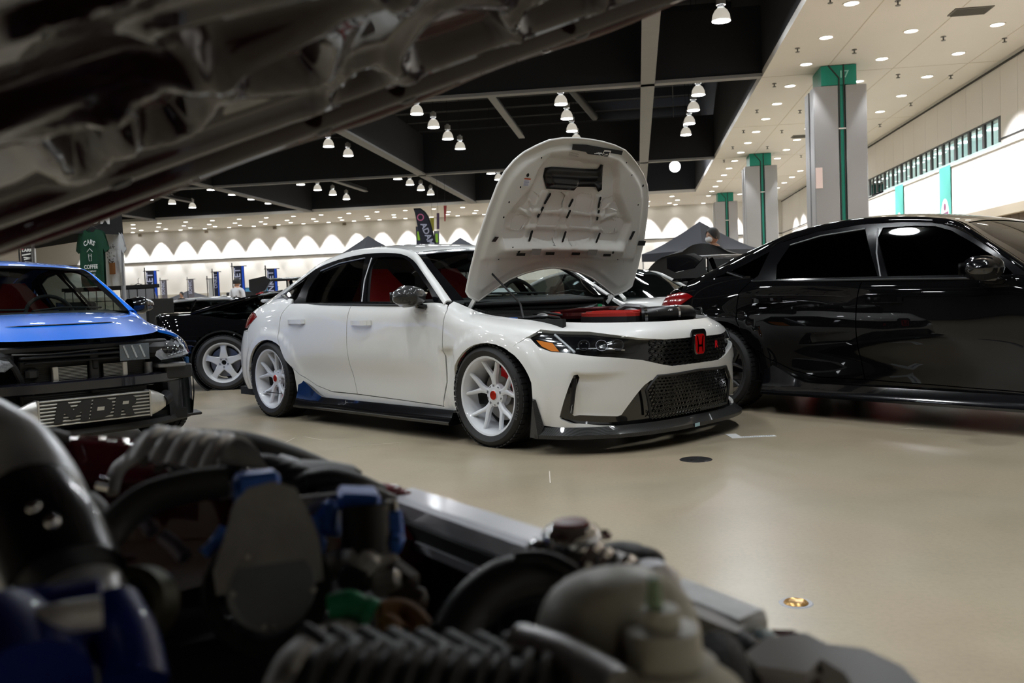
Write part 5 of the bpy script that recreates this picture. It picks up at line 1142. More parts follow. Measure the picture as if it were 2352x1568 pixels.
# ------------------------------------------------------------------ other cars in the hall
def coupe(name, pose, body, label, L=4.2, W=1.74, wheelbase=2.5, fo=.85, prof=None, cabin=None, wheels=None, glass_m=None, R=.31, belt=.80, seats=None, banner=None, lamp=True):
    """low two-door car; x forward from the front axle. prof: (x, deck height); cabin: windscreen base, header, roof end, rear glass base (x, z)"""
    o = empty(name, (pose[0], pose[1], 0), pose[2], label, 'car'); x1, x0 = fo, fo - L; hwid = W / 2
    px_ = [p[0] for p in prof]; pz_ = [p[1] for p in prof]
    xs = np.linspace(x1, x0, 40); net = []
    for x in xs:
        e = min(1, (x1 - x) / .55); r_ = min(1, (x - x0) / .45); k = (1 - (1 - e) ** 2.4) ** .5 * (1 - (1 - r_) ** 2.6) ** .5; w = hwid * (.30 + .70 * k); zd = float(np.interp(-x, [-q for q in px_], pz_)); zb = .17 + .10 * (1 - e) ** 2 + .12 * (1 - r_) ** 2
        zs = min(zd, belt + .1)
        net.append([(x, .80 * w, zb), (x, .95 * w, zb + .05), (x, w, .42), (x, .985 * w, .58), (x, .95 * w, zd - .12 if zd < .8 else .70), (x, .88 * w, zd - .045), (x, .70 * w, zd - .010), (x, .35 * w, zd + .010), (x, 0, zd + .014)])
    S = Surf(net, 160, 60, 5); outward(S, 0)
    ax = [0, -wheelbase]; arch_r = R + .045
    us = np.linspace(0, 1, 200); mids = S.ev(us, np.full(200, .35))
    for sd in (1, -1):
        g = S.g.copy(); g[..., 1] *= -sd; V = g.reshape(-1, 3); F = []
        keep = np.ones(S.nu * S.nv, bool)
        for a in ax: keep &= ~((np.hypot(V[:, 0] - a, V[:, 2] - R) < arch_r) & (np.abs(V[:, 1]) > hwid * .72))
        keep = keep.reshape(S.nu, S.nv)
        for i in range(S.nu - 1):
            for j in range(S.nv - 1):
                if keep[i, j] and keep[i + 1, j] and keep[i, j + 1] and keep[i + 1, j + 1]:
                    f = (i * S.nv + j, (i + 1) * S.nv + j, (i + 1) * S.nv + j + 1, i * S.nv + j + 1); F.append(f if sd > 0 else f[::-1])
        put('body_side', newmesh('body_side', V, F, body, 180), o)
        for a in ax:
            mb = MB(); mb.lathe([(arch_r + .012, hwid * .55), (arch_r + .012, hwid * .985), (arch_r - .006, hwid * .985)], (a, 0, R), (0, -sd, 0), 40); mb.build('wheel_arch', blk_dark, o)
    (wx, wz), (hx, hz), (rx, rz), (bx, bz) = cabin; wb, wr = hwid * .86, hwid * .62
    cen = np.array([(wx, wz), ((wx + hx) / 2, (wz + hz) / 2 + .015), (hx, hz), ((hx * 2 + rx) / 3, max(hz, rz) + .012), ((hx + rx * 2) / 3, max(hz, rz) + .008), (rx, rz), ((rx + bx) / 2, (rz + bz) / 2 + .03), (bx, bz)])
    edge = np.array([(wx - .22, wb * .97, wz - .01), ((wx + hx) / 2 - .14, (wb * .4 + wr * .6), (wz + hz) / 2 - .01), (hx - .06, wr, hz - .045), ((hx * 2 + rx) / 3, wr, hz - .04), ((hx + rx * 2) / 3, wr, rz - .04), (rx, wr, rz - .05), ((rx + bx) / 2, (wr * .7 + wb * .3), (rz + bz) / 2), (bx + .05, wb * .86, bz - .01)])
    T = outward(Surf([[(c[0] + (a[0] - c[0]) * w ** 2, a[1] * w, c[1] + (a[2] - c[1]) * w ** 2.2) for w in (0, .25, .5, .75, .9, 1)] for a, c in zip(edge, cen)], 60, 24, 2), 0); k = T.ku
    def strip(u0, u1, nm, m, off=0):
        uu = np.linspace(u0, u1, 14); vv = np.linspace(-1, 1, 31); U, Vv = np.meshgrid(uu, vv, indexing='ij'); X = T.ev(U.ravel(), abs(Vv).ravel()) + np.array([0, 0, off]); X[:, 1] *= np.sign(Vv.ravel()); mb = MB(); mb.grid(X.reshape(14, 31, 3)); return mb.build(nm, m, o, 180)
    strip(k[0], k[2], 'windscreen', glass_m); strip(k[2], k[5], 'roof', body); strip(k[5], k[7], 'rear_glass', glass_m)
    zb_ = lambda x: float(np.interp(-x, [-q for q in px_], pz_)) - .01
    for s in (-1, 1):
        g = []
        for t in np.linspace(0, 1, 16):
            e_ = T.ev([k[0] + (k[7] - k[0]) * t], [1.0])[0]; x = e_[0]; low = (x, s * hwid * .885, min(e_[2], min(belt, zb_(x)) - .015)); up = (x, s * e_[1], e_[2]); g.append([low, tuple(np.array(low) * .5 + np.array(up) * .5 + np.array([0, s * .02, 0])), up])
        mb = MB(); mb.grid(np.array(g), s > 0); mb.build('side_glass', glass_m, o, 180)
        mb = MB(); mb.tube([tuple(T.ev([u], [1.0])[0] * np.array([1, s, 1])) for u in np.linspace(k[0], k[7], 24)], .022, 8); mb.build('roof_pillar', body, o, 60)
        mx = (hx + rx) / 2 - .25; e_ = T.ev([k[3]], [1.0])[0]; mb = MB(); mb.beam((mx - .1, s * hwid * .89, belt - .03), (mx + .02, s * e_[1], e_[2]), .06, .03); mb.build('door_pillar', blk_gloss, o)
        mb = MB(); mb.ell((wx - .42, s * (hwid + .09), belt + .06), (.06, .10, .06), 14, 10); mb.beam((wx - .40, s * (hwid - .05), belt + .01), (wx - .42, s * (hwid + .04), belt + .04), .06, .03); mb.build('door_mirror', body, o)
    MB().box(((x1 + x0) / 2, 0, .24), (L * .86, W * .7, .1)).build('underbody', blk_dark, o)
    for y in (-.34, .34): seat(o, (hx - .45, y, .26), seats or seat_dk)
    MB().box((wx - .25, 0, belt - .05), (.35, W * .75, .10), None, .03).build('dashboard', seat_dk, o)
    if lamp:
        for s in (-1, 1): MB().box((x1 - .42, s * hwid * .72, float(np.interp(-(x1 - .42), [-q for q in px_], pz_)) - .10), (.30, .26, .06), Euler((0, .2, -s * .5)).to_matrix(), .02).build('headlamp', lamp_clear if False else mat('lamp_grey', (.4, .42, .44), .1, .3, coat=1.0), o); MB().box((x0 + .05, s * hwid * .55, .66), (.05, .40, .09), None, .02).build('tail_lamp', tail_red, o)
    if banner:
        V, F = text_geo(banner[0], .09, .002); c0 = T.ev([k[2] - .10], [0])[0]; n0 = T.nrm([k[2] - .10], [0])[0]; yv = np.cross(n0, (0, 1, 0)); yv = yv / np.linalg.norm(yv); yv = yv if yv[2] > 0 else -yv
        mb = MB(basis(tuple(c0 + n0 * .006), (0, 1, 0), tuple(yv), tuple(n0))); mb.add(V, F); mb.build('windscreen_banner', mat('banner_white_print', (.75, .78, .78), .5), o)
    for x in ax:
        for s in (-1, 1): wheel(o, (x, s * (hwid - .125), R), s, wheels[0], R=R, Ri=wheels[1], W=.235, m=wheels[2], cap_m=wheels[2], spokes=wheels[3])
    return o
LOWP = [(.85, .52), (.70, .60), (.35, .67), (0, .72), (-.5, .80), (-1.2, .80), (-2.0, .84), (-2.6, .90), (-3.0, .90), (-3.35, .84)]
CAB = [(-.42, .79), (-1.10, 1.115), (-1.85, 1.12), (-2.75, .90)]
silver_wheel = mat('silver_wheel_paint', (.68, .69, .70), .35, .3, coat=.5)
H46 = -.81
g_ = fz(520, 894, 0); HC_ = .10; c_, s_ = math.cos(HC_), math.sin(HC_)
# rear right wheel of the black coupe touches the floor there
bx_, by_ = g_.x + c_ * 2.32 - s_ * .80, g_.y + s_ * 2.32 + c_ * .80
coupe('car', (bx_, by_, HC_), black_paint, 'low black fastback coupe with five-spoke silver wheels between the blue and white cars', L=3.85, W=1.80, wheelbase=2.32, fo=.65, prof=[(.65, .58), (.35, .68), (0, .72), (-.5, .80), (-1.2, .81), (-2.0, .84), (-2.6, .885), (-3.1, .89), (-3.42, .84)], cabin=[(-.30, .80), (-.98, 1.13), (-1.55, 1.15), (-2.75, .885)], wheels=('five', .232, silver_wheel, 'five'), glass_m=glass_dark, R=.312, belt=.81)
p_ = at(400, 720, 19.5); coupe('car', (p_.x, p_.y, -math.pi / 2 + .12), white_paint, 'low white sports car facing out, lettering across the top of its windscreen', prof=LOWP, cabin=CAB, wheels=('bgw', .22, wheel_blk, 'five'), glass_m=glass_dark, banner=('HARD TUNED', 1))
p_ = at(700, 715, 15.5); coupe('car', (p_.x, p_.y, .2), mat('silver_car_paint', (.45, .46, .48), .3, .6, coat=1.0), 'low silver coupe standing behind the black fastback', prof=LOWP, cabin=CAB, wheels=('bgw', .22, wheel_blk, 'five'), glass_m=glass_dark)
p_ = at(500, 715, 27); coupe('car', (p_.x, p_.y, H46 - .3), white_paint, 'white coupe far back by the blue counters', prof=LOWP, cabin=CAB, wheels=('bgw', .22, wheel_blk, 'five'), glass_m=glass_dark)
UPP = [(.85, .60), (.6, .70), (.2, .78), (-.3, .86), (-1.2, .86), (-2.0, .88), (-2.8, .93), (-3.3, .92), (-3.45, .86)]
p_ = at(1640, 700, 10.0); coupe('car', (p_.x, p_.y, H46), white_paint, 'white coupe behind the open bonnet with clear side windows', L=3.75, wheelbase=2.2, prof=UPP, cabin=[(-.45, .87), (-1.15, 1.21), (-1.85, 1.23), (-2.6, .92)], wheels=('bgw', .22, wheel_blk, 'five'), glass_m=glass('clear_side_glass', (.45, .50, .50), .8, .7), belt=.83)
red_paint = paint('red_car_paint', srgb(190, 12, 18))
p_ = at(1610, 700, 17.6); coupe('car', (p_.x, p_.y, H46), red_paint, 'red coupe seen through the white coupe windows', L=4.3, prof=UPP, cabin=[(-.45, .87), (-1.15, 1.27), (-1.95, 1.29), (-3.0, .93)], wheels=('bgw', .22, wheel_blk, 'five'), glass_m=glass_dark, belt=.83)
p_ = at(2200, 760, 13.2); rc = coupe('car', (p_.x, p_.y, H46 - .1), red_paint, 'red coupe hidden behind the black hatchback, its colour mirrored on the floor', L=4.2, prof=[(a, b - .08) for a, b in LOWP], cabin=[(a, b - .08) for a, b in CAB], wheels=('bgw', .22, wheel_blk, 'five'), glass_m=glass_dark, belt=.74)
# dark car with its carbon bonnet standing open, beyond the white coupe
p_ = at(1660, 700, 12.8); gc = coupe('car', (p_.x, p_.y, H46), paint('graphite_paint', (.02, .02, .022)), 'graphite coupe with its domed carbon bonnet raised beyond the white coupe', L=4.3, prof=UPP, cabin=[(-.45, .87), (-1.15, 1.24), (-1.95, 1.26), (-3.0, .93)], wheels=('bgw', .22, wheel_blk, 'five'), glass_m=glass_dark, belt=.83)
P0, P1, P2 = at(1560, 690, 12.6), at(1650, 553, 12.6), at(1725, 690, 12.6)
g = []
Wv = (P2 - P0); Hv = Vector((0, 0, P1.z - P0.z)); nv = Wv.cross(Hv).normalized()
base_p = Vector(gc.location)
for a in np.linspace(0, 1, 16):
    row = []
    for b in np.linspace(-1, 1, 25):
        wdt = 1.62 * math.sqrt(max(0, 1 - (a ** 2.6) * .80)) * (1 if a < .9 else 1 - (a - .9) * 2.0); q = (P0 + P2) / 2 + Wv.normalized() * (b * wdt * .56 - .10) + Hv * (a * (1 - .16 * b * b * a)) - nv * (.16 * (1 - b * b) + .10 * a)
        row.append(tuple(Matrix.Rotation(-H46, 4, 'Z') @ (q - base_p)))
    g.append(row)
gA = np.array(g); mb = MB(); mb.grid(gA); mb.build('raised_bonnet', carbon('bonnet_carbon', .045, 120), gc, 180)
mb = MB(); mb.grid(gA + np.array([.0, .0, .0]) + np.array(tuple((Matrix.Rotation(-H46, 3, 'Z') @ nv) * .03)), True); mb.build('bonnet_underside', blk_plas, gc, 180)
# ------------------------------------------------------------------ people
skin_m = mat('skin', srgb(190, 145, 118), .55); hair_m = mat('black_hair', (.008, .007, .007), .5, bump=(300, .4))
def person(px_d, facing, label, shirt, trousers, height=1.72, lean=0.0, bag=False, mask=None, arm=0.0):
    o = empty('person', (px_d.x, px_d.y, 0), facing, label, 'person'); h = height / 1.75
    J = {'pel': (0, 0, .95), 'ch': (lean * .5, 0, 1.25), 'nk': (lean, 0, 1.47), 'hd': (lean * 1.08 + .01, 0, 1.54)}
    V = [(0, 0, .95), (lean * .25, 0, 1.10), (lean * .6, 0, 1.30), (lean, 0, 1.44), (lean * 1.05, 0, 1.53)]; E = [(0, 1), (1, 2), (2, 3), (3, 4)]; r = [(.15, .12), (.14, .105), (.165, .115), (.10, .07), (.055, .055)]
    for s in (-1, 1):
        n = len(V); V += [(0, s * .09, .88), (.02, s * .10, .50), (-.01, s * .11, .09), (.12, s * .12, .04)]; E += [(0, n), (n, n + 1), (n + 1, n + 2), (n + 2, n + 3)]; r += [(.095, .09), (.062, .062), (.045, .045), (.045, .035)]
        n = len(V); V += [(lean * .95, s * .17, 1.40), (lean * .9 - .02 + arm * .05, s * .235, 1.14), (lean * .9 + .07 + arm * .2, s * .235, .90 + arm * .1), (lean * .9 + .10 + arm * .25, s * .23, .82 + arm * .12)]; E += [(3, n), (n, n + 1), (n + 1, n + 2), (n + 2, n + 3)]; r += [(.062, .06), (.046, .045), (.033, .032), (.03, .018)]
    me = bpy.data.meshes.new('body'); me.from_pydata([(x * h, y * h, z * h) for x, y, z in V], E, []); ob = bpy.data.objects.new('body', me); COL.objects.link(ob)
    sm = ob.modifiers.new('s', 'SKIN'); ss = ob.modifiers.new('d', 'SUBSURF'); ss.levels = ss.render_levels = 2
    for i, q in enumerate(r): me.skin_vertices[0].data[i].radius = (q[0] * h, q[1] * h)
    me.skin_vertices[0].data[0].use_root = True
    bpy.context.view_layer.update(); ev = bpy.data.meshes.new_from_object(ob.evaluated_get(bpy.context.evaluated_depsgraph_get())); bpy.data.objects.remove(ob)
    for mm in (trousers, shirt, skin_m, blk_matte): ev.materials.append(mm)
    for p in ev.polygons:
        c = p.center / h; p.use_smooth = True
        p.material_index = 3 if c.z < .085 else (0 if c.z < .97 and abs(c.y) < .19 else (2 if (c.z > 1.475 or (abs(c.y) > .19 and c.z < 1.16)) else 1))
    put('body', ev, o)
    # hands: palm with five fingers
    for s in (-1, 1):
        mb = MB(); b = Vector((lean * .9 + .11 + arm * .25, s * .23, .80 + arm * .12)) * h; mb.ell(b, (.018, .012, .045), 10, 8)
        for k in range(4): q = b + Vector((-.018 + .012 * k, 0, -.035)); mb.tube([q, q + Vector((.006, -s * .004, -.035)), q + Vector((.014, -s * .012, -.060 + abs(k - 1.5) * .006))], [.0065, .006, .005], 6)
        mb.tube([b + Vector((.016, 0, .01)), b + Vector((.032, -s * .01, -.015)), b + Vector((.036, -s * .014, -.035))], [.008, .007, .006], 6); mb.build('hand', skin_m, o, 60)
    hc_ = Vector((lean * 1.12 + .015, 0, 1.625)) * h; n, m_ = 20, 16; rows = []
    for j in range(m_ + 1):
        t = math.pi * j / m_; row = []
        for i in range(n + 1):
            a = 2 * math.pi * i / n; x, y, z = math.sin(t) * math.cos(a), math.sin(t) * math.sin(a), math.cos(t)
            rx = .098 if x > 0 else .104; jaw = 1 - .22 * max(0, -z) ** 1.5; nose = .022 * math.exp(-((y / .16) ** 2 + ((z + .12) / .18) ** 2)) * (x > .5)
            row.append((hc_.x + (x * rx * jaw + nose) * h, hc_.y + y * .078 * jaw * h, hc_.z + z * .118 * h))
        rows.append(row)
    mb = MB(); mb.grid(np.array(rows))
    for s in (-1, 1): mb.ell(hc_ + Vector((-.005, s * .079, -.012)) * h, (.018 * h, .009 * h, .032 * h), 10, 8)
    hd_o = mb.build('head', skin_m, o, 180)
    rows = []
    for j in range(11):
        t = math.pi * .62 * j / 10; row = []
        for i in range(25):
            a = 2 * math.pi * i / 24; front = max(0, math.cos(a)); tt = min(t, math.pi * (.62 - .30 * front ** 2)); k = 1.10 + .03 * math.sin(i * 2.7) * math.sin(t * 3)
            row.append((hc_.x + math.sin(tt) * math.cos(a) * .104 * k * h - .004, hc_.y + math.sin(tt) * math.sin(a) * .080 * k * h, hc_.z + math.cos(tt) * .120 * k * h))
        rows.append(row)
    mb = MB(); mb.grid(np.array(rows)); mb.build('hair', hair_m, hd_o, 180)
    mb = MB()
    for s in (-1, 1): mb.ell(hc_ + Vector((.088, s * .032, .012)) * h, (.010 * h, .014 * h, .008 * h), 8, 6)
    mb.build('eyes', mat('eye_dark', (.03, .02, .02), .2), hd_o); mb = MB(); mb.box(hc_ + Vector((.093, 0, -.058)) * h, (.012, .045, .010)); mb.build('mouth', mat('lip', srgb(150, 85, 78), .5), hd_o)
    if mask: mb = MB(); mb.ell(hc_ + Vector((.066, 0, -.045)) * h, (.048 * h, .066 * h, .05 * h), 14, 8); mb.build('face_mask', mask, hd_o)
    if bag: mb = MB(); mb.tube([Vector((.10, .14, 1.15)) * h, Vector((.02, .08, 1.46)) * h, Vector((-.12, -.05, 1.25)) * h, Vector((-.10, -.18, 1.0)) * h], .016, 8); mb.build('strap', blk_matte, o)
    return o
tee_grey = mat('pale_grey_tee', srgb(205, 205, 208), .9); tee_white = mat('white_tee', srgb(228, 228, 230), .9); tee_black = mat('black_tee', (.012, .012, .012), .9); jeans = mat('dark_jeans', (.02, .025, .04), .9)
mask_m = mat('white_mask', (.8, .8, .8), .8)
person(at(1640, 600, 14.75), math.radians(205), 'person with short black hair and a white face mask behind the raised carbon bonnet', tee_black, jeans, 1.93, mask=mask_m)
person(at(546, 690, 24.0), math.radians(70), 'person in a pale grey tee with a strap over the shoulder, back turned', tee_grey, jeans, 1.72, bag=True)
person(at(418, 690, 40.0), math.radians(-100), 'person in a black tee beside the low grey tent', tee_black, jeans, 1.70)
person(at(1437, 690, 29.0), math.radians(-60), 'person in a white tee leaning forward beyond the white coupe', tee_white, jeans, 1.52, lean=.36, arm=.6)
person(at(598, 690, 27.0), math.radians(200), 'person in a dark red top standing by the far banners', mat('dark_red_tee', srgb(120, 25, 30), .9), jeans, 1.66)
# ------------------------------------------------------------------ tents
tent_m = mat('charcoal_tent_cloth', srgb(52, 54, 62), .85, bump=(14, .15)); tent_blk = mat('black_tent_cloth', (.012, .012, .014), .85, bump=(20, .1)); pole_m = mat('tent_pole', (.55, .56, .58), .4, .7)
def tent(c, w, h_e, h_p, label, m, rot=0.0, val=.28, cat='tent'):
    o = empty('canopy_tent', (c.x, c.y, 0), rot, label, cat); k = w / 2
    for q in range(4):
        a = q * math.pi / 2; R3 = Matrix.Rotation(a, 4, 'Z'); g = []
        for t in np.linspace(0, 1, 7):
            g.append([tuple(R3 @ Vector((k * (1 - t), k * (1 - t) * s_, h_e + (h_p - h_e) * (t ** 1.25) - .05 * math.sin(math.pi * t) * (1 - s_ * s_)))) for s_ in np.linspace(-1, 1, 9)])
        mb = MB(); mb.grid(np.array(g)); mb.build('roof_panel', m, o, 60)
        mb = MB(R3); mb.add([(k, -k, h_e), (k, k, h_e), (k, k, h_e - val), (k, -k, h_e - val)], [(0, 1, 2, 3)]); mb.build('valance', m, o)
        mb = MB(); p = R3 @ Vector((k - .03, k - .03, 0)); mb.cyl(p, p + Vector((0, 0, h_e)), .025, n=10); mb.build('leg', pole_m, o)
    return o
tent(at(852, 690, 34.5), 3.0, 2.35, 3.45, 'dark peaked canopy tent beyond the white hatchback, next to the feather flag', tent_m, .75)
tent(at(1063, 690, 37.5), 3.0, 2.35, 3.45, 'dark peaked canopy tent right behind the white bonnet', tent_m, .75)
tent(at(1612, 690, 33.0), 3.0, 2.30, 3.40, 'charcoal canopy tent behind the person with the mask', tent_m, .62)
tent(at(435, 690, 52.0), 3.0, 1.35, 2.0, 'low grey canopy tent by the far wall', mat('grey_tent_cloth', srgb(88, 88, 94), .85), .75)
# merchandise booth on the left
bt = at(286, 700, 12.6); brot = .85
booth = empty('merchandise_tent', (bt.x, bt.y, 0), brot, 'black merchandise tent with white web address on its valance', 'tent')
MB().cyl((0, 0, 0), (0, 0, 2.32), .032, n=12).build('leg', pole_m, booth); MB().cyl((-3.0, 0, 0), (-3.0, 0, 2.32), .032, n=12).build('leg', pole_m, booth); MB().cyl((0, 3.0, 0), (0, 3.0, 2.32), .032, n=12).build('leg', pole_m, booth); MB().cyl((-3.0, 3.0, 0), (-3.0, 3.0, 2.32), .032, n=12).build('leg', pole_m, booth)
g = []
for t in np.linspace(-3.05, .02, 30): g.append([(t, -.04 + .012 * math.sin(t * 7), z) for z in np.linspace(2.34, 2.00, 4)])
mb = MB(); mb.grid(np.array(g), True); mb.build('valance', tent_blk, booth, 60)
mb = MB(); mb.add([(.02, -.04, 2.34), (.02, 3.04, 2.34), (.02, 3.04, 2.0), (.02, -.04, 2.0)], [(0, 1, 2, 3)]).add([(-3.05, -.04, 2.34), (-3.05, 3.04, 2.34), (-3.05, 3.04, 2.0), (-3.05, -.04, 2.0)], [(3, 2, 1, 0)]).add([(-3.05, 3.04, 2.34), (.02, 3.04, 2.34), (.02, 3.04, 2.0), (-3.05, 3.04, 2.0)], [(3, 2, 1, 0)]); mb.build('valance', tent_blk, booth)
mb = MB()
for a, b in (((-3.05, -.04), (.02, -.04)), ((.02, -.04), (.02, 3.04)), ((.02, 3.04), (-3.05, 3.04)), ((-3.05, 3.04), (-3.05, -.04))): mb.add([(*a, 2.34), (*b, 2.34), (-1.5, 1.5, 3.3)], [(0, 1, 2)])
mb.build('roof', tent_blk, booth, 20)
V, F = text_geo('GARAGE.COM', .20, .006, 0, 0, .92); mb = MB(basis((-.76, -.075, 2.20), (1, 0, 0), (0, 0, 1), (0, -1, 0))); mb.add(V, F); mb.build('web_address', mat('valance_white', (.75, .75, .75), .7), booth)
V, F = text_geo('GARAGE', .10, .002); mb = MB(basis((-1.05, -.07, 2.045), (1, 0, 0), (0, 0, 1), (0, -1, 0))); mb.add(V, F); mb.build('second_line', mat('valance_white', (.75, .75, .75), .7), booth)
def tshirt(px, py, d, rot, m, label, scale=1.0, fn=None, prints=None):
    p = at(px, py, d); o = empty('t_shirt', tuple(p), rot, label, 't-shirt', 'shirts hung at the merchandise tent'); s = scale
    half = [(.09, .0), (.19, -.03), (.235, -.06), (.33, -.27), (.24, -.32), (.215, -.26), (.225, -.76)]
    out = [(x, y) for x, y in half] + [(-x, y) for x, y in half[::-1]] + [(-.05, -.035), (.05, -.035)]
    out = [(-x, y) for x, y in out][::1]
    Pp, T = tri2d(np.array(out), [], .035); fold = .018 * np.sin(Pp[:, 0] * 32 + Pp[:, 1] * 3) * sst(-.1, -.6, Pp[:, 1]) + .012 * np.sin(Pp[:, 0] * 11 + 1)
    Vf = [(x * s, (-.028 * (1 - (x / .34) ** 2) + f), y * s) for (x, y), f in zip(Pp, fold)]; Vb = [(x * s, (.028 * (1 - (x / .34) ** 2) + f), y * s) for (x, y), f in zip(Pp, fold)]
    mb = MB(); mb.add(Vf, [tuple(t) for t in T]); mb.add(Vb, [tuple(t)[::-1] for t in T]); mb.build('cloth', m, o, 180)
    mb = MB(); mb.tube([(-.13 * s, 0, -.01), (0, 0, .05), (.13 * s, 0, -.01)], .006, 6).tube([(0, 0, .05), (0, 0, .11), (.02, 0, .13)], .004, 6); mb.build('hanger', blk_plas, o)
    for (txt, size, x, z, pm, bold, *arc) in (prints or []):
        V, F = text_geo(txt, size, bold); VV = []
        for (a, b, _) in V:
            if arc: th = a / arc[0]; q = (x + (arc[0] + b) * math.sin(th), z - arc[0] + (arc[0] + b) * math.cos(th))
            else: q = (x + a, z + b)
            VV.append((q[0], -.052 - .0 * q[0], q[1]))
        put('print', newmesh('print', VV, F, pm, None), o)
    if fn: fn(o)
    return o
pw = mat('shirt_print_white', (.78, .80, .78), .8); pk = mat('shirt_print_dark', (.05, .035, .03), .8); pb = mat('shirt_print_brown', srgb(160, 105, 60), .8)
def cup(o):
    mb = MB(); mb.tube([(-.03, -.055, -.33), (-.022, -.055, -.42), (.022, -.055, -.42), (.03, -.055, -.33)], .003, 5, closed=True).tube([(-.055, -.055, -.30), (0, -.055, -.255), (.055, -.055, -.30)], .004, 5).tube([(-.02, -.055, -.36), (0, -.055, -.345), (.02, -.055, -.36)], .003, 5); mb.build('cup_drawing', pw, o)
tshirt(211, 527, 12.1, -.45, mat('forest_green_cotton', srgb(10, 62, 42), .9, bump=(60, .1)), 'forest green tee printed with cars and coffee lettering, hung under the valance', 1.0, cup, [('CARS', .09, -.005, -.17, pw, .002, .16), ('COFFEE', .075, 0, -.50, pw, .002), ('COMPANY', .032, .02, -.56, pw, .0006), ('GOODS', .032, .02, -.605, pw, .0006)])
def gunk(o):
    mb = MB(); rr = random.Random(3)
    for k in range(26): x, z = rr.uniform(-.09, .12), rr.uniform(-.44, -.22); mb.beam((x, -.056, z), (x + rr.uniform(-.05, .05), -.056, z + rr.uniform(-.04, .04)), .008, .003, up=(0, 1, 0))
    mb.build('sketch_print', pk, o); MB().box((.05, -.056, -.52), (.13, .004, .16)).build('brown_patch', pb, o)
tshirt(256, 531, 12.6, -.55, tee_white, 'white tee with a dark sketch and brown patch print, behind the green tee', 1.0, gunk)
tshirt(318, 658, 13.6, -.1, mat('heather_grey_cotton', srgb(176, 178, 182), .9), 'heather grey tee hanging low beside the tent pole', 1.0)
rk = at(258, 664, 13.0); rack = empty('display_rack', (rk.x, rk.y, 0), -.36, 'black wire grid rack at the merchandise tent', 'rack')
mb = MB()
for k in range(12): mb.cyl((-.9 + k * .15, 0, .1), (-.9 + k * .15, 0, 1.25), .006, n=6)
for k in range(8): mb.cyl((-.9, 0, .15 + k * .157), (.75, 0, .15 + k * .157), .006, n=6)
mb.build('wire_grid', blk_matte, rack); MB().box((-.05, .0, 1.28), (1.75, .06, .05)).build('top_rail', blk_matte, rack); MB().box((-.9, .1, .55), (.05, .5, 1.1)).build('frame', blk_matte, rack); MB().box((.75, .1, .55), (.05, .5, 1.1)).build('frame', blk_matte, rack)
for k in range(7):
    m_ = [tee_black, tee_white, jeans, tee_grey][k % 4]; q = Vector((rk.x, rk.y, 0)) + Matrix.Rotation(-.36, 3, 'Z') @ Vector((-.75 + k * .2, -.06, .70 + .16 * (k % 3)))
    o = MB().box((0, 0, 0), (.17, .06, .13 + .04 * (k % 2)), None, .02).build('folded_shirt', m_); o.location = q; o.rotation_euler = (0, 0, -.36); tag(o, ['black', 'white', 'navy', 'grey'][k % 4] + ' folded shirt clipped to the wire grid rack' + ('' if k < 4 else ', further along'), 'shirt', 'folded shirts on the wire rack')
# ------------------------------------------------------------------ banners and flags
ban_dk = mat('navy_banner_cloth', srgb(30, 34, 52), .85, bump=(20, .1)); ban_b = mat('blue_banner_edge', srgb(10, 70, 190), .8); ban_t = mat('banner_letter', srgb(176, 180, 205), .8); ban_k = mat('charcoal_banner_cloth', srgb(40, 36, 40), .85)
def banner(px, ytop, d, w, h, label, m=None, txt='ONKET', edge=True, rot=0.0, hang=None, tilt=0.0):
    p = at(px, ytop, d); o = empty('vertical_banner', (p.x, p.y, 0), rot, label, 'banner'); zt = p.z
    MB().cyl((-w / 2 - .05, .03, 0), (-w / 2 - .05, .03, zt + .12), .018, n=8).cyl((-w / 2 - .09, .02, zt), (w / 2 + .08, .02, zt), .012, n=8).build('pole', blk_matte, o); MB().lathe([(0, .03), (.18, .02), (.2, 0)], (-w / 2 - .05, .03, 0), n=20).build('foot', blk_matte, o)
    g = [[(x, .0 + .02 * math.sin(x * 8 + z), z) for x in np.linspace(-w / 2, w / 2, 6)] for z in np.linspace(zt - .01, zt - h, 8)]; mb = MB(); mb.grid(np.array(g)); c = mb.build('cloth', m or ban_dk, o, 180)
    if edge: MB().box((w * .38, -.03, zt - h / 2), (w * .2, .006, h)).build('blue_edge', ban_b, c)
    if txt:
        V, F = text_geo(txt, w * .80, w * .014, 0, 0, 1.0, 1.02); tl = max(v[0] for v in V); mb = MB(basis((-w * .1, -.036, zt - .06 - tl), (0, 0, 1), (-1, 0, 0), (0, -1, 0))); mb.add(V, F); mb.build('lettering', ban_t, c)
    return o
BN = 'navy vertical banners along the far aisle'
for i, (px, yt, d, w, h, lb) in enumerate(((347, 622, 30, .36, 2.1, 'navy vertical banner with blue edge beside the merchandise tent'), (548, 611, 30, .36, 2.1, 'navy vertical banner with blue edge behind the person in pale grey'), (496, 624, 33, .20, 2.0, 'narrow navy vertical banner beside the white one'), (624, 617, 30, .34, 2.0, 'navy vertical banner with blue edge half behind the carbon wing'))): banner(px, yt, d, w, h, lb)
banner(376, 643, 45, .28, 2.3, 'thin grey vertical banner left of the low grey tent', mat('grey_banner', srgb(104, 98, 104), .85), 'SONIC', False); banner(438, 641, 45, .28, 2.3, 'thin grey vertical banner standing in front of the low grey tent', mat('grey_banner', srgb(104, 98, 104), .85), 'SONIC', False); banner(484, 640, 36, .22, 1.9, 'small white vertical banner with dark print', mat('white_banner', (.7, .7, .7), .85), None, False)
o = banner(64, 562, 21, .36, 2.1, 'charcoal banner with pink star and white script behind the blue car roof', ban_k, None, False)
zt = at(64, 562, 21).z; cl = [c for c in o.children if c.name.startswith('cloth')][0]
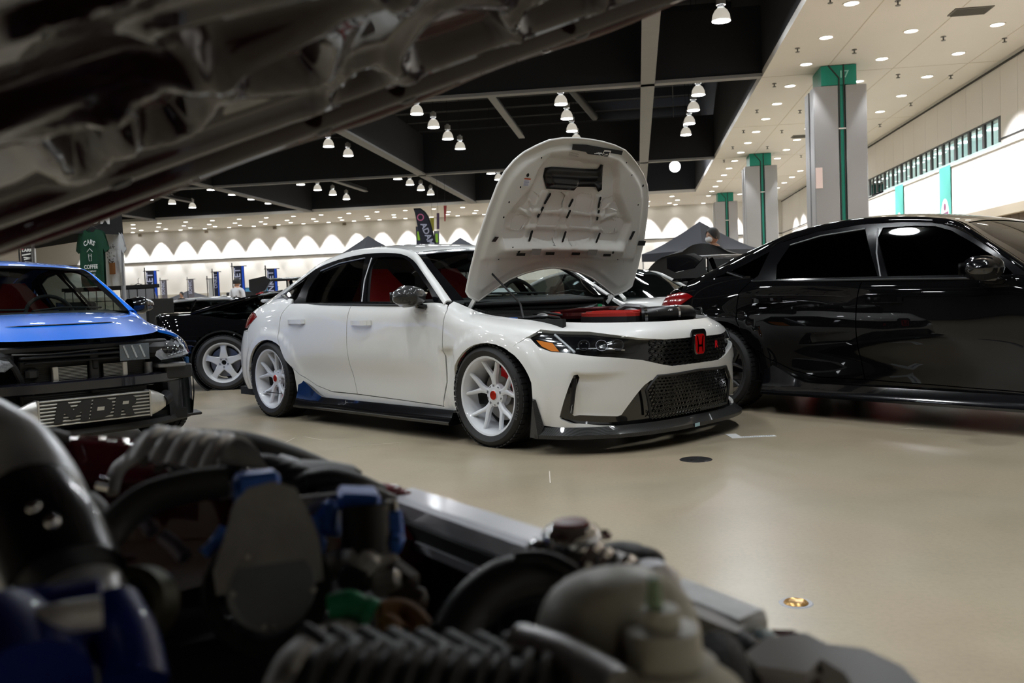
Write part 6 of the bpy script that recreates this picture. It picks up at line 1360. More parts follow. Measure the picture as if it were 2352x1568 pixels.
V, F = text_geo('LARRY', .10, .005); mb = MB(basis((.02, -.035, zt - .13), (1, 0, 0), (0, 0, 1), (0, -1, 0))); mb.add(V, F); mb.build('script', pw, cl)
mb = MB()
for k, (x, z, l) in enumerate(((-.03, .24, .2), (.02, .29, .24), (0, .34, .18), (.03, .40, .22), (0, .45, .26))): mb.beam((x - l / 2, -.036, zt - z), (x + l / 2, -.036, zt - z + .03 * (-1) ** k), .03, .003, up=(0, 1, 0))
mb.build('brush_script', pw, cl); mb = MB(basis((-.12, -.036, zt - .08), (1, 0, 0), (0, 0, 1), (0, -1, 0))); mb.prism([((.045 if k % 2 else .02) * math.cos(k * math.pi / 5), (.045 if k % 2 else .02) * math.sin(k * math.pi / 5)) for k in range(10)], .003); mb.build('pink_star', mat('pink_print', srgb(225, 60, 110), .7), cl)
# feather flag
fp = at(985, 700, 33.0); fo_ = empty('feather_flag', (fp.x, fp.y, 0), 0, "tall black feather flag with white upright lettering and a pink round emblem", 'flag'); k33 = 33.0 / FPX
prof = [(950, 480), (965, 479), (975, 486), (983, 497), (989, 515), (997, 545), (1003, 570), (1012, 640)]; prof_l = [(950, 480), (953, 490), (958, 515), (964, 545), (970, 580), (980, 640)]
w3 = lambda q: at(q[0], q[1], 33.0) - Vector((fp.x, fp.y, 0))
out = [w3(q) for q in prof] + [w3(q) for q in prof_l[::-1][:-1]]
MB().add([tuple(v) for v in out], [tuple(range(len(out)))]).add([tuple(v + Vector((0, .02, 0))) for v in out], [tuple(range(len(out)))[::-1]]).build('cloth', mat('flag_black', srgb(36, 38, 52), .85), fo_, None)
mb = MB(); mb.tube([tuple(w3(q)) for q in prof] + [tuple(w3((1016, 690))), (tuple(w3((1016, 690)))[0], tuple(w3((1016, 690)))[1], 0)], .025, 8); mb.build('pole', blk_matte, fo_); MB().lathe([(0, .04), (.3, .03), (.32, 0)], (tuple(w3((1016, 690)))[0], tuple(w3((1016, 690)))[1], 0), n=20).build('foot', blk_matte, fo_)
dn = (w3((988, 555)) - w3((972, 515))).normalized(); rt = Vector((0, -1, 0)).cross(dn).normalized(); rt = -rt if rt.x < 0 else rt
V, F = text_geo("ADAM'S POLISHES", .30, .008, 0, 0, 1.0, 1.02); xmin = min(v[0] for v in V); st_ = w3((971, 512)) + Vector((0, -.03, 0)); mb = MB(basis(tuple(st_ - dn * xmin), tuple(dn), tuple(rt), (0, -1, 0))); mb.add([v for v in V], F); mb.build('lettering', ban_t, fo_)
mb = MB(basis(tuple(w3((966, 499)) + Vector((0, -.03, 0))), tuple(rt), tuple(-dn), (0, -1, 0))); ringp = MB(mb.M).lathe([(.09, 0), (.13, 0)], n=24); ringp.build('round_emblem', mat('pink_emblem', srgb(200, 110, 150), .8), fo_)
for (x0, x1, yt, yb, d, c_, lb, gg) in ((956, 968, 520, 575, 36, srgb(60, 62, 80), 'short navy flag with a lime green mark beside the feather flag', 1), (998, 1009, 530, 575, 36, srgb(110, 112, 118), 'short grey flag with a lime mark right of the feather flag', 1), (988, 997, 500, 530, 50, srgb(150, 145, 55), 'olive yellow streamer hanging beyond the feather flag', 0), (1003, 1009, 489, 526, 50, srgb(80, 62, 90), 'dark purple streamer hanging beyond the feather flag', 0), (1019, 1026, 472, 508, 50, srgb(170, 70, 75), 'red tapering streamer hanging beyond the feather flag', 0)):
    a, b, c2, d2 = at(x0, yt, d), at(x1, yt, d), at(x1, yb, d), at(x0, yb, d); bp_ = Vector(((a.x + b.x) / 2, (a.y + b.y) / 2, 0)); o = empty('flag', tuple(bp_), 0, lb, 'flag'); q = [v - bp_ for v in (a, b, c2, d2)]
    if lb.startswith('red'): q[2] = q[2] + (q[3] - q[2]) * .4; q[3] = q[3] + (q[2] - q[3]) * .4
    MB().add([tuple(v) for v in q], [(0, 1, 2, 3)]).add([tuple(v + Vector((0, .02, 0))) for v in q], [(3, 2, 1, 0)]).build('cloth', mat('flag_cloth_%d' % x0, c_, .85), o, None)
    if gg: m_ = (q[0] + q[2]) / 2; MB().box((m_.x, m_.y - .03, m_.z + .1), (abs(q[1].x - q[0].x) * .5, .01, .35), None, .004).build('lime_mark', mat('lime_print', srgb(150, 205, 60), .8), o); MB().cyl((q[0].x, q[0].y, 0), (q[0].x, q[0].y, q[0].z), .02, n=8).build('pole', blk_matte, o)
    else: MB().cyl((0, 0, q[0].z), (0, 0, 12.52), .006, n=6).build('hanging_line', blk_matte, o)
# blue counters, bollard, dark screens and an exit sign far back
for i, (px, py, d, w, h, z, c_, lb) in enumerate(((480, 690, 40, 1.1, .5, 1.15, srgb(110, 178, 215), 'pale blue counter beside the narrow navy banner'), (510, 690, 43, .7, .5, 1.15, srgb(110, 178, 215), 'pale blue counter behind the white bollard'), (600, 690, 44, 1.6, .55, 1.85, srgb(90, 160, 205), 'pale blue display wall behind the carbon wing'))):
    p = at(px, py, d); o = empty('counter', (p.x, p.y, 0), 0, lb, 'counter'); MB().box((0, 0, z / 2), (w, .5, z), None, .02).build('panel', mat('pale_blue_%d' % (i > 1), c_, .6), o); MB().box((0, -.02, z + .02), (w + .06, .6, .05), None, .01).build('top', mat('counter_top', (.7, .72, .74), .5), o)
p = at(515, 690, 20); o = empty('bollard', (p.x, p.y, 0), 0, 'slim white post in front of the blue counters', 'post'); MB().cyl((0, 0, 0), (0, 0, 1.22), .05, n=14).build('post', tee_white, o); MB().lathe([(0, .03), (.16, .02), (.18, 0)], n=18).build('foot', blk_matte, o)
p = at(570, 690, 34); o = empty('display_screen', (p.x, p.y, 0), 0, 'black display panel beside the person in pale grey', 'screen'); MB().box((0, 0, 1.15), (1.6, .08, .7), None, .02).build('panel', blk_plas, o); MB().cyl((-.5, 0, 0), (-.5, 0, .9), .03).cyl((.5, 0, 0), (.5, 0, .9), .03).build('stand', blk_matte, o)
o = empty('wall_sign', hw(-41.9, VB - .05), -HY, 'small faint exit sign on the back wall', 'sign'); V, F = text_geo('EXIT', .55, .01); mb = MB(basis((0, -.02, 3.0), (1, 0, 0), (0, 0, 1), (0, -1, 0))); mb.add(V, F); mb.build('lettering', mat('exit_grey', srgb(170, 168, 160), .8), o)
for i, (px, py) in enumerate(((321, 540), (474, 532), (631, 523), (791, 514))):
    d_ = ray_(px, py); vdir = math.sin(HY) * d_.x + math.cos(HY) * d_.y; t = (VB - .03) / vdir; P_ = Vector((0, 0, CAMH)) + d_ * t; o = empty('wall_number', tuple(P_), -HY, 'small tan number plate high on the back wall', 'sign', 'number plates high on the back wall'); MB().box((0, 0, 0), (.32, .03, .22)).build('plate', mat('plate_tan', srgb(150, 138, 122), .7), o); V, F = text_geo(str(25 - i), .2, .004); mb = MB(basis((0, -.02, 0), (1, 0, 0), (0, 0, 1), (0, -1, 0))); mb.add(V, F); mb.build('number', mat('plate_ink', (.06, .05, .05), .7), o)
# ------------------------------------------------------------------ the car the picture is taken across: bonnet overhead, engine bay below
FB = Vector((-.05, 1.0, 0)); fg = empty('car', tuple(FB), 0, 'dark maroon car seen close up across its open engine bay and under its raised bonnet', 'car')
TF = Matrix.Translation(-FB)
def FM(): return MB(TF)
mar = paint('deep_maroon_paint', srgb(58, 10, 20), rough=.3); mar_in = mat('maroon_inner_paint', srgb(135, 42, 54), .35, coat=.5, coatr=.1, noise=(6, .2))
eng_blue = mat('anodised_blue', srgb(62, 120, 225), .35, .1, coat=.3); eng_grey = mat('cast_grey_metal', (.42, .41, .40), .5, .35, noise=(25, .25), bump=(90, .15)); eng_lt = mat('pale_cast_metal', (.68, .68, .68), .45, .3, noise=(18, .2), bump=(60, .2)); eng_dk = mat('oily_black', (.006, .006, .007), .45, noise=(30, .4)); hose_m = mat('rubber_hose', (.022, .023, .026), .38); brass = mat('brass_fitting', srgb(150, 110, 60), .35, .8); tank_m = mat('milky_plastic', srgb(232, 230, 216), .4); green_p = mat('green_connector', srgb(50, 165, 115), .45); brown_h = mat('tan_sleeve', srgb(150, 110, 70), .7); sup_m = mat('silver_support_paint', (.66, .66, .70), .35, .2, coat=.6, coatr=.1); core_m = mat('radiator_black_core', (.05, .055, .062), .6, bump=(400, .3))
A = at
def ftube(nm, L, r, m, n=12): mb = FM(); mb.tube([A(*q) for q in L], r, n); return mb.build(nm, m, fg, 60)
def fcyl(nm, p, q, r, m, r1=None, n=24): mb = FM(); mb.cyl(p, q, r, r1, n); return mb.build(nm, m, fg)
def smooth_path(P, k=6):
    P = [np.array(p, float) for p in P]; K = np.concatenate([[0], np.cumsum([max(1e-6, np.linalg.norm(P[i + 1] - P[i])) for i in range(len(P) - 1)])]); return [tuple(v) for v in hermite(K, np.array(P), np.linspace(0, K[-1], k * len(P)))]
def stube(nm, L, r, m, n=12): mb = FM(); mb.tube(smooth_path([A(*q) for q in L]), r, n); return mb.build(nm, m, fg, 60)
# far wing (fender): top ledge, inner wall, outer skin; heights of a low car's wing
tops = [(-260, 968, .83), (0, 986, .81), (240, 1003, .785), (480, 1024, .755), (680, 1062, .715), (830, 1110, .675), (935, 1143, .645)]
rows = []
for (px, py, z) in tops:
    p = fz(px, py, z); nrm_ = Vector((-.436, .90, 0)); rows.append([tuple(p - nrm_ * .14 - Vector((0, 0, .30))), tuple(p - nrm_ * .13 - Vector((0, 0, .045))), tuple(p - nrm_ * .10 - Vector((0, 0, .030))), tuple(p - nrm_ * .06 - Vector((0, 0, .026))), tuple(p - nrm_ * .045 - Vector((0, 0, .006))), tuple(p), tuple(p + nrm_ * .06 - Vector((0, 0, .03))), tuple(p + nrm_ * .12 - Vector((0, 0, .14))), tuple(p + nrm_ * .13 - Vector((0, 0, .40)))])
mb = FM(); mb.grid(np.array(rows), True); mb.build('far_wing', mar, fg, 60)
rows = []
for k, (px, py, z) in enumerate(tops[:5]):
    p = fz(px, py + 46, z - .03); rows.append([tuple(p), tuple(p + Vector((.02, -.04, -.06))), tuple(p + Vector((.05, -.09, -.12 + .02 * math.sin(k * 2)))), tuple(p + Vector((.08, -.13, -.30)))])
mb = FM(); mb.grid(np.array(rows), True); mb.build('inner_wing', mar_in, fg, 60)
for (x, y, d, r) in ((150, 1085, 1.10, .035), (215, 1070, 1.12, .03), (120, 1130, 1.05, .05), (70, 1045, 1.08, .03)):
    mb = FM(); mb.ell(A(x, y, d), (r, r * .8, r * 1.2), 16, 10); mb.build('inner_bulge', mar_in, fg, 180)
stube('wing_hose', [(110, 1135, 1.03), (150, 1105, 1.03), (190, 1100, 1.03), (225, 1130, 1.03)], .008, hose_m)
stube('wing_cable', [(-60, 985, 1.0), (40, 990, 1.0), (100, 998, 1.02), (150, 1012, 1.04)], .010, hose_m)
# black trim and looms along the wing towards the nose
stube('wing_seal', [(440, 1020, 1.12), (560, 1026, 1.15), (660, 1055, 1.18), (760, 1096, 1.22), (830, 1125, 1.26)], .020, blk_plas, 14)
rr_ = random.Random(5)
for k in range(14):
    x = 450 + k * 26; y = 1040 + (k * 26) * .20 + rr_.uniform(-4, 14); stube('wiring_loom', [(x - 60, y + 6, 1.08), (x, y - 8 + rr_.uniform(-6, 6), 1.09), (x + 50, y + 8, 1.10), (x + 110, y + 34, 1.12)], .010 + .006 * rr_.random(), [eng_dk, hose_m, blk_plas][k % 3])
mb = FM(); mb.ell(A(630, 1092, 1.12), (.11, .05, .018), 18, 8); mb.build('lamp_back_cover', eng_dk, fg, 180)
mb = FM(); mb.beam(A(640, 1050, 1.14), A(680, 1062, 1.14), .02, .006); mb.build('cover_clip', mat('pale_clip', (.45, .46, .5), .3), fg)
mb = FM(); mb.beam(A(770, 1118, 1.15), A(850, 1134, 1.17), .05, .03, bev=.008); mb.build('grey_bracket', mat('lilac_grey_plastic', srgb(120, 120, 145), .5), fg)
mb = FM(); mb.ell(A(872, 1126, 1.30), (.035, .02, .010), 14, 8); mb.ell(A(915, 1134, 1.30), (.02, .015, .008), 12, 8); mb.build('bumper_corner', mat('bumper_red', srgb(120, 30, 42), .35, coat=.8), fg, 180)
# radiator and its support
Pa, Pb = A(915, 1150, 1.33), A(1262, 1272, 1.02); sd = (Pb - Pa).normalized(); out_ = Vector((0, 0, 1)).cross(sd).normalized(); out_ = out_ if out_.y > 0 else -out_
mb = FM(); mb.beam(Pa, Pb, .055, .035, up=(0, 0, 1), bev=.006); mb.build('radiator_support', sup_m, fg)
mb = FM(); mb.beam(Pa - out_ * .034 + Vector((0, 0, -.035)), Pb - out_ * .034 + Vector((0, 0, -.035)), .010, .012); mb.build('support_lip', sup_m, fg); mb = FM(); mb.beam(Pa - out_ * .03 + Vector((0, 0, -.02)), Pb - out_ * .03 + Vector((0, 0, -.02)), .012, .02); mb.build('support_groove', blk_matte, fg)
Pc = A(1960, 1560, .78)
mb = FM(); mb.add([Pa + Vector((0, 0, -.04)) - out_ * .03, Pc + Vector((0, 0, -.05)) - out_ * .03, Pc + Vector((0, 0, -.5)) - out_ * .03, Pa + Vector((0, 0, -.5)) - out_ * .03], [(0, 1, 2, 3)]).add([Pa + Vector((0, 0, -.04)) + out_ * .03, Pc + Vector((0, 0, -.05)) + out_ * .03, Pc + Vector((0, 0, -.5)) + out_ * .03, Pa + Vector((0, 0, -.5)) + out_ * .03], [(3, 2, 1, 0)]); mb.build('radiator_core', core_m, fg)
for k in range(22):
    t = .04 + k * .043; q = Pa + (Pc - Pa) * t - out_ * .033; mb = FM(); mb.beam(q + Vector((0, 0, -.05)), q + Vector((0, 0, -.45)), .004, .006, up=tuple(out_)); mb.build('core_rib', core_m, fg)
Pd, Pe = A(1530, 1376, .92), A(1735, 1462, .84); mb = FM(); mb.beam(Pd, Pe, .05, .04, bev=.006); mb.build('radiator_end_tank', eng_lt, fg); mb = FM(); mb.beam(A(1560, 1420, .86), A(1700, 1480, .82), .02, .03); mb.build('tank_seam', eng_grey, fg)
for q in ((1610, 1415, .86), (1632, 1428, .855)): fcyl('bleed_screw', A(*q), A(*q) + Vector((0, 0, -.03)), .010, chrome, n=10)
# filler neck and cap
cpx = A(1312, 1228, .90); mb = FM(); mb.lathe([(.0, .012), (.016, .013), (.026, .008), (.031, .0), (.031, -.010), (.024, -.014)], cpx, (0, 0, 1), 32); mb.build('radiator_cap', chrome, fg); mb = FM(); mb.lathe([(0, .0145), (.017, .0142), (.019, .011)], cpx, (0, 0, 1), 24); mb.build('cap_badge', mat('red_cap_label', srgb(150, 30, 24), .35), fg)
for a in (0.3, 3.44): mb = FM(); mb.box(cpx + Vector((.034 * math.cos(a), .034 * math.sin(a), -.004)), (.016, .014, .008), Euler((0, 0, a)).to_matrix(), .002); mb.build('cap_ear', chrome, fg)
fcyl('filler_neck', cpx + Vector((0, 0, -.014)), cpx + Vector((0, 0, -.07)), .020, chrome, .017)
mb = FM(); mb.tube(smooth_path([A(1240, 1275, .91), A(1330, 1300, .90), A(1420, 1330, .89), A(1530, 1380, .88)]), .026, 16); mb.build('top_tank_neck', eng_lt, fg, 60)
for q in ((1355, 1318, .86), (1378, 1330, .86), (1430, 1346, .865)): mb = FM(); p = A(*q); mb.lathe([(.030, -.006), (.032, 0), (.030, .006)], p, tuple((A(q[0] + 60, q[1] + 24, q[2] - .01) - p).normalized()), 24); mb.build('hose_clamp', chrome, fg)
mb = FM(); mb.box(A(1490, 1345, .875), (.055, .05, .045), Euler((0, 0, .4)).to_matrix(), .012); mb.build('thermostat_housing', mat('bright_cast', (.72, .72, .75), .3, .6), fg)
mb = FM(); mb.ell(A(1425, 1272, .93), (.032, .026, .012), 16, 8); mb.ell(A(1470, 1290, .925), (.026, .02, .016), 14, 8); mb.build('black_cap', blk_plas, fg, 180); fcyl('black_neck', A(1425, 1275, .93), A(1430, 1320, .925), .016, blk_plas)
stube('upper_radiator_hose', [(1035, 1475, .80), (1075, 1410, .82), (1140, 1350, .84), (1230, 1322, .86), (1330, 1325, .875), (1420, 1345, .88)], .0235, hose_m, 20)
stube('overflow_hose', [(1180, 1283, .84), (1260, 1285, .84), (1320, 1316, .83), (1390, 1365, .82), (1470, 1405, .80)], .0075, hose_m)
# expansion tank
tp_ = A(1395, 1475, .66); mb = FM(); mb.box(A(1420, 1490, .66), (.125, .11, .12), Euler((0, 0, .5)).to_matrix(), .028); ft = mb.build('expansion_tank', tank_m, fg, 60)
bm = ft.modifiers.new('round', 'SUBSURF'); bm.levels = 1; bm.render_levels = 2
t2 = A(1520, 1470, .60); mb = FM(); mb.lathe([(.0, .022), (.012, .022), (.013, .010), (.024, .009), (.026, .0), (.027, -.012), (.036, -.014), (.038, -.020), (.052, -.030), (.058, -.05), (.058, -.14)], t2, (0, 0, 1), 36); mb.build('tank_filler', tank_m, fg, 40)
fcyl('green_nipple', t2 + Vector((-.004, 0, .018)), t2 + Vector((-.004, 0, .042)), .006, mat('pale_green_plastic', srgb(165, 195, 160), .5), .004, 12)
# ribbed duct across the bottom
g = []
for t in np.linspace(0, 1, 60):
    r = .050 + (.003 if (int(t * 26) % 2) else -.003); c = A(690, 1665, .56) * (1 - t) + A(1330, 1690, .60) * t; g.append([tuple(c + Vector((0, -.3, .2)).normalized() * r * math.cos(a) + Vector((.25, .3, .9)).normalized() * r * math.sin(a)) for a in np.linspace(0, 2 * math.pi, 25)])
mb = FM(); mb.grid(np.array(g)); mb.build('ribbed_duct', mat('duct_black', (.014, .014, .016), .5), fg, 60)
for k in range(8): stube('duct_rib', [(700 + k * 66, 1455 + k * 3, .70), (770 + k * 68, 1500 + k * 3, .66), (850 + k * 70, 1568, .62)], .009, mat('rib_plastic', (.03, .03, .034), .5))
stube('silver_pipe', [(1190, 1492, .62), (1280, 1520, .60), (1420, 1600, .56)], .018, alu, 16)
stube('grey_stay', [(700, 1500, .60), (665, 1540, .58), (640, 1600, .56)], .012, eng_grey)
# front-drive pump with its round cover and bracket
ctr = A(627, 1348, .82); ax = (Vector((0, 0, CAMH)) - ctr).normalized(); ax = (ax + Vector((.12, 0, .05))).normalized()
mb = FM(); mb.lathe([(0, .004), (.036, .004), (.0385, .0), (.040, -.012), (.036, -.05)], ctr, tuple(ax), 48); mb.build('round_cover', mat('slate_cover', (.20, .22, .25), .5, .1, noise=(60, .1)), fg, 40)
for a in (.55, .75, 2.2, 3.9, 4.6, 5.6): 
    x_, y_, z_, _l = frame((0, 0, 0), ax); p = ctr + (x_ * math.cos(a) + y_ * math.sin(a)) * .0355 + ax * .003; fcyl('cover_bolt', p, p + ax * .004, .003, chrome, n=8)
up_ = (A(620, 1180, .84) - A(627, 1348, .84)).normalized(); rt_ = ax.cross(up_).normalized() * -1
bk = basis(tuple(ctr - ax * .018), tuple(rt_), tuple(up_), tuple(ax)); mb = MB(TF @ bk); mb.prism([(-.048, .0), (-.050, .022), (-.040, .050), (-.030, .080), (-.018, .092), (.004, .096), (.024, .088), (.034, .068), (.044, .040), (.046, .0)][::-1], .016); mb.build('pump_bracket', eng_grey, fg)
pm = A(600, 1188, .835); mb = FM(); mb.lathe([(.0, .0), (.010, .002), (.013, .010), (.019, .012), (.021, .0)], pm, tuple(ax), 28); mb.build('bracket_boss', eng_lt, fg); mb = FM(); mb.lathe([(.021, .004), (.026, .006), (.028, -.004)], pm, tuple(ax), 28); mb.build('boss_ring', eng_grey, fg)
mb = FM(); mb.lathe([(.045, -.03), (.058, -.028), (.060, -.06), (.045, -.065)], ctr, tuple(ax), 40); mb.build('pulley', eng_dk, fg)
fcyl('top_bar', A(505, 1128, .95), A(615, 1112, .97), .009, eng_grey); fcyl('long_bar', A(655, 1162, .93), A(775, 1150, .95), .009, eng_grey); mb = FM(); mb.ell(A(566, 1104, .95), (.010, .010, .014), 10, 8); mb.build('bar_knob', chrome, fg)
# blue brackets round a dark cartridge
for nm, a, b, w_, h_ in (('blue_bridge', (775, 1142, .94), (870, 1146, .95), .05, .018), ('blue_leg', (770, 1150, .93), (762, 1230, .92), .018, .03), ('blue_leg', (902, 1170, .93), (908, 1240, .92), .018, .022), ('blue_arm', (745, 1185, .92), (700, 1250, .91), .014, .02), ('blue_arm', (690, 1232, .91), (740, 1262, .90), .02, .022), ('blue_foot', (890, 1240, .91), (925, 1252, .91), .022, .02), ('blue_lug', (728, 1178, .93), (765, 1184, .93), .02, .014), ('blue_base', (540, 1145, .92), (640, 1132, .94), .03, .05)): mb = FM(); mb.beam(A(*a), A(*b), w_, h_, bev=.004); mb.build(nm, eng_blue, fg)
fcyl('dark_cartridge', A(838, 1162, .91), A(842, 1275, .90), .024, mat('bronze_black', (.018, .014, .010), .35, .4), n=28); fcyl('cartridge_bolt', A(896, 1150, .92), A(897, 1172, .92), .007, chrome, n=10)
for (x, y, d, r, m_) in ((805, 1290, .89, .018, eng_grey), (840, 1310, .88, .02, eng_lt), (880, 1300, .885, .016, eng_grey), (815, 1330, .87, .016, eng_dk), (890, 1340, .87, .016, alu), (760, 1300, .89, .016, eng_grey), (920, 1330, .88, .018, mat('brown_plastic', srgb(70, 58, 52), .5)), (935, 1380, .87, .02, mat('brown_plastic', srgb(70, 58, 52), .5))): mb = FM(); mb.box(A(x, y, d), (r * 1.5, r * 1.3, r * 1.9), Euler((x * .7, y * .4, x)).to_matrix(), r * .3); mb.build('valve_fitting', m_, fg)
mb = FM(); mb.tube(smooth_path([A(760, 1395, .80), A(800, 1385, .80), A(835, 1400, .80), A(858, 1412, .80)]), [.012] * 18 + [.014] * 6, 14); mb.build('green_connector', green_p, fg, 60)
stube('tan_sleeve', [(870, 1405, .82), (920, 1400, .83), (960, 1425, .82), (985, 1480, .80)], .010, brown_h); stube('tan_sleeve', [(880, 1425, .81), (905, 1440, .80), (900, 1480, .79)], .008, brown_h)
stube('black_hose', [(700, 1475, .74), (740, 1462, .76), (775, 1448, .78), (830, 1445, .80)], .010, eng_grey)
# cam cover with fins, far side of the engine
g = []
for t in np.linspace(0, 1, 34):
    fin = .006 if int(t * 11) % 2 else 0; a_, b_ = A(285, 1100, .96), A(500, 1128, .93); c = a_ * (1 - t) + b_ * t; g.append([tuple(c + Vector((.02 * q, .12 * q, (.045 + fin) * math.sin(math.pi * min(1, .15 + q * .85))))) for q in np.linspace(0, 1, 12)])
mb = FM(); mb.grid(np.array(g), True); mb.build('finned_cover', eng_lt, fg, 50)
for k in range(4): stube('cover_slot', [(330 + k * 32, 1062 + k * 15, .95), (352 + k * 32, 1050 + k * 15, .97), (372 + k * 32, 1056 + k * 15, .99)], .005, eng_dk)
mb = FM(); mb.quad(A(330, 1050, 1.06), A(420, 1095, 1.02), A(520, 1110, 1.02), A(445, 1042, 1.09)); mb.build('white_cover_plate', mat('chalky_white', (.55, .54, .52), .6, noise=(25, .25)), fg)
stube('silver_fuel_rail', [(255, 1130, .98), (270, 1080, 1.0), (310, 1048, 1.03)], .008, eng_lt); fcyl('rail_fitting', A(228, 1112, .98), A(256, 1118, .98), .009, chrome); 
# engine block mass, hoses
mb = FM(); mb.box(A(430, 1290, .98) + Vector((0, 0, -.15)), (.46, .26, .20), Euler((0, 0, .5)).to_matrix(), .02); mb.build('engine_block', eng_dk, fg); mb = FM(); mb.box(A(850, 1480, 1.0) + Vector((0, 0, -.12)), (.6, .3, .16), Euler((0, 0, -.5)).to_matrix(), .02); mb.build('gearbox', eng_dk, fg); mb = FM(); mb.box(A(250, 1500, .86) + Vector((-.05, .1, -.16)), (.4, .2, .16), None, .02); mb.build('lower_block', eng_dk, fg)
mb = FM(); mb.add([A(-400, 1100, 1.1) + Vector((0, 0, -.35)), A(900, 1180, 1.30) + Vector((0, 0, -.35)), A(1800, 1520, .80) + Vector((0, 0, -.30)), Vector((.3, .25, .35)), Vector((-.7, .25, .35))], [(0, 1, 2, 3, 4)]); mb.build('bay_floor', blk_dark, fg)
stube('intake_hose', [(520, 1105, .90), (420, 1120, .88), (330, 1150, .86), (270, 1200, .84), (215, 1270, .80)], .016, mat('dusty_hose', (.035, .035, .032), .6), 16)
stube('steel_rod', [(205, 1150, .92), (228, 1175, .90), (238, 1205, .88)], .010, eng_grey); stube('steel_rod', [(300, 1165, .90), (330, 1195, .88), (350, 1220, .87)], .007, mat('mauve_metal', (.16, .14, .18), .4, .6)); stube('steel_rod', [(375, 1232, .86), (400, 1252, .85), (425, 1280, .84)], .007, mat('mauve_metal', (.16, .14, .18), .4, .6))
stube('blue_line', [(470, 1270, .86), (500, 1240, .87), (515, 1215, .87)], .006, eng_blue)
pu = A(298, 1388, .72); mb = FM(); mb.lathe([(.006, .004), (.012, .006), (.016, .0), (.024, .006), (.030, .002), (.032, -.02)], pu, (-.1, -.9, .35), 32); mb.build('idler_pulley', mat('olive_metal', (.07, .068, .045), .45, .6), fg); mb = FM(); mb.ell(A(268, 1436, .71), (.014, .012, .014), 12, 8); mb.build('pulley_nut', mat('pale_olive', (.40, .40, .34), .4, .4), fg, 180)
# bright intake pipe with a blue stripe at the left
stube('polished_pipe', [(-60, 1000, .84), (20, 1050, .82), (70, 1120, .80), (110, 1210, .77), (160, 1330, .73), (190, 1440, .70)], .040, mat('brushed_pipe', (.72, .74, .78), .3, .4, noise=(6, .3)), 24)
for o1, r1, m_ in ((-42, .010, eng_lt), (34, .011, alu), (60, .007, eng_blue)): stube('pipe_bead', [(-20 + o1, 1030, .80), (30 + o1, 1075, .79), (75 + o1, 1150, .775)], r1, m_)
stube('smoked_sleeve', [(60, 1170, .755), (105, 1240, .73), (150, 1350, .70)], .046, mat('smoked_silicone', (.012, .011, .012), .22, coat=.6), 24)
for q in ((78, 1168, .70), (120, 1200, .69)): mb = FM(); mb.ell(A(*q), (.006, .006, .006), 10, 8); mb.build('clamp_screw', chrome, fg, 180)
stube('blue_coupler', [(40, 1450, .62), (140, 1440, .63), (240, 1420, .64)], .030, mat('blue_silicone', srgb(14, 38, 120), .4, coat=.3), 20); stube('bright_band', [(45, 1442, .585), (140, 1420, .585), (235, 1405, .595)], .0105, mat('polished_band', (.9, .9, .92), .3, .2), 14)
stube('blue_coupler', [(250, 1400, .64), (290, 1480, .62), (310, 1580, .60)], .022, mat('blue_silicone', srgb(8, 22, 90), .4), 18); stube('blue_coupler', [(-20, 1480, .60), (40, 1540, .58), (60, 1600, .56)], .04, mat('blue_silicone', srgb(8, 22, 90), .4), 18)
# pale headlamp carrier in the near corner
carr = mat('pale_primer', (.80, .80, .82), .5, noise=(14, .08)); W0 = [(1712, 1500), (1760, 1462), (1850, 1452), (1900, 1478), (1985, 1488), (2075, 1530), (2140, 1600), (1990, 1620), (1940, 1545), (1885, 1512), (1855, 1545), (1790, 1535), (1740, 1530)]
q3 = [A(x, y, .80 - .06 * (y - 1450) / 150) for x, y in W0]; mb = FM(); n_ = len(q3); mb.add(q3 + [p + Vector((0, .01, -.03)) for p in q3], [tuple(range(n_))] + [(i, n_ + i, n_ + (i + 1) % n_, (i + 1) % n_) for i in range(n_)]); mb.build('lamp_carrier', carr, fg)
for L in ([(1862, 1520), (1880, 1518), (1892, 1545), (1870, 1542)], [(1900, 1512), (1915, 1514), (1938, 1535), (1918, 1540)]): mb = FM(); mb.add([A(x, y, .775) for x, y in L], [(0, 1, 2, 3)]); mb.build('carrier_hole', blk_dark, fg)
mb = FM(); mb.quad(A(1730, 1540, .80), A(1880, 1535, .80), A(1890, 1600, .76), A(1720, 1600, .76)); mb.build('inner_panel', mar_in, fg)
mb = FM(); mb.quad(A(1770, 1445, .86), A(1820, 1446, .86), A(1850, 1460, .85), A(1780, 1458, .85)); mb.build('bumper_edge', mar, fg); stube('bumper_trim', [(1650, 1400, .90), (1720, 1440, .87), (1745, 1460, .86)], .008, mar); stube('black_lead', [(1690, 1478, .82), (1725, 1500, .80), (1715, 1560, .78), (1690, 1600, .76)], .014, eng_dk)
for q in ((1755, 1470, .83), (1768, 1500, .80), (1725, 1448, .85)): mb = FM(); mb.box(A(*q), (.02, .018, .018), Euler((.4, .2, .6)).to_matrix(), .004); mb.build('lamp_adjuster', mat('pale_teal_plastic', srgb(180, 200, 205), .4), fg)
mb = FM(); mb.tube(smooth_path([A(1640, 1500, .74), A(1660, 1540, .72), A(1645, 1600, .70)]), .022, 14); mb.build('corner_hose', mat('speckled_sleeve', (.03, .03, .035), .6, bump=(200, .4)), fg, 60); mb = FM(); mb.ell(A(1648, 1505, .74), (.014, .012, .016), 12, 8); mb.build('yellow_tag', mat('olive_yellow', srgb(130, 120, 60), .6), fg, 180)
# near wing below the lens, closing the bay towards the camera side
mb = FM(); mb.box((.42, .24, .36), (1.9, .10, .30), Euler((0, 0, .45)).to_matrix(), .04); mb.build('near_wing', mar, fg)
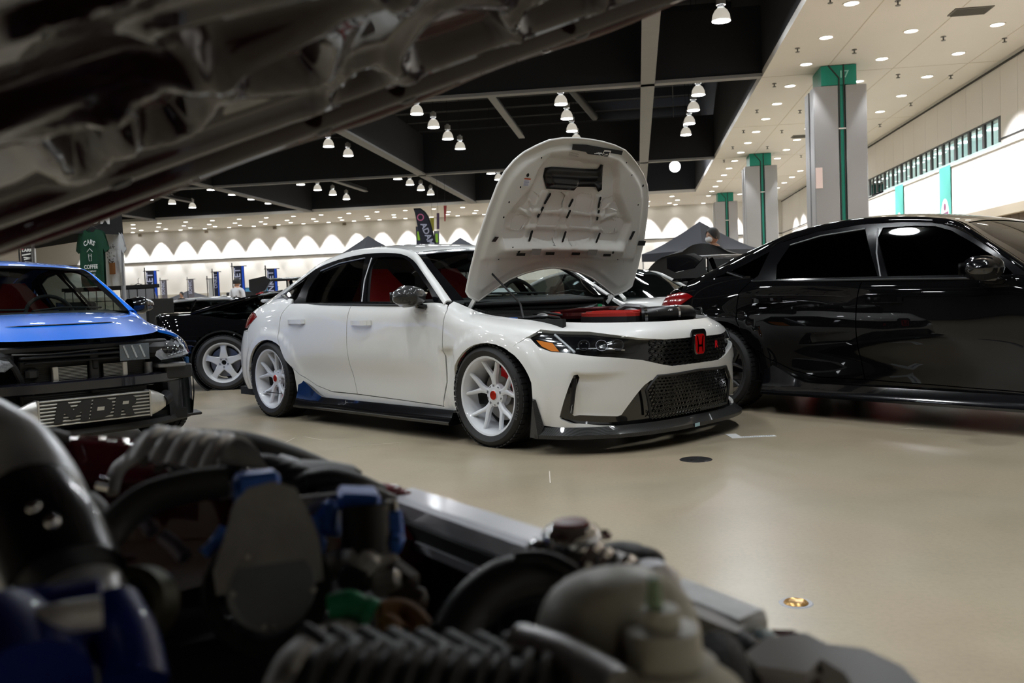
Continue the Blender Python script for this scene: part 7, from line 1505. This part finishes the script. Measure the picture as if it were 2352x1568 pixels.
# raised bonnet: underside above the lens
E0, E1 = A(0, 562, 1.16), A(1500, 12, 1.59); eh = (E1 - E0).normalized(); nn = Vector((.436, -.90, .03)).normalized(); nn = (nn - eh * nn.dot(eh)).normalized(); dwn = eh.cross(nn).normalized(); dwn = dwn if dwn.z < 0 else -dwn
LB = (E1 - E0).length
def hb2(s, t, w): return E0 + eh * s + nn * t + dwn * w
def on_hood(px, py): r = ray_(px, py); o_ = Vector((0, 0, CAMH)); k = (E0 - o_).dot(dwn) / r.dot(dwn); p = o_ + r * k - E0; return (p.dot(eh), p.dot(nn))
pk_ = [[(555, 240), (745, 178), (780, 192), (745, 236), (605, 268)], [(470, 205), (880, 82), (925, 100), (700, 172), (520, 232)], [(955, 172), (1055, 98), (1150, 84), (1185, 104), (1095, 162), (1010, 196)], [(700, 290), (850, 205), (930, 200), (830, 290), (740, 330)], [(330, 310), (470, 255), (560, 262), (440, 350), (360, 372)], [(1200, 80), (1330, 20), (1390, 20), (1300, 80), (1220, 112)], [(150, 390), (290, 330), (330, 360), (210, 440)], [(60, 180), (420, 60), (500, 70), (300, 160), (100, 240)]]
pk_ = [[on_hood(*q) for q in p] for p in pk_]
SS = np.linspace(-.55, LB + .16, 150); TT = np.linspace(0, 1.30, 110); S_, T_ = np.meshgrid(SS, TT, indexing='ij'); Pst = np.stack([S_.ravel(), T_.ravel()], 1)
s__, t__ = Pst[:, 0], Pst[:, 1]
wv = -.05 * np.sin(np.pi * np.clip(t__ / 1.3, 0, 1)) + .012 * sst(.0, .012, t__) - .030 * sst(.03, .06, t__) + .028 * sst(.085, .11, t__) - .018 * sst(.13, .16, t__)
for p in pk_: d_ = sdist(p, Pst); wv += (-.030 * sst(-.012, .02, d_) + .012 * sst(-.045, -.02, d_) * sst(.004, -.012, d_)) * sst(.10, .17, t__)
wv += .006 * np.sin(s__ * 5 + t__ * 9) * sst(.16, .3, t__)
for c_ in (.42, .78): wv += .022 * sst(.05, .02, np.abs(t__ - c_ - .06 * np.sin(s__ * 3)))
hg = np.array([tuple(hb2(a, b, c)) for (a, b), c in zip(Pst, wv)]).reshape(150, 110, 3)
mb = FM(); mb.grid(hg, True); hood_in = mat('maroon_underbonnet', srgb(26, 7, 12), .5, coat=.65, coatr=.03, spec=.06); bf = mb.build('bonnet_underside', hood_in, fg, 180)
hg2 = np.array([tuple(hb2(a, b, -.07 * math.sin(math.pi * min(1, b / 1.3)) - .02)) for a, b in Pst]).reshape(150, 110, 3)[::6, ::6]; mb = FM(); mb.grid(hg2); mb.build('bonnet_skin', mar, fg, 180)
mb = FM(); mb.tube([hb2(a, -.004, .002 + .004 * math.sin(a * 14)) for a in np.linspace(-.55, LB + .16, 60)], .012, 10); mb.build('bonnet_edge', mar, fg, 60)
for (x, y) in ((265, 395), (620, 388), (1195, 150), (880, 250)): s1, t1 = on_hood(x, y); mb = FM(); mb.lathe([(.0, .004), (.010, .004), (.014, .0)], hb2(s1, max(.05, t1), .012), tuple(dwn), 16); mb.build('bonnet_bung', blk_plas, fg)
